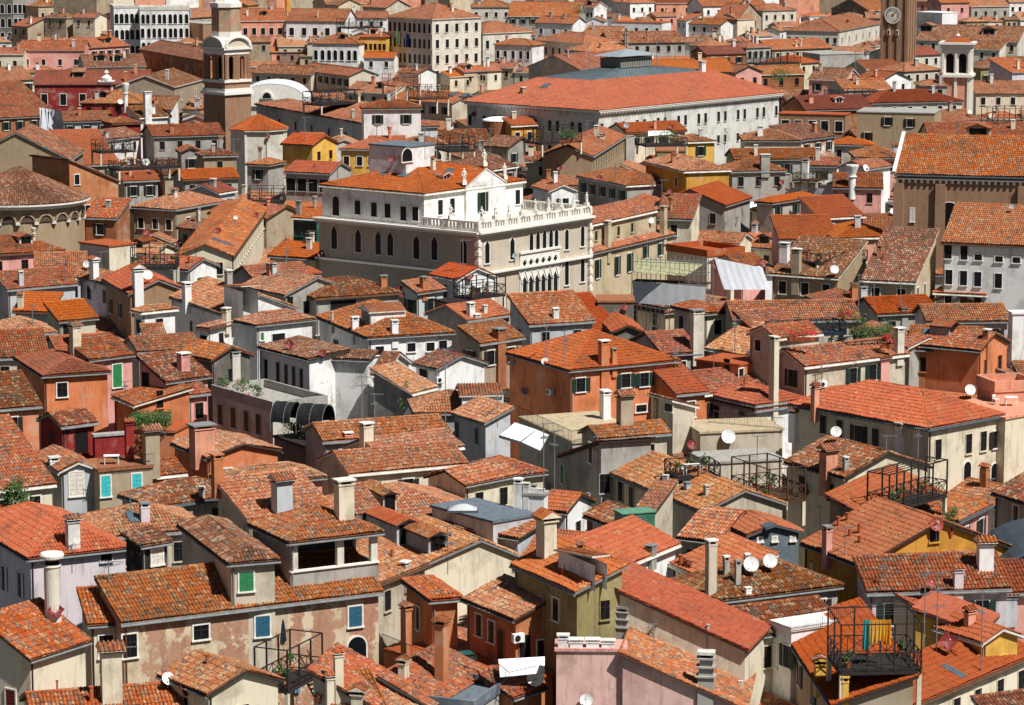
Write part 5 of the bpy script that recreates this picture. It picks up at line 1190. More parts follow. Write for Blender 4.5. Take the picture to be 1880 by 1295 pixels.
# --- the large courtyard block with a glass court roof
def courtyard_block():
    lab = 'large white courtyard block with wide orange roof and glass court'
    hd = h(lab, 1099, 203, 1432, 171, (856, 190), 17.8, 'flat', 'd6d4cc', floor='zinc', name='courtyard_block', cat='warehouse', wf=None)
    A, u, n, W_, D, z = (hd[k] for k in ('A', 'u', 'n', 'W', 'D', 'z')); L0 = hd['xloc']
    ins, rise, o = min(13.5, .3 * min(W_, D)), 4.4, .7
    P = lambda a, b, h_: A + u * a + n * b + Vector((0, 0, z + h_)) - L0
    out = [(-o, -o), (W_ + o, -o), (W_ + o, D + o), (-o, D + o)]; inn = [(ins, ins), (W_ - ins, ins), (W_ - ins, D - ins), (ins, D - ins)]
    faces = []; dirs = [u, n, u, n]
    for i in range(4):
        j = (i + 1) % 4; faces.append(([P(*out[i], 0), P(*out[j], 0), P(*inn[j], rise), P(*inn[i], rise)], dirs[i]))
    caps = [(P(*out[i], .05), P(*inn[i], rise + .05)) for i in range(4)] + [(P(*inn[i], rise + .05), P(*inn[(i + 1) % 4], rise + .05)) for i in range(4)]
    bpy.data.objects.remove(hd['roof']); R = link('roof', roof_mesh('roof', faces, caps, 'o', 'w', True), hd['X']); hd['roof'] = R
    idx = HOUSES.index(hd)
    for q, _ in faces: bvh_add([v + L0 for v in q], idx, 'roof')
    G = MB(); c = P(W_ / 2, D / 2, rise + 1.3); fr = .24
    i2 = [(inn[0][0] + .2, inn[0][1] + .2), (inn[1][0] - .2, inn[1][1] + .2), (inn[2][0] - .2, inn[2][1] - .2), (inn[3][0] + .2, inn[3][1] - .2)]
    cc = [P(W_ / 2 + (a - W_ / 2) * fr, D / 2 + (b - D / 2) * fr, rise + 1.6) for a, b in i2]
    for i in range(4):
        j = (i + 1) % 4; a, b = P(*i2[i], rise + .1), P(*i2[j], rise + .1); G.face([a, b, cc[j], cc[i]], 0)
        for k in range(25): t = k / 24; G.bar(a + (b - a) * t, cc[i] + (cc[j] - cc[i]) * t, .06, 1)
    link('glass_court_roof', G.mesh('glass_court_roof', [plain('court_glass', '5d6c70', .3, 0, .2, .5, .5), EAVE['z']]), hd['X'])
    l = MB(); M = rotM(u, n); l.box(P(W_ / 2, D / 2, rise + 2.4), W_ * .17, D * .15, 1.8, 0, M)
    for k in range(14):
        for sg in (-1, 1): l.box(P(W_ / 2 + W_ * .17 * (k / 13 - .5), D / 2 + sg * D * .0755, rise + 2.7), .09, .12, 2, 1, M)
    q = [P(W_ / 2 + sx * W_ * .11, D / 2 + sy * D * .1, rise + 3.7) for sx, sy in ((-1, -1), (1, -1), (1, 1), (-1, 1))]; ap = P(W_ / 2, D / 2, rise + 4.9)
    for i in range(4): l.face([q[i], q[(i + 1) % 4], ap], 2)
    l.bar(ap, ap + Vector((0, 0, 3.4)), .12, 1)
    link('lantern', l.mesh('lantern', [plain('lantern_louvre', '7d7a72', .8), EAVE['z'], plain('lantern_roof', '8b9599', .5)]), hd['X'])
    cn = MB()
    for (a0, b0, a1, b1) in ((-.3, -.3, W_ + .3, -.3), (-.3, -.3, -.3, D)):
        p, q_ = P(a0, b0, 0), P(a1, b1, 0); d = (q_ - p); Ln = d.length; d.normalize(); Rm = Matrix(((d.x, -d.y, 0), (d.y, d.x, 0), (0, 0, 1))); cn.box((p + q_) / 2 + Vector((0, 0, -.3)), Ln, .6, .3, 0, Rm)
        for k in range(int(Ln / .9)): cn.box(p + d * (k + .5) * .9 + Vector((0, 0, -.6)), .22, .5, .35, 0, Rm)
    link('cornice', cn.mesh('cornice', [STONE]), hd['X'])
    for key, L, nn, S, d, N in (('f', W_, 18, A, u, -n), ('s', D, 12, A + n * D, -n, -u)):
        for r in range(2):
            for k in range(nn):
                t = (k + .5 + (.16 if k % 2 else -.16)) / nn; Pt = S + d * (L * t); Pt.z = z - 3.4 - r * 4.3; put_window(hd, Pt + N * (-.1), N, 'k', .8, 1.9 if r == 0 else 1.5, True)
    return hd
FOND = courtyard_block()
# --- brick bell tower with white cornices
def bell_tower():
    P = at_z(417, 160, 19.8); d = .103 * 5600; P = CAM + (P - CAM) * (d / (P - CAM).length); P.z = 0
    lab = 'brick bell tower with white cornices and lunettes'
    X = thing('bell_tower', lab, 'bell tower', P); a = -math.pi / 2; r = 4.75
    zf = lambda y: 62 - .103 * (y + 250)
    b = MB(); b.prism(sq(r * .94, a), zf(162), 0); wl = link('shaft', b.mesh('shaft', [BR]), X, color=col('brown')); i = reg(X, lab, P, wl, wl, 20)
    add_bvh_box(P, r * .9, 0, 20, i)
    b = MB()
    for y0, y1, k in ((163, 158, 1.06), (158, 152, .98), (141, 136, .98)): b.prism(lift(sq(r * k, a), zf(y0)), zf(y1) - zf(y0), 0)
    link('cornice', b.mesh('cornice', [STONE]), X)
    b = MB(); b.prism(lift(sq(r * .9, a), zf(152)), zf(140) - zf(152), 0); link('parapet', b.mesh('parapet', [BR]), X, color=col('brown'))
    z0, z1 = zf(136), zf(90); b = MB(); s_ = r * .86 * math.sqrt(2)
    for k in range(4):
        t = a + math.pi / 4 + k * math.pi / 2; N = Vector((math.cos(t), math.sin(t), 0)); Xd = Vector((-N.y, N.x, 0)); M = Matrix(((Xd.x, N.x, 0, N.x * s_ / 2), (Xd.y, N.y, 0, N.y * s_ / 2), (0, 0, 1, z0), (0, 0, 0, 1)))
        for j in (-1, 1):
            arch_panel(b, M @ Matrix.Translation((j * s_ * .23, 0, 0)), s_ * .46, z1 - z0, s_ * .2, (z1 - z0) * .93, 0, 1)
        for x in (-.5, -.02, .02, .5): b.box(M @ Vector((x * s_ * .97, .12, (z1 - z0) / 2)), .5, .5, z1 - z0, 0)
    link('belfry', b.mesh('belfry', [BR]), X, color=col('rust'))
    b = MB(); b.prism(lift(sq(r * .5, a), z0), z1 - z0 + 1, 0); link('shade_core', b.mesh('shade_core', [VOID]), X)  # black core box added to paint the shade behind the arches
    b = MB(); b.prism(lift(sq(r * .9, a), z1 - .1), zf(82) - z1, 0); b.prism(lift(sq(r * 1.02, a), zf(82)), zf(77) - zf(82), 0); link('entablature', b.mesh('entablature', [STONE]), X)
    for k in range(4):
        t = a + math.pi / 4 + k * math.pi / 2; N = Vector((math.cos(t), math.sin(t), 0)); Xd = Vector((-N.y, N.x, 0)); R = r * .66; zc = zf(77); b = MB()
        arc = lambda rr, y: [N * y + Xd * rr * math.cos(math.pi * q / 14) + Vector((0, 0, zc + rr * .62 * math.sin(math.pi * q / 14))) for q in range(15)]
        b.face(arc(R * .86, r * .66), 1); A0, A1, A2 = arc(R, r * .75), arc(R * .86, r * .75), arc(R, r * .1)
        for q in range(14):
            b.face([A0[q], A0[q + 1], A1[q + 1], A1[q]], 0); b.face([A0[q], A2[q], A2[q + 1], A0[q + 1]], 2); B1 = arc(R * .86, r * .66); b.face([A1[q], A1[q + 1], B1[q + 1], B1[q]], 0)
        link('lunette', b.mesh('lunette', [STONE, plain('lunette_plaster', 'beige', .9), EAVE['w']]), X)
    b = MB(); b.prism(lift(ngon(r * .63, 8, .39), zf(62)), zf(50) - zf(62), 0); b.prism(lift(ngon(r * .66, 8, .39), zf(6)), zf(-2) - zf(6), 0); link('drum_ring', b.mesh('drum_ring', [STONE]), X)
    b = MB(); b.prism(lift(ngon(r * .6, 8, .39), zf(52)), zf(4) - zf(52), 0); link('drum', b.mesh('drum', [wall_mat('peel')]), X, color=col('tan'))
    b = MB(); b.lathe([(r * .55, zf(-2)), (r * .4, zf(-20)), (0, zf(-60))], 8); link('spire', b.mesh('spire', [STONE]), X)
bell_tower()
# --- octagonal chapel with tiled cone
def octagon():
    lab = 'cream octagonal chapel with steep orange tile cone'
    k = .0985; P = at_z(475, 226, 15.); P = CAM + (P - CAM) * (k * 5600 / (P - CAM).length); P.z = 0; X = thing('chapel', lab, 'chapel', P); r = 5.5; z = 15.
    b = MB(); b.prism(ngon(r * .93, 8, .39), z, 0); wl = link('wall', b.mesh('wall', [ST]), X, color=col('offw')); i = reg(X, lab, P, wl, wl, z); add_bvh_box(P, r * .93, 0, z, i)
    q = lift(ngon(r * 1.02, 8, .39), z); ap = Vector((0, 0, z + 2.6)); faces = [([q[j], q[(j + 1) % 8], ap], (q[(j + 1) % 8] - q[j]).normalized()) for j in range(8)]
    R = link('roof', roof_mesh('roof', faces, [(q[j], ap) for j in range(8)], 'o', 'w', True), X); HOUSES[i]['roof'] = R
    for f, _ in faces: bvh_add([v + P for v in f], i, 'roof')
    b = MB()
    for j in range(8): b.box(ngon(r * .93, 8, .39)[j] + Vector((0, 0, z / 2)), .35, .35, z - .2, 0)
    link('pilasters', b.mesh('pilasters', [STONE]), X)
octagon()
# --- church with round apse
def apse():
    lab = 'brick church apse with round tiled half cone and white cornice'
    k = .077; P = at_z(34, 347, 16.); P = CAM + (P - CAM) * (k * 5600 / (P - CAM).length); P.z = 0; X = thing('church_apse', lab, 'church', P); r = 9.5; z = 16.; n = 20
    b = MB(); b.lathe([(r * .93, 0), (r * .93, z)], 28); wl = link('wall', b.mesh('wall', [wall_mat('rough')]), X, color=col('tan')); i = reg(X, lab, P, wl, wl, z); add_bvh_box(P, r * .93, 0, z, i)
    q = lift(ngon(r * 1.03, n), z); ap = Vector((0, 0, z + 4.4)); faces = [([q[j], q[(j + 1) % n], ap], (q[(j + 1) % n] - q[j]).normalized()) for j in range(n)]
    R = link('roof', roof_mesh('roof', faces, [], 'b', 'w', True), X); HOUSES[i]['roof'] = R
    for f, _ in faces: bvh_add([v + P for v in f], i, 'roof')
    b = MB(); b.lathe([(r * .93, z - .75), (r * .98, z - .7), (r * 1.0, z - .3), (r * 1.05, z - .2), (r * 1.05, z)], 40); link('cornice', b.mesh('cornice', [STONE]), X)
    b = MB(); m = 22
    for j in range(m):
        t = 2 * math.pi * j / m; N = Vector((math.cos(t), math.sin(t), 0)); T = Vector((-N.y, N.x, 0)); b.box(N * r * .95 + Vector((0, 0, z - 2.6)), .55, .55, .35, 1)
        t2 = t + math.pi / m; N = Vector((math.cos(t2), math.sin(t2), 0)); T = Vector((-N.y, N.x, 0)); w = r * .93 * math.pi / m * .8
        arc = [T * w * math.cos(math.pi * s_ / 8) + Vector((0, 0, z - 2.4 + w * math.sin(math.pi * s_ / 8))) for s_ in range(9)]
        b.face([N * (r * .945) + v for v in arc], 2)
        for s_ in range(8): b.bar(N * r * .95 + arc[s_] * 1., N * r * .95 + arc[s_ + 1], .16, 0)
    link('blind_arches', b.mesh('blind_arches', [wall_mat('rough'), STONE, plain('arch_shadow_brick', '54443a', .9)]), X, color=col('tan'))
    return P
AP = apse()
h('high brick gable of the church behind the round apse', -70, 294, 130, 294, 'd16', 16.5, 'gn', 'tan', 'b', p=.5, mat='rough', name='church_nave', cat='church')
h('brown church wing falling to the right of the apse', 126, 293, 222, 334, 'd10', 14.5, 'sr', 'rust', 'b', p=.42, name='church_wing', cat='church')
h('brown walled house between apse and brick house', 150, 400, 214, 402, 'd6', 12.8, 'sf', 'brown', 'm', p=.36)
# --- brick church on the right
def brick_church():
    lab = 'tall dark brick church with corbel table and steep roof'
    hd = h(lab, 1642, 320, 1925, 327, 'd10', 21, 'sf', 'brown', 'm', p=.45, mat='brick', name='church', cat='church', eave='z')
    A, u, n, W_, D, z = (hd[k] for k in ('A', 'u', 'n', 'W', 'D', 'z')); L0 = hd['xloc']; o = hd['o']; P = lambda a, b, h_: A + u * a + n * b + Vector((0, 0, h_)) - L0; M = rotM(u, n)
    b = MB(); b.box(P(W_ / 2, o - .1, z - .55), W_, .4, .3, 0, M); k = int(W_ / .8)
    for j in range(k): b.box(P((j + .5) * W_ / k, o - .1, z - .9), .3, .45, .45, 0, M)
    link('corbel_table', b.mesh('corbel_table', [plain('corbel_brick', '7d746b', .9)]), hd['X'])
    b = MB(); b.bar(P(-.05, -.1, z + .2), P(-.05, D, z + D * .45 + .2), .32, 0, 4); link('verge', b.mesh('verge', [STONE]), hd['X'])
    for a in (.0, 5.6, 16.5, 22):
        b = MB(); b.box(P(a + .6, o - .25, z / 2 - .6), 1.3, .6, z - 1.2, 0, M); link('pilaster', b.mesh('pilaster', [BR]), hd['X'], color=col('brown'))
    return hd
BCH = brick_church()
# --- clock tower
def clock_tower():
    lab = 'brick clock tower with round white dial'
    k = .13; P = at_z(1648, 95, 20); P = CAM + (P - CAM) * (k * 5600 / (P - CAM).length); P.z = 0; X = thing('clock_tower', lab, 'clock tower', P); zf = lambda y: 62 - k * (y + 250)
    s_ = 6.4; ang = math.radians(-24); U = Vector((math.cos(ang), math.sin(ang), 0)); Nf = Vector((U.y, -U.x, 0)); M = rotM(U, -Nf)
    b = MB(); b.box((0, 0, 20), s_, s_, 40, 0, M)
    for x in (-.5, -.17, .17, .5):
        b.box(Nf * (s_ / 2 + .1) + U * x * s_ * .92 + Vector((0, 0, 20)), .6, .3, 40, 0, M); b.box(U * (s_ / 2 + .1) - Nf * x * s_ * .92 + Vector((0, 0, 20)), .3, .6, 40, 0, M)
    wl = link('shaft', b.mesh('shaft', [BR]), X, color=col('brown')); i = reg(X, lab, P, wl, wl, 40); add_bvh_box(P, s_ * .55, 0, 40, i)
    c = Nf * (s_ / 2 + .32) + Vector((0, 0, zf(19))) - U * .3; R = 2.0; q = Nf.to_track_quat('Z', 'Y').to_matrix()
    d = MB()
    def ring(r0, r1, y, mi, n=36):
        for j in range(n):
            t0, t1 = 2 * math.pi * j / n, 2 * math.pi * (j + 1) / n; f = lambda r_, t: c + q @ Vector((r_ * math.cos(t), r_ * math.sin(t), y)); d.face([f(r0, t0), f(r1, t0), f(r1, t1), f(r0, t1)], mi)
    ring(0, R, .02, 0); ring(R * .86, R, .1, 1); ring(R * .48, R * .52, .05, 2); ring(0, R * .16, .06, 3)
    for j in range(24):
        t = 2 * math.pi * j / 24; f = lambda r_, tt: c + q @ Vector((r_ * math.cos(tt), r_ * math.sin(tt), .06)); d.bar(f(R * .62, t), f(R * .82, t), .05, 2)
        if j % 2 == 0: d.face([f(R * .15, t - .12), f(R * .4, t), f(R * .15, t + .12)], 3)
    link('dial', d.mesh('dial', [plain('dial_white', 'efece2', .6, 0, .04, 1), STONE, plain('dial_numeral', '8a8274', .7), plain('dial_gold', 'b98a4a', .5)]), X)
    hb = MB(); hb.bar(c + q @ Vector((-.2, -.2, .1)), c + q @ Vector((R * .5, R * .55, .1)), .06); link('clock_hand', hb.mesh('clock_hand', [IRON]), X)
    for x in (-1.2, .9):
        b = MB(); b.box(Nf * (s_ / 2 + .3) + U * x + Vector((0, 0, zf(50))), .7, .2, 1.3, 0, M); b.box(Nf * (s_ / 2 + .36) + U * x + Vector((0, 0, zf(50))), .35, .16, .9, 1, M); link('window', b.mesh('window', [STONE, VOID]), X)
clock_tower()
# --- white belfry with tiled cap, right
def white_belfry():
    lab = 'white and pink open belfry with two arches a side'
    k = .113; P = at_z(1757, 150, 20); P = CAM + (P - CAM) * (k * 5600 / (P - CAM).length); P.z = 0; X = thing('belfry', lab, 'bell tower', P); zf = lambda y: 62 - k * (y + 250)
    s_ = 5.6; ang = math.radians(-14); U = Vector((math.cos(ang), math.sin(ang), 0)); Nf = Vector((U.y, -U.x, 0)); M = rotM(U, -Nf)
    b = MB(); b.box((0, 0, zf(128) / 2), s_, s_, zf(128), 0, M); wl = link('shaft', b.mesh('shaft', [ST]), X, color=col('salmon')); i = reg(X, lab, P, wl, wl, 20); add_bvh_box(P, s_ * .55, 0, zf(70), i)
    st = MB()
    for x in (-.47, 0, .47):
        for d_, e in ((Nf, U), (-Nf, U), (U, Nf), (-U, Nf)): st.box(d_ * (s_ / 2) + e * x * s_ + Vector((0, 0, zf(128) / 2)), .55, .55, zf(128), 0, M)
    link('pilasters', st.mesh('pilasters', [STONE]), X)
    b = MB(); b.box((0, 0, zf(127)), s_ * 1.22, s_ * 1.22, .5, 0, M); b.box((0, 0, zf(124)), s_ * 1.1, s_ * 1.1, .4, 0, M); link('ledge', b.mesh('ledge', [STONE]), X)
    z0, z1 = zf(123), zf(82); b = MB()
    for Nd, Xd in ((Nf, U), (U, -Nf), (-Nf, -U), (-U, Nf)):
        T = Matrix(((Xd.x, Nd.x, 0, Nd.x * s_ * .46), (Xd.y, Nd.y, 0, Nd.y * s_ * .46), (0, 0, 1, z0), (0, 0, 0, 1)))
        for j in (-1, 1): arch_panel(b, T @ Matrix.Translation((j * s_ * .23, 0, 0)), s_ * .46, z1 - z0, s_ * .28, (z1 - z0) * .88, 0, 1)
        for x in (-.47, 0, .47): b.box(T @ Vector((x * s_, .15, (z1 - z0) / 2)), .45, .45, z1 - z0, 0, M)
    link('arcade', b.mesh('arcade', [STONE]), X); b = MB(); b.box((0, 0, (z0 + z1) / 2), s_ * .72, s_ * .72, z1 - z0, 0, M); link('shade_core', b.mesh('shade_core', [VOID]), X)  # solid black box added inside so the arches look dark
    b = MB()
    for z_, e in ((zf(81), 1.05), (zf(75), 1.12), (zf(69), 1.28)): b.box((0, 0, z_), s_ * e, s_ * e, .45, 0, M)
    b.box((0, 0, zf(76)), s_, s_, 1.0, 0, M); link('entablature', b.mesh('entablature', [STONE]), X)
    b = MB(); qd = [M @ Vector((sx * s_ * .5, sy * s_ * .5, zf(67))) for sx, sy in ((-1, -1), (1, -1), (1, 1), (-1, 1))]
    for j in range(4): b.face([qd[j], qd[(j + 1) % 4], Vector((0, 0, zf(57)))], 0, [(500, 0), (520, 0), (510, 8)])
    link('roof', b.mesh('roof', [tile_mat('o', True)]), X); b = MB(); b.lathe([(.3, zf(58)), (.5, zf(56)), (.2, zf(53)), (0, zf(51))], 8); link('finial', b.mesh('finial', [STONE]), X)
white_belfry()
# --- small white bell gable and lantern
def small_belfry():
    lab = 'small white bell gable with scrolls and domed top'
    k = .118; P = at_z(196, 168, 14); P = CAM + (P - CAM) * (k * 5600 / (P - CAM).length); P.z = 0; X = thing('bell_gable', lab, 'bell gable', P); zf = lambda y: 62 - k * (y + 250); px = k
    b = MB(); b.box((0, 0, zf(165) / 2), 4.6, 1.6, zf(165)); reg(X, lab, P, link('base', b.mesh('base', [ST]), X, color=col('offw')), X.children[0], 14)
    b = MB(); z0, z1 = zf(165), zf(140); M = Matrix.Translation((0, -.7, z0)) @ Matrix(((1, 0, 0, 0), (0, -1, 0, 0), (0, 0, 1, 0), (0, 0, 0, 1)))
    arch_panel(b, M, 2.6, z1 - z0, 1.2, (z1 - z0) * .85, 0, 0); M2 = Matrix.Translation((0, .7, z0)); arch_panel(b, M2, 2.6, z1 - z0, 1.2, (z1 - z0) * .85, 0, 0)
    for sx in (-1, 1):
        b.box((sx * 1.3, 0, (z0 + z1) / 2), .3, 1.5, z1 - z0)
        pts = [(sx * 1.4, z0), (sx * 3.0, z0), (sx * 2.8, z0 + .5), (sx * 2.0, z0 + .8), (sx * 1.6, z0 + 1.6), (sx * 1.4, z1 - .3)]; poly = [Vector((x, -.5, z)) for x, z in (pts if sx < 0 else pts[::-1])]; b.prism(poly, 1.0, 0, Vector((0, 1, 0)))
    b.box((0, 0, z1 + .15), 3.4, 2, .3); link('arch', b.mesh('arch', [STONE]), X)
    b = MB(); b.lathe([(1.1, z1 + .3), (1.15, z1 + .9), (.8, zf(130)), (.35, zf(127)), (.35, zf(124)), (.55, zf(123)), (.3, zf(120)), (0, zf(118))], 12); link('dome', b.mesh('dome', [STONE]), X)
small_belfry()
# --- white vaulted church roof behind the bell tower
def vault():
    lab = 'white metal vaulted church roof with arched dormer'
    k = .112; P = at_z(500, 165, 15); P = CAM + (P - CAM) * (k * 5600 / (P - CAM).length); P.z = 0; X = thing('vaulted_roof', lab, 'church', P); zf = lambda y: 62 - k * (y + 250)
    b = MB(); b.box((0, 5, zf(185) / 2), 13, 12, zf(185)); wl = link('wall', b.mesh('wall', [ST]), X, color=col('offw')); i = reg(X, lab, P, wl, wl, 15); add_bvh_box(P + Vector((0, 5, 0)), 6.5, 0, zf(180), i)
    b = MB(); z0 = zf(186); W_ = 7.2; n = 14; Y0, Y1 = -1.5, 13
    prof = [(W_ * math.cos(math.pi * j / n), z0 + 4.6 * math.sin(math.pi * j / n) ** .8) for j in range(n + 1)]
    for j in range(n): b.face([Vector((prof[j][0], Y0, prof[j][1])), Vector((prof[j + 1][0], Y0, prof[j + 1][1])), Vector((prof[j + 1][0], Y1, prof[j + 1][1])), Vector((prof[j][0], Y1, prof[j][1]))], 0)
    b.face([Vector((x, Y0, z)) for x, z in reversed(prof)], 1)
    for y in range(0, 15): 
        for j in range(n): b.bar((prof[j][0], Y0 + y, prof[j][1] + .03), (prof[j + 1][0], Y0 + y, prof[j + 1][1] + .03), .05, 0)
    link('vault', b.mesh('vault', [plain('white_lead', 'd5d8d8', .5, 0, .06, .5), STONE]), X)
    b = MB(); c = Vector((-1.0, -1.9, zf(172))); b.lathe([(1.5, 0), (1.5, .4)], 16); b = MB()
    arc = [(1.3 * math.cos(math.pi * j / 10), 1.6 * math.sin(math.pi * j / 10)) for j in range(11)]; b.prism([c + Vector((x, 0, z)) for x, z in arc], 2.5, 0, Vector((0, 1, 0))); b.face([c + Vector((x * .7, -.02, z * .75 + .1)) for x, z in arc], 1); link('arched_dormer', b.mesh('arched_dormer', [STONE, VOID]), X)
vault()
# --- dark zinc dome front at the right edge
def zinc_front():
    lab = 'dark grey zinc vault with curved pediment at the right edge'
    P = at_z(1880, 1010, 13.5); P.z = 0; X = thing('zinc_vault', lab, 'church', P); b = MB(); b.box((2.6, 3, 6), 6.5, 8, 12); wl = link('wall', b.mesh('wall', [ST]), X, color=col('zinc')); i = reg(X, lab, P, wl, wl, 12)
    b = MB(); n = 14; R = 4.6; prof = [(2.6 + R * math.cos(math.pi * j / n), 11.6 + 2.6 * math.sin(math.pi * j / n)) for j in range(n + 1)]
    for j in range(n): b.face([Vector((prof[j][0], -1.6, prof[j][1])), Vector((prof[j + 1][0], -1.6, prof[j + 1][1])), Vector((prof[j + 1][0], 8, prof[j + 1][1])), Vector((prof[j][0], 8, prof[j][1]))], 0)
    b.face([Vector((x, -1.6, z)) for x, z in reversed(prof)], 0)
    for s_ in (.62, .8, .98):
        for j in range(n): b.bar((2.6 + (prof[j][0] - 2.6) * s_, -1.66, 11.6 + (prof[j][1] - 11.6) * s_), (2.6 + (prof[j + 1][0] - 2.6) * s_, -1.66, 11.6 + (prof[j + 1][1] - 11.6) * s_), .09, 1)
    b.box((2.6, -1.3, 11.3), 10, .8, .4, 1); b.box((2.6, -1.2, 10.6), 9.4, .6, .3, 1)
    link('vault', b.mesh('vault', [plain('dark_zinc', '4a5259', .5, .2, .2, 1), plain('dark_zinc_trim', '5d666d', .5, .2)]), X)
zinc_front()
# --- small green topped pavilion, left edge
def pavilion():
    lab = 'small white domed pavilion at the left edge'
    P = at_z(18, 812, 11.5); P.z = 0; X = thing('pavilion', lab, 'pavilion', P); b = MB(); b.lathe([(1.0, 0), (1.0, 11.6)], 8); reg(X, lab, P, link('wall', b.mesh('wall', [ST]), X, color=col('offw')), X.children[0], 11)
    b = MB(); b.lathe([(1.35, 11.55), (1.2, 11.9), (.75, 12.25), (.4, 12.4), (.32, 12.7), (0, 12.8)], 12); link('dome', b.mesh('dome', [plain('white_lead', 'd5d8d8', .5)]), X)
    b = MB(); b.lathe([(.12, 12.75), (.22, 12.95), (.1, 13.2), (.03, 13.6), (0, 13.8)], 8); link('finial', b.mesh('finial', [plain('verdigris', '5f9a7c', .7)]), X)
pavilion()
# ---------------------------------------------------------------- low houses that close the alleys between the big ones
NOFILL = ('orange house with white posted', 'orange wing', 'olive yellow', 'orange tiled terrace', 'house with dark side', 'big blank white', 'white house with five', 'beige roof room', 'grey roof loggia', 'black boarded', 'orange house with shallow', 'pink house with tall', 'pink house with mottled', 'big orange house', 'beige house with flower', 'tan house with turq', 'white gabled house with closed', 'white house with sunlit', 'white house with tall', 'grey stone loggia', 'lavender house with', 'house with cream right', 'tan house with long', 'cream house with long red', 'pink house with white', 'tall bare', 'white house with big', 'long white house with corb', 'red house with', 'white lean-to')
def fillers():
    r_ = random.Random(3); made = 0; used = set(); tone = dict(m='orange', o='bright', b='brown', p='pale', r='russet')
    def top(hd, P):
        if hd['kind'] == 'x': return None
        d = P - hd['A']; a, b = d.dot(hd['u']), d.dot(hd['n'])
        if -.2 < a < hd['W'] + .2 and -.2 < b < hd['D'] + .2: return hd['z'] + hd['H'](a, b)
        return None
    for py in range(22, 1290, 9):
        for px in range(4, 1880, 13):
            r = hit(px, py)
            if r is None: P = at_z(px, py, 0); own = None; N = Vector((0, -1, 0)); P = P + Vector((0, 6, 0)); hd = None; continue
            P, nrm, i, part = r
            if part != 'wall': continue
            hd = HOUSES[i]; N = Vector((nrm.x, nrm.y, 0)).normalized()
            big = hd['cat'] in ('palace', 'church', 'warehouse') or hd['kind'] == 'x'
            lim = 12.5 if big else 3.5 if P.y > 560 else 4.2 if P.y > 330 else 4.6
            if hd['lab'].startswith(('long peeling', 'low ')): lim = 99 if 'peeling' in hd['lab'] else 5
            if hd['lab'].startswith('large hipped roof palace') or hd['lab'].startswith('white house with many'): lim = 10
            if hd['kind'] == 'x' or hd['lab'].startswith(NOFILL): continue
            t_ = top(hd, P - N * .6)
            if t_ is None or t_ - P.z < lim or P.z < 2.5: continue
            T = Vector((-N.y, N.x, 0)); T = T if T.x > 0 else -T; zr = P.z - .1; done = False
            for W_, D in ((8.5, 6.5), (6.5, 5), (5, 4), (3.6, 3), (2.6, 2.4)):
                p = .36; kind = r_.choice(['gu', 'hip', 'sf', 'gu']); rise = dict(gu=p * D / 2, hip=p * min(W_, D) / 2, sf=p * D)[kind]; z = zr - rise
                n = -N; A = P + N * (D + .5) - T * .6; u = Vector((n.y, -n.x, 0))
                if u.dot(T) < 0: A = A + T * W_
                ok = True; vis = 0
                for a in (.04, .35, .65, .96):
                    for b in (.04, .5, .96):
                        Q = A + u * W_ * a + n * D * b
                        hh = z + dict(gu=p * D * min(b, 1 - b), hip=p * min(W_ * min(a, 1 - a), D * min(b, 1 - b)), sf=p * D * b)[kind]
                        for o in HOUSES:
                            t2 = top(o, Q)
                            if t2 is not None and t2 < hh + .15: ok = False; break
                        if not ok: break
                        Q.z = hh + .2; d = Q - CAM; L = d.length; q = TREE[0].ray_cast(CAM, d / L)
                        if q[0] is None or q[3] > L - .3: vis += 1
                    if not ok: break
                if ok and vis >= 2: done = True; break
            if not done: continue
            A.z = 0
            for _ in range(40):
                c = r_.choice('white cream beige grey offw white salmon plaster white tan'.split()); t = r_.choice('mmopbm'); w = hd['lab'].split()[:8]
                while len(' '.join(w).split()) > 8 or w[-1] in ('with', 'of', 'the', 'and', 'in', 'a', 'by', 'beside', 'under', 'left', 'right', 'two', 'three', 'behind', 'to', 'over', 'on', 'at', 'below', 'tall', 'white', 'dark', 'long', 'small'): w.pop()
                lab = f"low {tone[t]} tiled {c.replace('offw', 'ivory').replace('plaster', 'buff')} house below the {' '.join(w)}"
                if lab not in used: break
            used.add(lab)
            h(lab, 0, 0, 0, 0, 0, z, kind, c, t, p=p, rc=(A, u, n, W_, D, 0), wf=(2, 1, 'k', 1.7) if W_ > 4 else None, eave=r_.choice('wdg')); made += 1; TREE[0] = None
    print('fillers', made)
fillers()
# ---------------------------------------------------------------- windows by eye
W('l', '8,1062 38,1074', .75, 1.75); W('k', '195,1023', .85, .6); W('G', '452,1068', 1.0, 1.35); pass
W('d', '238,1186', 1.0, 1.6); W('d', '369,1161', 1.1, 1.0); W('B', '652,1132 482,1150', 1.0, 1.45); W('a', '655,1200', 1.4, 2.4); W('R', '20,1283', .8, 1.2)
W('d', '768,1135', .8, 1.6); W('d', '880,1148 903,1160', .8, 1.5); W('k', '920,1184', .9, 2.1); W('k', '963,1087 963,1187', .9, 1.6); W('d', '1021,1119 996,1195', .85, 1.5)
W('k', '1110,1120', .7, 1.3); W('W', '1419,1203', 1.0, 1.5); W('g', '1445,1205 1470,1240 1495,1275', .8, 1.5); W('W', '1395,991 1422,990 1455,989', .3, .3)
W('k', '1563,1110', .5, 1.2); W('d', '1866,942', .7, 1.2); W('k', '1512,779 1542,788 1608,804', .8, 1.6); W('b', '1577,797'); W('k', '1722,825 1778,815 1805,810', .8, 1.7); W('b', '1829,807')
W('a', '1775,873 1803,880 1825,876', .95, 2.4); W('b', '1063,826'); W('d', '1085,832', .9, 1.6); W('G', '1033,870', .8, 1.6)
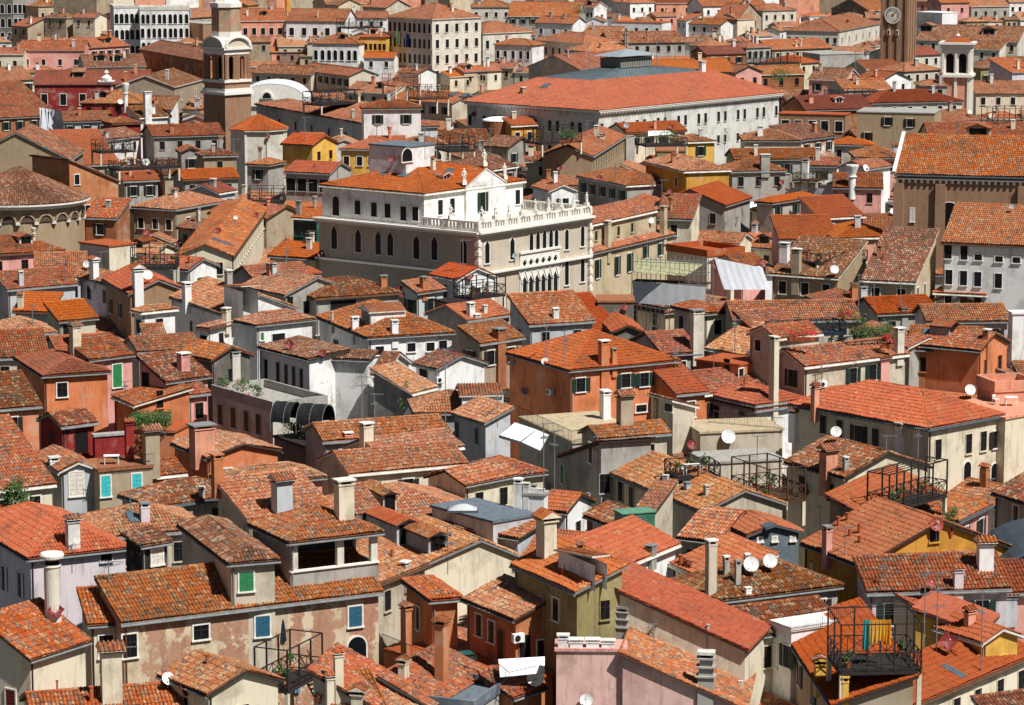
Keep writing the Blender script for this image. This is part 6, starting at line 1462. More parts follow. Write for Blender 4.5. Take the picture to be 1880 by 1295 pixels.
W('g', '1066,707 1149,699 1183,697 1227,693', 1.0, 1.35); W('h', '1081,761 1177,750 1228,748', 1.2, .7)
W('g', '1566,690 1602,684'); W('g', '1453,694', .9, 1.7); W('d', '1392,634', .9, 1.1); W('d', '1360,690', .8, 1.4); W('k', '489,679 511,684 526,688 540,692 554,696', .75, 2.1)
W('k', '697,644 755,638 790,637 813,633', .9, .9); W('b', '586,626 617,634', .7, 1.2); W('v', '778,690', 1.4, 1.4); W('v', '630,562', 3.2, 1.3); W('k', '532,556 562,564', .8, 1.4)
W('k', '840,789 876,801', .75, 1.4); W('d', '114,716', 1.0, 1.4); W('G', '215,690', 1.05, 2.3); W('v', '268,706', 1.2, 2.4); W('k', '293,733', .7, 1.7)
W('k', '405,761 429,767 453,773 475,779', .95, 1.9); W('v', '149,812', 1.35, 2.0); W('k', '96,806', .7, 1.2); W('W', '140,889', 1.15, 2.0); W('T', '194,893 251,889', .8, 1.75)
W('W', '288,1020', .9, 1.3); W('v', '121,612', .75, 2.0); W('v', '37,546', .8, 1.3); W('k', '81,541', .9, 1.0); W('k', '251,620', .7, 1.8); W('v', '511,622', 1.6, 1.1); W('G', '481,618', .4, .8); W('k', '352,600', .8, 1.3)
W('b', '204,562 221,570', .7, 1.7); W('k', '1741,462 1770,464 1742,509 1769,511 1795,513 1833,516 1741,554 1769,556 1795,557', .85, 1.75); W('s', '1796,473 1834,476 1866,478', .9, .7)
W('o', '614,437 658,443 695,447 717,449 765,455 798,457 852,462', .95, 2.7); W('o', '894,464 940,457', .85, 2.6); W('o', '975,446 987,444 999,442 1011,440', .75, 2.4); W('a', '1021,441 1040,440 1069,434', .75, 2.5)
W('o', '1040,500 1069,494', .8, 3.2)
W('a', '617,378', 1.1, 2.4); W('k', '657,381 687,385 712,387 741,392 763,393', .95, 1.7); W('k', '808,381 830,378 950,362', .9, 1.8); W('g', '886,371', 1.0, 2.4); W('g', '966,363', .8, 2.0)
W('a', '747,285 800,285', 1.9, 1.6); W('g', '1097,494 1133,488 1156,482', .8, 2.4); W('g', '1185,463 1212,458', .8, 1.6); W('k', '1094,433 1108,430 1135,424 1160,418', .7, 1.2)
W('d', '1197,330 1242,334 1195,362', .9, 1.5); W('g', '1429,389 1461,384 1487,379', .9, 1.5); W('k', '1225,385', .6, .9); W('b', '1629,223 1670,226 1592,251 1671,254', 1.0, 1.5); W('d', '141,330 161,386 194,384', .9, 1.5)
W('a', '1742,402', 3.4, 4.4); W('W', '1675,395', .5, 1.8); W('k', '1300,660 1335,672', .7, 1.4)
W('k', '1110,888 1140,902 1160,912', .9, 1.6); W('R', '1085,960 1110,970', .9, 1.3); W('k', '1715,980', .8, 1.2)
# ---------------------------------------------------------------- chimneys (parts of the roofs they stand on)
chim('''
134 945 1006 28 t white; 98 1015 1137 31 r offw; 205 1178 1288 43 t cream; 622 1195 1292 19 t cream; 606 1238 1293 17 t cream; 741 1207 1246 20 t cream; 658 1258 1296 27 t cream
746 1108 1206 21 t rust; 811 1132 1250 26 t rust; 1143 1112 1174 24 m grey; 1296 1195 1266 32 m grey; 1298 1148 1215 7 p grey
1034 1164 1188 20 w white; 1058 1172 1188 24 w white; 1088 1172 1188 24 w white; 1116 1174 1188 24 w white
381 1203 1222 7 p clay; 168 1262 1292 8 p clay; 1034 1043 1060 6 p clay; 720 1010 1026 6 p clay; 1539 950 968 6 p clay; 1555 943 959 6 p clay; 1577 963 981 6 p clay; 1560 973 987 6 p clay; 1578 985 1000 6 p clay
1250 1020 1036 8 p clay; 1257 1024 1040 8 p clay; 1263 1028 1042 8 p clay; 1270 1030 1045 8 p clay; 105 1250 1268 8 p clay
518 868 944 40 t cold; 632 879 952 38 w cream; 671 775 818 26 w cream; 640 793 814 18 w salmon; 266 922 959 20 w lav; 372 893 922 12 w grey; 371 778 834 48 w salmon; 399 833 887 23 w rust
278 780 852 33 t tan; 238 770 846 18 t red; 99 838 924 22 w white
337 647 681 24 w pink; 432 645 699 22 w stone; 137 591 648 22 t cream; 343 518 556 19 w white; 173 471 512 19 t white; 254 484 548 23 t white; 650 581 612 15 w white; 725 587 618 15 w white; 610 573 592 5 p offw
864 555 582 16 w white; 876 576 594 16 w white; 918 602 705 26 w brown; 1109 624 755 21 w orange; 1127 639 670 12 w orange; 1111 716 769 20 w white; 1147 716 780 31 t tan; 1205 726 767 15 w tan
1280 568 650 26 w offw; 1020 565 586 13 w white; 1421 617 752 18 w cream; 1621 650 702 26 t pink; 1650 601 649 20 w offw; 1660 562 606 15 t grey; 1812 604 686 17 w rust; 1654 775 832 26 w white; 1496 706 750 16 t salmon
1458 748 788 25 t white; 1519 815 884 34 t salmon; 1552 838 867 12 w grey; 1461 456 523 19 w tan; 1440 445 483 20 w white; 951 878 908 17 w white; 966 886 908 12 w white; 980 890 908 12 w white; 993 897 908 12 w white
1003 937 1022 38 t cream; 1305 990 1094 22 w beige; 1518 965 1014 18 w pink; 1333 1020 1057 13 w grey; 1354 1028 1074 13 w grey; 1371 1016 1052 12 w grey; 1808 985 1046 30 t white; 1759 1040 1080 18 t lav
1117 405 466 13 w sand; 1218 378 432 14 w sand; 271 168 216 16 w white; 231 153 196 14 f white; 1404 283 312 18 w grey; 1564 303 352 24 f white; 1478 292 340 14 w white; 960 160 172 10 w tan; 1289 112 132 14 w white; 1150 62 86 8 w tan
1080 905 916 8 w grey; 1222 872 884 12 w cold; 1262 885 900 14 w cold; 1297 890 910 12 w beige; 1490 1030 1045 10 w cream; 1780 1115 1150 22 t salmon; 1855 1085 1120 24 t cold; 1505 1205 1245 20 t yellow; 1551 1240 1292 13 w yellow
746 1030 1058 20 w beige; 1075 1040 1056 12 w beige; 1195 1000 1016 22 w grey; 1065 1000 1030 12 t brown
1003 1085 1110 5 p grey; 1360 1250 1262 8 w white; 1373 1078 1092 14 w white; 890 560 576 10 w white; 930 625 645 10 w grey
''')
# ---------------------------------------------------------------- roof windows and dormers
skyl('''408 447 1.8 3; 1685 704 1.7 2.0; 1742 1232 .7 1.1; 1756 1240 .7 1.1; 1702 611 .9 1.1; 243 952 .8 1.6; 871 151 1.4 1.6; 928 155 1.4 1.6; 890 134 1.4 1.6; 955 130 1.4 1.6; 1002 159 1.6 1.8; 833 174 1.2 2.2; 853 176 1.2 2.2; 872 176 1.2 2.2
705 321 1.2 1.2; 742 324 1.2 1.2; 823 317 1.2 1.3; 1550 600 .8 1; 1410 968 1 .8; 345 118 1.6 2''')
dormer('''
672 596 24 26 white gable L
845 742 34 22 white gable L
425 560 26 34 white shed L
315 527 22 18 white shed L
1146 855 30 26 beige gable
716 944 24 36 beige gable F
748 1002 38 40 cold gable F
804 1014 34 30 cold gable F
1036 1040 22 30 white shed L
1480 528 24 14 white gable F
1795 250 40 14 tan gable F
1750 610 20 12 grey gable F
60 118 24 10 tan gable F
185 112 16 9 grey gable F
215 113 16 9 grey gable F
144 142 22 9 tan shed F
300 122 20 9 tan gable F
820 330 14 9 white gable F
1180 96 16 10 grey gable F
1700 58 24 10 grey gable F
1815 64 24 10 grey gable F
''')
# ---------------------------------------------------------------- satellite dishes and masts
dish('''308 1246 12 1266 white 30; 337 1266 14 1290 red 70; 984 1245 16 1266 white -15; 1077 1286 12 1294 white -10; 102 1121 14 1140 sq_red 20; 1379 1036 14 1056 white 5; 1414 1030 13 1050 white 5
1337 802 13 824 white 10; 1270 817 9 830 red 10; 1535 793 10 812 white 0; 1719 963 13 982 clay 10; 1740 1178 17 1203 sq_red 5; 1478 899 12 914 sq_red 15; 1781 716 10 731 white 10; 1001 664 7 678 white 0; 940 666 7 682 sq_white 20; 963 718 7 731 grey 20
271 505 9 522 white 20; 270 427 6 436 red 10; 330 448 7 458 red 10; 736 536 10 548 red 30; 862 508 7 520 sq_red 20; 1147 565 7 576 sq_red 20; 1176 557 6 566 red 30; 531 633 9 643 sq_red 0; 592 649 7 660 red 0; 1532 495 8 508 white 10; 160 485 7 496 white -20
1314 487 7 498 sq_red 0; 1708 1070 9 1088 clay 10; 268 298 7 306 white 10; 276 312 5 320 red 10; 492 252 4 258 red 0; 1027 309 5 316 red 0; 1100 327 5 336 red 0; 720 293 6 300 red 0; 221 187 5 193 white 10; 1589 309 7 318 white 40; 1820 214 5 220 white 10; 1780 206 4 214 white 10
945 470 5 480 grey 0; 1230 352 5 360 red 0; 590 467 7 476 red 10; 1398 482 7 494 red 20; 1857 380 5 390 grey 0; 1195 405 6 414 white 20; 870 210 5 218 red 0; 1150 231 5 240 grey 0; 1435 335 5 342 red 0; 470 395 5 402 red 0; 1640 388 6 396 white 0; 400 424 6 432 red 0; 1232 233 5 240 red 0; 433 400 4 408 white 0''')
ant('''822 965 1042 3; 1018 790 912 2; 1096 800 918 2; 998 776 905 2; 997 1092 1172 2; 1013 1066 1168 2; 1696 1016 1196 3; 1719 1050 1200 3; 1800 1085 1262 2; 1622 1026 1104 2; 1551 968 1038 1; 1003 583 660 2; 1036 606 690 2; 1349 586 648 2; 1576 504 574 2
1604 510 574 1; 1653 500 566 1; 688 722 812 2; 665 690 772 2; 818 640 800 2; 1627 800 830 1; 1685 785 855 2; 913 720 775 2; 200 1030 1075 2; 132 1000 1040 2; 1200 1145 1175 2; 1560 660 700 2; 1720 560 600 1; 1240 640 680 2; 60 560 600 1; 230 700 745 2; 430 595 640 1
240 905 945 1; 555 900 935 1; 930 545 580 1; 1310 640 690 1; 1390 800 850 1; 1505 930 975 1; 1815 880 930 1; 1010 380 420 1; 1165 380 430 2; 700 430 500 1; 850 440 500 1; 360 395 470 2; 288 375 420 1; 120 480 520 1
430 255 300 1; 300 300 350 1; 620 300 345 1; 1130 300 345 2; 1215 330 380 1; 1395 330 370 1; 1450 300 350 1; 1330 235 280 1; 1520 215 270 2; 1640 240 290 1; 1760 200 250 1; 780 230 285 1; 900 235 285 1; 560 215 260 1; 245 110 160 1; 1205 70 130 2; 1570 95 140 1; 960 80 125 1; 1080 78 130 1''')

# the palace's traceried loggia: a white stone screen of pointed arches with quatrefoils over them
def loggia():
    r = hit(990, 505); hd = HOUSES[r[2]]; P, nrm = r[0], r[1]; N = Vector((nrm.x, nrm.y, 0)).normalized(); X = Vector((-N.y, N.x, 0))
    M = Matrix(((X.x, -N.x, 0, 0), (X.y, -N.y, 0, 0), (0, 0, 1, 0), (0, 0, 0, 1))); M.translation = P - hd['xloc'] + N * .01
    b = MB(); d = MB(); n = 6; w = 1.22; T = w * n; V = lambda x, y, z: Vector((x, y, z))
    b.box((0, -.06, .15), T + .5, .12, 5.6); b.box((0, -.16, 3.05), T + .7, .3, .25); b.box((0, -.16, -2.75), T + .7, .34, .25)
    for k in range(n):
        c = (k - n / 2 + .5) * w; q = []
        for j in range(13):
            s_ = j / 12 * 2 - 1; e = 1 - abs(s_); q.append(V(c + s_ * w * .36, -.125, -.5 + w * .36 * (math.sin(e * math.pi / 2) * .95 + .6 * e ** 3)))
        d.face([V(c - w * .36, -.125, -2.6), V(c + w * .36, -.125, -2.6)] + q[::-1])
        for a in range(4):
            cx, cz = c + .17 * math.cos(a * math.pi / 2), 1.75 + .17 * math.sin(a * math.pi / 2); d.face([V(cx + .19 * math.cos(t * math.pi / 5), -.125 - .002 * (a + 1), cz + .19 * math.sin(t * math.pi / 5)) for t in range(10)])
        for t in range(20):
            f = lambda t_: V(c + .47 * math.cos(t_ * math.pi / 10), -.14, 1.75 + .47 * math.sin(t_ * math.pi / 10)); b.bar(f(t), f(t + 1), .06)
    for k in range(n + 1):
        c = (k - n / 2) * w; b.lathe([(.15, -2.6), (.11, -2.4), (.1, -.75), (.18, -.55), (.18, -.45)], 8, 0, (c, -.2, 0)); b.bar(V(c, -.18, -.45), V(c + w / 2, -.18, .95), .06); b.bar(V(c, -.18, -.45), V(c - w / 2, -.18, .95), .06)
    o = link('loggia', b.mesh('loggia', [STONE]), hd['X'], M=M); link('opening', d.mesh('opening', [VOID]), o)  # flat black faces on the screen paint the shade within its arches
loggia()

# the loggia room is open: parapet, pillars and a roof over a dark room
def open_loggia():
    hd = [q for q in HOUSES if q['lab'].startswith('grey roof loggia')][0]; o, W_, D, z = hd['o'], hd['W'], hd['D'], hd['z'] - .15; L0 = hd['loc']; A, u, n = hd['A'], hd['u'], hd['n']
    P = lambda a, b, h_: A + u * a + n * b + Vector((0, 0, h_)) - L0; M = rotM(u, n); zs = z - 2.05; b = MB()
    def slab(a0, b0, a1, b1, z0, z1): b.box(P((a0 + a1) / 2, (b0 + b1) / 2, (z0 + z1) / 2), a1 - a0, b1 - b0, z1 - z0, 0, M)
    t = .22; slab(o, o, W_ - o, o + t, 8, zs); slab(o, o + t, o + t, D - o, 8, z); slab(W_ - o - t, o + t, W_ - o, D - o, 8, zs); slab(o + t, D - o - t, W_ - o - t, D - o, 8, z); slab(o + t, o + t, W_ - o - t, D - o - t, zs - .6, zs - .5)
    slab(W_ - o - t, D * .55, W_ - o, D - o - t, zs, z)
    hd['nw'] = 1; bpy.data.objects.remove(hd['wall']); hd['wall'] = link('wall', b.mesh('wall', [wall_mat('stucco')]), hd['X'], color=col('grey'))
    for a in (o, W_ * .52, W_ - o - .62):
        b = MB(); b.box(P(a + .31, o + .2, (zs + z) / 2), .5, .4, z - zs, 0, M); link('pillar', b.mesh('pillar', [wall_mat('stucco')]), hd['X'], color=col('offw'))
    b = MB(); b.box(P(W_ / 2, o + .08, zs + .05), W_ - 2 * o + .1, .42, .1, 0, M); link('sill', b.mesh('sill', [STONE]), hd['X'])
open_loggia()
# ---------------------------------------------------------------- roof terraces
altana('wooden roof terrace with stair beside the peeling brick house', 528, 1268, 592, 1234, (468, 1206), 8.3, 1.0, 2.7, 2.5, 'dark')
DRY = altana('dark wooden roof terrace hung with yellow and blue laundry', 1543, 1234, 1691, 1231, 'd4.5', 12.3, 1.15, 3.0, 2.2, 'dark')
altana('brown wooden roof terrace with washing beside red square dish', 1412, 922, 1478, 910, (1343, 897), 12.4, 1.05, 2.6, 2, 'wood')
altana('black framed roof terrace before the cream gable with masts', 1632, 938, 1738, 908, (1592, 912), 14.5, 1.1, 2.7, 2.4, 'dark', screen=1)
TT = altana('small iron roof terrace with white table and chairs', 1240, 878, 1322, 874, 'd3', 13.6, 1.0, 0, 1.6, 'dark')
altana('upper dark roof terrace with red geraniums', 1428, 618, 1553, 611, 'd3', 15.5, 1.1, 0, 2.6, 'navy')
altana('lower dark roof terrace with geraniums beside the white flue', 1553, 649, 1640, 641, 'd3', 14.0, 1.1, 0, 1.6, 'navy')
altana('black roof terrace with tall posts near the long skylight', 240, 492, 322, 492, 'd4', 14.8, 1.1, 2.4, 2, 'dark')
altana('long black roof terrace with white dish, left', 218, 312, 330, 306, 'd4', 15.6, 1.1, 0, 2, 'dark')
altana('black roof terrace above the white walled house', 184, 280, 248, 277, 'd4', 16.4, 1.1, 1.8, 2, 'dark')
altana('dark roof terrace beside the smooth bright orange roof', 866, 548, 928, 540, 'd3', 13.8, 1.1, 2.0, 2, 'dark')
altana('crowded black roof terrace right of the white vault', 590, 193, 668, 187, 'd5', 18.6, 1.1, 2.2, 1.6, 'dark', screen=1)
altana('brown boxed roof terrace by the courtyard block skylights', 770, 182, 824, 180, 'd5', 20.2, 2.2, 0, 3, 'wood')
altana('red framed roof terrace left of the courtyard block', 726, 158, 772, 156, 'd5', 21.6, 1.2, 2.0, 3, 'brown')
altana('black garden terrace in front of the courtyard block', 995, 264, 1068, 259, 'd5', 16.6, 1.1, 2.4, 2, 'dark')
altana('iron framed roof terrace at the right edge', 1832, 230, 1895, 228, 'd6', 17.4, 1.2, 2.8, 2, 'dark')
altana('dark roof terrace with open door between brown roofs', 1500, 484, 1592, 476, 'd4', 14.4, 1.1, 0, 2, 'dark')
altana('dark wood terrace over the olive loggia', 1186, 268, 1262, 266, 'd5', 16.6, 1.1, 0, 1.6, 'dark')
altana('iron pergola frame before the brick gable house', 825, 278, 872, 276, 'd5', 15.4, 1.0, 2.2, 1.6, 'dark')
altana('brown roof terrace with pergola near the far palaces', 640, 52, 700, 50, 'd6', 21.5, 1.2, 2.2, 2, 'dark')
altana('grey roof terrace near the garden roof', 1395, 118, 1470, 115, 'd5', 18.4, 1.1, 2.2, 1.6, 'dark')
altana('low iron terrace before the tiered roof', 1540, 178, 1610, 175, 'd5', 16.6, 1.1, 0, 1.6, 'dark')
altana('wooden deck beside the funnel flue', 1455, 330, 1500, 332, 'd4', 13.2, 1.0, 0, 1, 'wood')
altana('black roof terrace below the faded hip roof', 455, 372, 520, 372, 'd4', 13.8, 1.0, 2.0, 2, 'dark')
rail('iron railing along the tan terrace edge', [(950, 765), (1050, 812), (1118, 800)], 11.25)
rail('iron railing on the tan terrace by the teal door', [(1300, 776), (1440, 788)], 11.95)
rail('iron railing round the turquoise shutter terrace', [(180, 864), (283, 855)], 12.65)
rail('white posted balcony railing above the court', [(702, 1190), (756, 1212), (885, 1262)], 8.45)
rail('black iron railing on the white walled balcony', [(1452, 1157), (1575, 1138)], 11.35)
rail('iron railing beside the green planter terrace', [(905, 1238), (935, 1262), (985, 1250)], 9.3)
# ---------------------------------------------------------------- cloth, awnings, scaffold sheets
def cloth(name, lab, cat, quad, c, sag=.12, wav=.05, n=14, folds=5, rough=.9, edge=0):
    """quad: four points (top left, top right, bottom right, bottom left) in the world"""
    O = sum(quad, Vector()) / 4; X = thing(name, lab, cat, O); b = MB(); a, bb, c_, d = [q - O for q in quad]; nn = (bb - a).cross(d - a).normalized()
    def pt(s, t): 
        p = (a * (1 - s) + bb * s) * (1 - t) + (d * (1 - s) + c_ * s) * t
        return p + nn * (wav * math.sin(s * folds * 6.28 + 2 * t) * (.25 + t) + wav * .6 * math.sin(s * folds * 14.1 + 3)) - Vector((0, 0, sag * 4 * t * (1 - t)))
    m = n * 2
    for i in range(m):
        for j in range(n):
            q = [pt(i / m, j / n), pt((i + 1) / m, j / n), pt((i + 1) / m, (j + 1) / n), pt(i / m, (j + 1) / n)]; b.face(q, 0); b.face([p - nn * .02 for p in reversed(q)], 0)
    link('fabric', b.mesh('fabric', [plain('fabric_' + c, c, rough, 0, .07, 1.5)]), X)
    if edge:
        v = MB()
        for i in range(m):
            p, q = pt(i / m, 1), pt((i + 1) / m, 1); v.face([p, q, q - Vector((0, 0, edge)), p - Vector((0, 0, edge * (.75 if i % 2 else 1)))], 0); v.face([p - nn * .01, p - nn * .01 - Vector((0, 0, edge)), q - nn * .01 - Vector((0, 0, edge)), q - nn * .01], 0)
        link('valance', v.mesh('valance', [plain('fabric_valance', 'cold', .9)]), X)
        fr = MB(); fr.bar(pt(0, 0), pt(0, 1), .025); fr.bar(pt(1, 0), pt(1, 1), .025); fr.bar(pt(0, 1), pt(1, 1), .03); link('frame', fr.mesh('frame', [STEEL]), X)
    return X
Z = at_z
cloth('awning', 'white awning with scalloped valance, left of two', 'awning', [Z(945, 776, 13.8), Z(985, 789, 13.8), Z(955, 811, 13.1), Z(916, 799, 13.1)], 'white', .05, .01, edge=.25)
cloth('awning', 'white awning with scalloped valance, right of two', 'awning', [Z(985, 789, 13.8), Z(1008, 799, 13.8), Z(992, 828, 13.0), Z(955, 811, 13.0)], 'white', .05, .01, edge=.25)
cloth('awning', 'flat white canopy above the iron railing, bottom', 'awning', [Z(915, 1211, 10.3), Z(1000, 1206, 10.3), Z(1000, 1236, 9.6), Z(918, 1244, 9.6)], 'white', .03, .0)
cloth('awning', 'small white awning on the grey smooth roofed house', 'awning', [Z(1352, 375, 12.9), Z(1392, 370, 12.9), Z(1394, 378, 12.3), Z(1358, 386, 12.3)], 'white', .03, .01)
cloth('awning', 'white awning above the roof hedge', 'awning', [Z(1190, 241, 17), Z(1230, 240, 17), Z(1238, 247, 16.3), Z(1190, 250, 16.3)], 'white', .05, .01)
cloth('scaffold_sheet', 'pale blue scaffold sheet beneath the olive tarpaulin roof', 'scaffold sheet', [Z(1161, 516, 15.2), Z(1296, 527, 15.0), Z(1294, 566, 12.6), Z(1163, 556, 12.7)], 'd2d4d6', .0, .012, 16, 3)
cloth('scaffold_sheet', 'crumpled pale sheet over the scaffold on the right', 'scaffold sheet', [Z(1312, 474, 16.4), Z(1400, 492, 15.25), Z(1416, 532, 12.75), Z(1330, 532, 12.75)], 'd2d4d8', .2, .02, 16, 3)
cloth('scaffold_sheet', 'grey wrapped scaffold sheet, far left', 'scaffold sheet', [Z(72, 198, 17.5), Z(112, 204, 17.5), Z(114, 236, 14), Z(72, 240, 14)], 'a9a9ae', .0, .35, 16, 3)
cloth('tarpaulin', 'olive tarpaulin roof on the scaffold', 'tarpaulin', [Z(1168, 476, 17.0), Z(1292, 485, 16.6), Z(1258, 507, 16.0), Z(1166, 500, 16.5)], '9b9874', .08, .03, 12, 5)
def scaffold():
    A, B = Z(1160, 520, 14.9), Z(1300, 531, 14.6); X = thing('scaffold', 'steel pole scaffold under the olive tarpaulin', 'scaffold', Vector((A.x, A.y, 0)))
    O = Vector((A.x, A.y, 0)); d = Vector((B.x - A.x, B.y - A.y, 0)); back = Vector((-d.y, d.x, 0)).normalized() * 2.2; n = 8
    for k in range(n + 1):
        for s in (0, 1): p = d * (k / n) + back * s; b = MB(); b.bar(p, p + Vector((0, 0, 18)), .045, 0, 6); link('pole', b.mesh('pole', [STEEL]), X)
    for z in (13, 15, 16.2, 17.4):
        for s in (0, 1): b = MB(); b.bar(back * s + Vector((0, 0, z)), d + back * s + Vector((0, 0, z)), .04, 0, 6); link('ledger', b.mesh('ledger', [STEEL]), X)
    b = MB(); m = (d / 2 + back / 2); b.box(m + Vector((0, 0, 15.1)), d.length, 1.8, .08, 0, Matrix.Rotation(math.atan2(d.y, d.x), 3, 'Z')); link('platform', b.mesh('platform', [WOODM]), X)
scaffold()
# laundry on the drying terrace
def laundry():
    X0, P, W_, D = DRY; O = X0.location
    X = thing('clothes_line', 'clothes lines strung across the dark drying terrace', 'clothes line', O + P(0, D * .6, 2.95)); b = MB()
    for k in range(5): b.bar(P(0, D * (.15 * k), 0), P(W_, D * (.15 * k), 0), .008)
    link('line', b.mesh('line', [STEEL]), X)
    for k, (t, c, w, hh, lab) in enumerate(((.36, 'turq', .42, 1.9, 'turquoise towel hanging on the drying terrace'), (.46, 'yellow', .55, 1.5, 'yellow shirt hanging beside the turquoise towel'), (.555, 'e0b040', .5, 1.35, 'yellow shirt hanging in the middle of the line'), (.63, 'd9952e', .45, 1.6, 'orange and red striped cloth at the right of the line'))):
        a = O + P(W_ * t - w / 2, D * .3, 2.95); e = O + P(W_ * t + w / 2, D * .3, 2.95)
        cloth('laundry', lab, 'laundry', [a, e, e - Vector((0, 0, hh)), a - Vector((0, 0, hh))], c, 0, .07, 10, 2)
laundry()
def umbrella(px, py, hgt, c, lab):
    r = hit(px, py); X = thing('closed_parasol', lab, 'parasol', r[0]); b = MB(); b.bar((0, 0, 0), (0, 0, hgt), .03, 0, 8); link('pole', b.mesh('pole', [STEEL]), X)
    b = MB(); n = 16; prof = [(.05, hgt), (.12, hgt * .85), (.2, hgt * .55), (.27, hgt * .32)]
    for j in range(n):
        t0, t1 = 2 * math.pi * j / n, 2 * math.pi * (j + 1) / n; f0, f1 = (1 if j % 2 else .62), (1 if (j + 1) % 2 else .62)
        for (r0, z0), (r1, z1) in zip(prof, prof[1:]): b.face([Vector((r0 * f0 * math.cos(t0), r0 * f0 * math.sin(t0), z0)), Vector((r0 * f1 * math.cos(t1), r0 * f1 * math.sin(t1), z0)), Vector((r1 * f1 * math.cos(t1), r1 * f1 * math.sin(t1), z1)), Vector((r1 * f0 * math.cos(t0), r1 * f0 * math.sin(t0), z1))])
    link('canopy', b.mesh('canopy', [plain('parasol_' + c, c, .8)]), X)
umbrella(545, 1292, 2.5, 'bluec', 'closed blue parasol below the wooden stair terrace'); umbrella(520, 1195, 2.2, 'navy', 'closed dark parasol on the wooden stair terrace')
def stair():
    a = Z(556, 1222, 8.3); c = Z(592, 1290, 6.0); X = thing('stair', 'steep wooden stair going down from the roof terrace', 'stair', c); a = a - c; b0 = MB(); side = Vector((a.y, -a.x, 0)).normalized() * .45
    for s in (-1, 1): b = MB(); b.bar(side * s, a + side * s, .06); link('stringer', b.mesh('stringer', [WOODM]), X); b = MB(); b.bar(side * s + Vector((0, 0, 1)), a + side * s + Vector((0, 0, 1)), .04); link('handrail', b.mesh('handrail', [WOODM]), X)
    for k in range(9): b = MB(); b.box(a * ((k + .5) / 9), .9, .3, .04, 0, Matrix.Rotation(math.atan2(a.y, a.x) + math.pi / 2, 3, 'Z')); link('tread', b.mesh('tread', [WOODM]), X)
stair()
# furniture
put('table', 'white plastic table on the railed turquoise shutter terrace', 'table', 205, 852, table_parts(1.3, .8), .1, 12.65)
put('table', 'round looking green table on the orange tiled terrace', 'table', 850, 1218, table_parts(1.3, 1.0, .74, 'teal'), .4, 8.42)
for k, (x, y, a) in enumerate(((832, 1216, 1.6), (868, 1226, -1.5), (848, 1232, 3.0))): put('chair', ['dark green chair left of the green table', 'dark green chair right of the green table', 'dark green chair in front of the green table'][k], 'chair', x, y, chair_parts('teal'), a, 8.42, 'chairs round the green table')
TO = TT[0].location
def put_at(name, lab, cat, P, parts, rot, group=None):
    X = thing(name, lab, cat, P, group); X.rotation_euler = (0, 0, rot)
    for nm, mb, mats in parts: link(nm, mb.mesh(nm, mats), X)
put_at('table', 'white table on the small iron roof terrace', 'table', TO + TT[1](TT[2] * .5, TT[3] * .5, 0), table_parts(1.3, .8), .2)
put_at('chair', 'pale wooden chair right of the roof terrace table', 'chair', TO + TT[1](TT[2] * .78, TT[3] * .5, 0), chair_parts('sand'), -1.6, 'chairs at the roof terrace table')
put_at('chair', 'white chair left of the roof terrace table', 'chair', TO + TT[1](TT[2] * .24, TT[3] * .5, 0), chair_parts('white'), 1.6, 'chairs at the roof terrace table')
put('chair', 'white plastic chair on the pink terrace', 'chair', 1828, 742, chair_parts(), .8, 15.0); put('table', 'white table on the pink terrace', 'table', 1856, 744, table_parts(1.1, .9), 0, 15.0)
def ac(px, py, lab):
    r = hit(px, py)
    if not r: return
    P, nrm = r[0], r[1]; N = Vector((nrm.x, nrm.y, 0)).normalized(); a = math.atan2(N.y, N.x) + math.pi / 2; X = thing('air_conditioner', lab, 'air conditioner', P + N * .22); X.rotation_euler = (0, 0, a)
    b = MB(); b.box((0, 0, 0), .85, .34, .6); link('case', b.mesh('case', [plain('ac_white', 'white', .5, 0, .05)]), X); b = MB(); b.lathe([(0, 0), (.22, 0), (.22, .02), (0, .02)], 16); m = MB()
    for f in b.f: m.face([Vector((b.v[k][0] - .12, -.175 - b.v[k][2], b.v[k][1])) for k in f])
    link('fan_grille', m.mesh('fan_grille', [IRON]), X)
    b = MB(); b.box((-.3, .0, -.34), .05, .5, .06); b.box((.3, 0, -.34), .05, .5, .06); link('bracket', b.mesh('bracket', [STEEL]), X)
ac(805, 697, 'white air conditioner on the dark window of the gable house'); ac(1013, 720, 'white air conditioner on the shaded side of the big orange house'); ac(1508, 705, 'white air conditioner under the geranium terrace'); ac(948, 1170, 'white air conditioner on the olive yellow house')
# green tarpaulin box
def tarp_box():
    P = Z(1172, 972, 13.2); X = thing('tarpaulin_box', 'dark green tarpaulin box on the shed roof', 'covered box', P); b = MB(); b.prism([(-1.6, -.8, -.5), (1.0, -.8, -.5), (1.0, .8, -.5), (-1.6, .8, -.5)], 1.9); X.rotation_euler = (0, 0, .35)
    link('cover', b.mesh('cover', [plain('green_tarp', '3c6a55', .5, 0, .3, 1.5)]), X); b = MB(); b.box((-.3, 0, 1.43), 2.75, 1.75, .08); link('lid', b.mesh('lid', [plain('green_tarp_lid', '5f8f76', .5, 0, .2, 1.5)]), X)
tarp_box()
def dome_light():
    P = Z(850, 938, 12.85); X = thing('rooflight', 'white domed rooflight on the zinc hatch', 'rooflight', P); b = MB(); b.box((0, 0, .08), 2.4, 1.6, .16); link('kerb', b.mesh('kerb', [EAVE['z']]), X)
    b = MB(); n = 12
    for i in range(n):
        for j in range(n):
            f = lambda a, c: Vector(((a / n - .5) * 2.2, (c / n - .5) * 1.4, .16 + .4 * (1 - (2 * a / n - 1) ** 2) * (1 - (2 * c / n - 1) ** 2))); b.face([f(i, j), f(i + 1, j), f(i + 1, j + 1), f(i, j + 1)])
    link('dome', b.mesh('dome', [plain('acrylic_white', 'cold', .2, 0, .05, 1, .5)]), X)
dome_light()
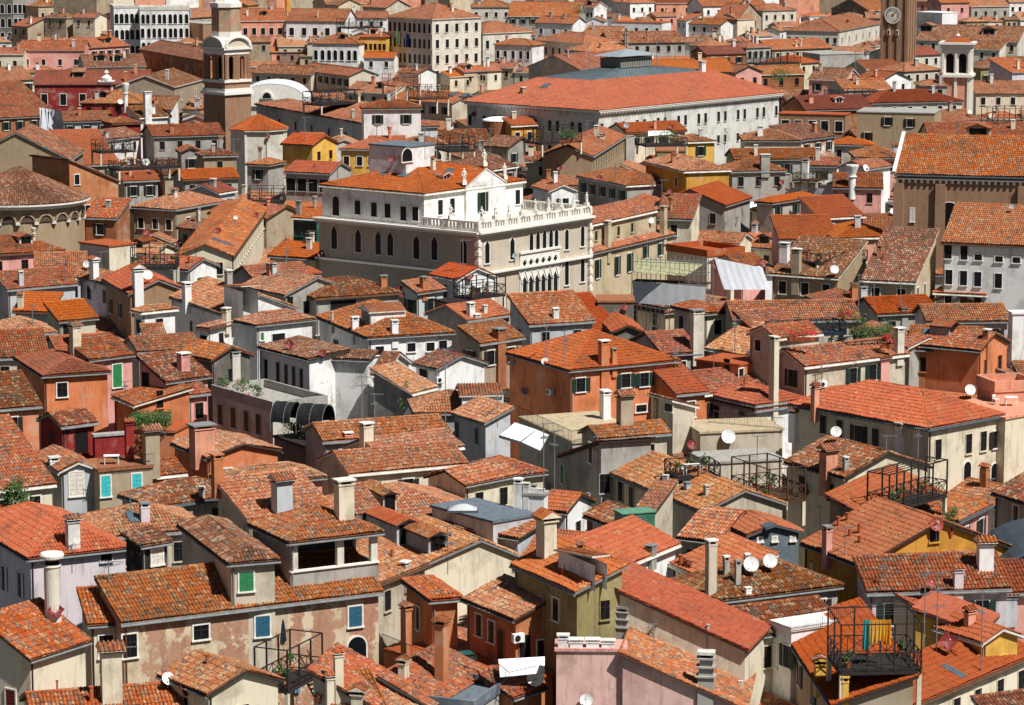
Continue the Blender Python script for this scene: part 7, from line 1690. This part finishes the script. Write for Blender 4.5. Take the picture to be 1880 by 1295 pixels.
def tunnel():
    P = Z(556, 792, 11.4); X = thing('shade_tunnel', 'black shade cloth tunnel over the planted court', 'shade tunnel', P); b = MB(); n = 12; L = 5.2; R = 1.35
    u = Vector((.92, -.38, 0)); n_ = Vector((.38, .92, 0))
    for k in range(8):
        if k == 3: link('shade_cloth', b.mesh('shade_cloth', [plain('shade_cloth_black', '1c1d20', .8, 0, .3, 3)]), X); b = MB(); continue
        for j in range(n):
            f = lambda kk, jj: u * (kk / 8 * L - L / 2) + n_ * (R * math.cos(math.pi * jj / n)) + Vector((0, 0, .9 + 1.7 * math.sin(math.pi * jj / n) + .05 * math.sin(kk * 3 + jj)))
            if k < 8: b.face([f(k, j), f(k + 1, j), f(k + 1, j + 1), f(k, j + 1)]); b.face([f(k, j + 1) * .985, f(k + 1, j + 1) * .985, f(k + 1, j) * .985, f(k, j) * .985])
    link('shade_cloth', b.mesh('shade_cloth', [plain('shade_cloth_black', '1c1d20', .8, 0, .3, 3)]), X)
    for k in range(0, 9, 2):
        b = MB(); pts = [u * (k / 8 * L - L / 2) + n_ * (R * 1.02 * math.cos(math.pi * j / n)) + Vector((0, 0, .9 + 1.74 * math.sin(math.pi * j / n))) for j in range(n + 1)]
        pts = [pts[0] - Vector((0, 0, .9))] + pts + [pts[-1] - Vector((0, 0, .9))]
        for p, q in zip(pts, pts[1:]): b.bar(p, q, .03)
        link('hoop', b.mesh('hoop', [STEEL]), X)
tunnel()
def parasol_round():
    P = hit(915, 240)[0]; X = thing('round_awning', 'round white awning with red brown skirt', 'awning', P); b = MB(); b.lathe([(3.0, 1.9), (2.9, 2.1), (1.6, 2.5), (0, 2.6)], 24); link('canopy', b.mesh('canopy', [plain('fabric_white', 'white', .9)]), X)
    b = MB(); b.lathe([(2.7, -.6), (2.95, 1.9)], 24); link('skirt', b.mesh('skirt', [plain('skirt_brown', 'brown', .9)]), X)
parasol_round()
def flag(px, py, cols, lab):
    P = at_Y(px, py, hit(px, py)[0].y - .6); X = thing('flag', lab, 'flag', P); b = MB(); b.bar((0, .6, -1.2), (0, -.8, 2.4), .05, 0, 6); link('flagpole', b.mesh('flagpole', [STONE]), X)
    b = MB(); n = 12
    for i in range(n):
        x0, x1 = -.0 + 1.5 * i / n, 1.5 * (i + 1) / n; y = lambda x: -.8 + .15 * math.sin(x * 6)
        mi = min(len(cols) - 1, int(i / n * len(cols))); b.face([Vector((x0, y(x0), -1.6 - .3 * x0)), Vector((x1, y(x1), -1.6 - .3 * x1)), Vector((x1, y(x1), 2.2 - .8 * x1)), Vector((x0, y(x0), 2.2 - .8 * x0))], mi)
    link('cloth', b.mesh('cloth', [plain('flag_' + c, c, .8, 0, .05) for c in cols]), X)
flag(728, 70, ['2f7f4f', 'dcdcd6', 'a83a34'], 'green white and red flag on the tall cream palace'); flag(744, 74, ['2b3f78'], 'dark blue flag beside the tricolour on the cream palace')
# ---------------------------------------------------------------- plants
plant('clipped green hedge on the orange pillar terrace', 277, 782, 72, 24, 3600, False, z=11.6, cat='hedge', name='hedge', depth=1.6, shape='box')
plant('bushy green shrub at the left edge roof', 28, 935, 58, 46, 900, True, z=11.8, cat='shrub', name='shrub')
plant('green climber hanging at the end of the white wall', 742, 752, 20, 46, 420, False, cat='climbing plant', name='climbing_plant')
plant('big green bamboo like bush between the geranium terraces', 1572, 632, 34, 50, 800, True, z=14.3)
plant('red geranium box on the upper terrace front', 1470, 626, 52, 16, 260, True, 320, z=15.9); plant('red geranium box on the upper terrace corner', 1548, 592, 24, 16, 200, True, 220, z=16.4); plant('red geranium box on the lower terrace end', 1628, 640, 26, 20, 220, True, 240, z=14.5)
for k, (x, w) in enumerate(((410, 30), (442, 34), (470, 30))): plant(['trailing potted plant on the loggia terrace, left', 'grassy potted plant in the middle of the loggia terrace', 'flowering potted plant on the loggia terrace, right'][k], x, 722 + k * 8, w, 26, 300, True, 20, z=12.3)
plant('dark green shrubs inside the black shade tunnel', 545, 800, 50, 34, 700, False, z=10.9, cat='shrub', name='shrub'); plant('leafy plant at the mouth of the shade tunnel', 575, 806, 30, 24, 300, False, z=10.9)
plant('green plant on the balcony of the pink house', 1745, 985, 26, 40, 420, True); plant('roof garden shrub before the courtyard block', 1042, 262, 34, 22, 500, True, z=17)
plant('long hedge on the grey awning house', 1212, 258, 62, 18, 900, False, z=15.4, cat='hedge', name='hedge', depth=1.2, shape='box'); plant('vine covered pergola beside the courtyard roof', 1435, 150, 44, 22, 900, False, z=17.2, cat='vine', name='vine')
plant('yellow flowering pot on the wooden stair terrace', 582, 1240, 18, 18, 160, True, z=8.4); plant('dark shrubs in the sunk court by the masts', 1612, 628, 60, 34, 1400, False, z=13.6, cat='shrub', name='shrub')
plant('pink potted flowers at the foot of the wooden stair', 585, 1292, 18, 10, 120, True, 40); plant('small green bush near the white gable', 1350, 415, 16, 14, 160, True); plant('green tree tops left of the bell tower', 98, 52, 20, 12, 260, False, cat='tree', name='tree')
plant('green tree among the far roofs above the courtyard block', 1062, 26, 28, 20, 500, False, cat='tree', name='tree')
# ---------------------------------------------------------------- small flues, dormers and masts on the roofs behind
ALT_POTS = []
def scatter():
    r_ = random.Random(21)
    for hd in list(HOUSES):
        if hd['kind'] in ('x', 'flat') or hd['cat'] not in ('house', 'palace'): continue
        Y = hd['A'].y
        if Y < 330 and not hd['lab'].startswith('low '): continue
        if Y < 640 and hd['kind'] in ('gu', 'hip') and r_.random() < .28:
            a, b = r_.uniform(.2, .8) * hd['W'], .42 * hd['D']; P = hd['A'] + hd['u'] * a + hd['n'] * b; P.z = hd['z'] + hd['H'](a, b); px, py = proj(P); q = hit(px, py)
            if q and HOUSES[q[2]] is hd and q[3] == 'roof': ant(f'{px:.1f} {py - r_.uniform(1.8, 3.6) * ppm(P):.1f} {py:.1f} {r_.choice([1, 2, 2])}')
        for _ in range(r_.choice([0, 1, 1, 2]) if Y > 330 else r_.choice([0, 0, 1])):
            a, b = r_.uniform(.12, .88) * hd['W'], r_.uniform(.1, .5) * hd['D']; P = hd['A'] + hd['u'] * a + hd['n'] * b; P.z = hd['z'] + hd['H'](a, b); px, py = proj(P)
            q = hit(px, py)
            if q is None or HOUSES[q[2]] is not hd or q[3] != 'roof': continue
            s = ppm(P); t = r_.choice('wwwwttpf'); w = r_.uniform(.6, 1.0) * s; hh = r_.uniform(1.2, 2.2) * s
            if t == 'p': w *= .3; hh *= .5
            chim(f"{px:.1f} {py - hh:.1f} {py:.1f} {w:.1f} {t} {r_.choice(['white', 'offw', 'cream', 'grey', 'salmon', 'rust', 'cold'])}" if t != 'p' else f"{px:.1f} {py - hh:.1f} {py:.1f} {w:.1f} p clay")
        if hd['kind'] in ('gu', 'hip') and r_.random() < .16 and hd['W'] > 7:
            a, b = r_.uniform(.3, .7) * hd['W'], .22 * hd['D']; P = hd['A'] + hd['u'] * a + hd['n'] * b; P.z = hd['z'] + hd['H'](a, b); px, py = proj(P); q = hit(px, py)
            if q and HOUSES[q[2]] is hd and q[3] == 'roof': s = ppm(P); dormer(f"{px:.1f} {py:.1f} {1.5 * s:.1f} {1.0 * s:.1f} {r_.choice(['white', 'offw', 'tan'])} gable F")
scatter()

auto_windows()
finish_labels()
# ---------------------------------------------------------------- the 290 houses that show largest stay things; the others become one mass
def fixed(m, c):
    """a copy of a wall material with the house's own colour written in"""
    key = (m.name, tuple(round(x * 9) for x in c))
    if key in MATS: return MATS[key]
    k = m.copy(); t = k.node_tree; rgb = t.nodes.new('ShaderNodeRGB'); rgb.outputs[0].default_value = (*c, 1)
    for l in list(t.links):
        if l.from_node.type == 'OBJECT_INFO' and l.from_socket.name == 'Color': s_ = l.to_socket; t.links.remove(l); t.links.new(rgb.outputs[0], s_)
    MATS[key] = k; return k
def mass():
    cnt = {}
    for py in range(2, 1295, 5):
        for px in range(2, 1880, 5):
            r = hit(px, py)
            if r: n = HOUSES[r[2]]['X'].name; cnt[n] = cnt.get(n, 0) + 1
    hs = {}
    for hd in HOUSES:
        if hd['cat'] == 'house': hs[hd['X'].name] = hd
    order = sorted(hs, key=lambda n: -cnt.get(n, 0)); rest = order[290:]
    print('houses', len(order), 'kept down to', cnt.get(order[289], 0), 'unseen', sum(1 for n in rest if not cnt.get(n)))
    V = []; L = []; T = []; MI = []; UVS = []; mats = []; idx = {}; off = 0
    def walk(o, M):
        nonlocal off
        M = M @ Matrix.LocRotScale(o.location, o.rotation_euler, o.scale) if o.matrix_basis == Matrix() else M @ o.matrix_basis
        if o.type == 'MESH':
            me = o.data; nv, nl, npol = len(me.vertices), len(me.loops), len(me.polygons)
            v = np.empty(nv * 3, np.float32); me.vertices.foreach_get('co', v); v = v.reshape(-1, 3) @ np.array(M.to_3x3()).T + np.array(M.translation)
            l = np.empty(nl, np.int32); me.loops.foreach_get('vertex_index', l); t = np.empty(npol, np.int32); me.polygons.foreach_get('loop_total', t); mi = np.empty(npol, np.int32); me.polygons.foreach_get('material_index', mi)
            uv = np.zeros(nl * 2, np.float32)
            if me.uv_layers: me.uv_layers[0].data.foreach_get('uv', uv)
            uv = uv.reshape(-1, 2) + np.array([random.randint(1, 400) * 7, 0]); lut = []
            for m in me.materials:
                k = fixed(m, o.color[:3]) if any(n.type == 'OBJECT_INFO' and n.outputs['Color'].is_linked for n in m.node_tree.nodes) else m
                if k.name not in idx: idx[k.name] = len(mats); mats.append(k)
                lut.append(idx[k.name])
            V.append(v); L.append(l + off); T.append(t); MI.append(np.array(lut or [0])[np.clip(mi, 0, max(0, len(lut) - 1))]); UVS.append(uv); off += nv
        for c in list(o.children): walk(c, M)
        bpy.data.objects.remove(o)
    for n in rest:
        o = bpy.data.objects[n]
        if not cnt.get(n) and hs[n]['A'].y > 700:
            def kill(x):
                for c in list(x.children): kill(c)
                bpy.data.objects.remove(x)
            kill(o); continue
        walk(o, Matrix())
    V = np.concatenate(V).astype(np.float32); L = np.concatenate(L).astype(np.int32); T = np.concatenate(T).astype(np.int32)
    m = bpy.data.meshes.new('small_houses'); m.vertices.add(len(V)); m.vertices.foreach_set('co', V.reshape(-1)); m.loops.add(len(L)); m.loops.foreach_set('vertex_index', L)
    m.polygons.add(len(T)); m.polygons.foreach_set('loop_start', np.concatenate([[0], np.cumsum(T)[:-1]]).astype(np.int32)); m.polygons.foreach_set('loop_total', T)
    for k in mats: m.materials.append(k)
    m.polygons.foreach_set('material_index', np.concatenate(MI).astype(np.int32)); u = m.uv_layers.new(name='UVMap'); u.data.foreach_set('uv', np.concatenate(UVS).astype(np.float32).reshape(-1)); m.update(calc_edges=True)
    tag(link('mass_of_houses', m), 'the many small tiled houses crowded in the gaps and far rows', 'houses', kind='stuff')
mass()
# ---------------------------------------------------------------- ground, sky, light
g = MB(); g.face([(-1500, -300, 0), (1500, -300, 0), (1500, 4000, 0), (-1500, 4000, 0)])
tag(link('ground', g.mesh('ground', [plain('paving', (.10, .095, .085), .9, 0, .25, .4)])), 'grey paved alleys and courts between the houses', 'ground', kind='structure')
w = bpy.data.worlds.new('World'); scene.world = w; w.use_nodes = True; t = w.node_tree; bg = t.nodes['Background']
SUN_AZ, SUN_EL = 46., 55.
sd = Vector((math.sin(math.radians(SUN_AZ)) * math.cos(math.radians(SUN_EL)), -math.cos(math.radians(SUN_AZ)) * math.cos(math.radians(SUN_EL)), math.sin(math.radians(SUN_EL))))
sky = t.nodes.new('ShaderNodeTexSky'); sky.sky_type = 'NISHITA'; sky.sun_disc = False; sky.sun_elevation = math.radians(SUN_EL); sky.sun_rotation = math.atan2(sd.x, sd.y)
t.links.new(sky.outputs[0], bg.inputs[0]); bg.inputs[1].default_value = SKY = .03
sl = bpy.data.lights.new('sun', 'SUN'); sl.energy = 4.8; sl.angle = math.radians(.5); sl.color = (1, .978, .945)
so = bpy.data.objects.new('sun', sl); COL.objects.link(so); so.rotation_euler = sd.to_track_quat('Z', 'Y').to_euler(); so.location = (0, 0, 200)
scene.view_settings.view_transform = 'Standard'; scene.view_settings.look = 'None'; scene.view_settings.gamma = 1; scene.view_settings.exposure = .36
scene.cycles.max_bounces = 5; scene.cycles.diffuse_bounces = 3; scene.cycles.use_denoising = True
print('tiles', NT_TILES[0], 'objects', len(bpy.data.objects), 'houses', len(HOUSES))
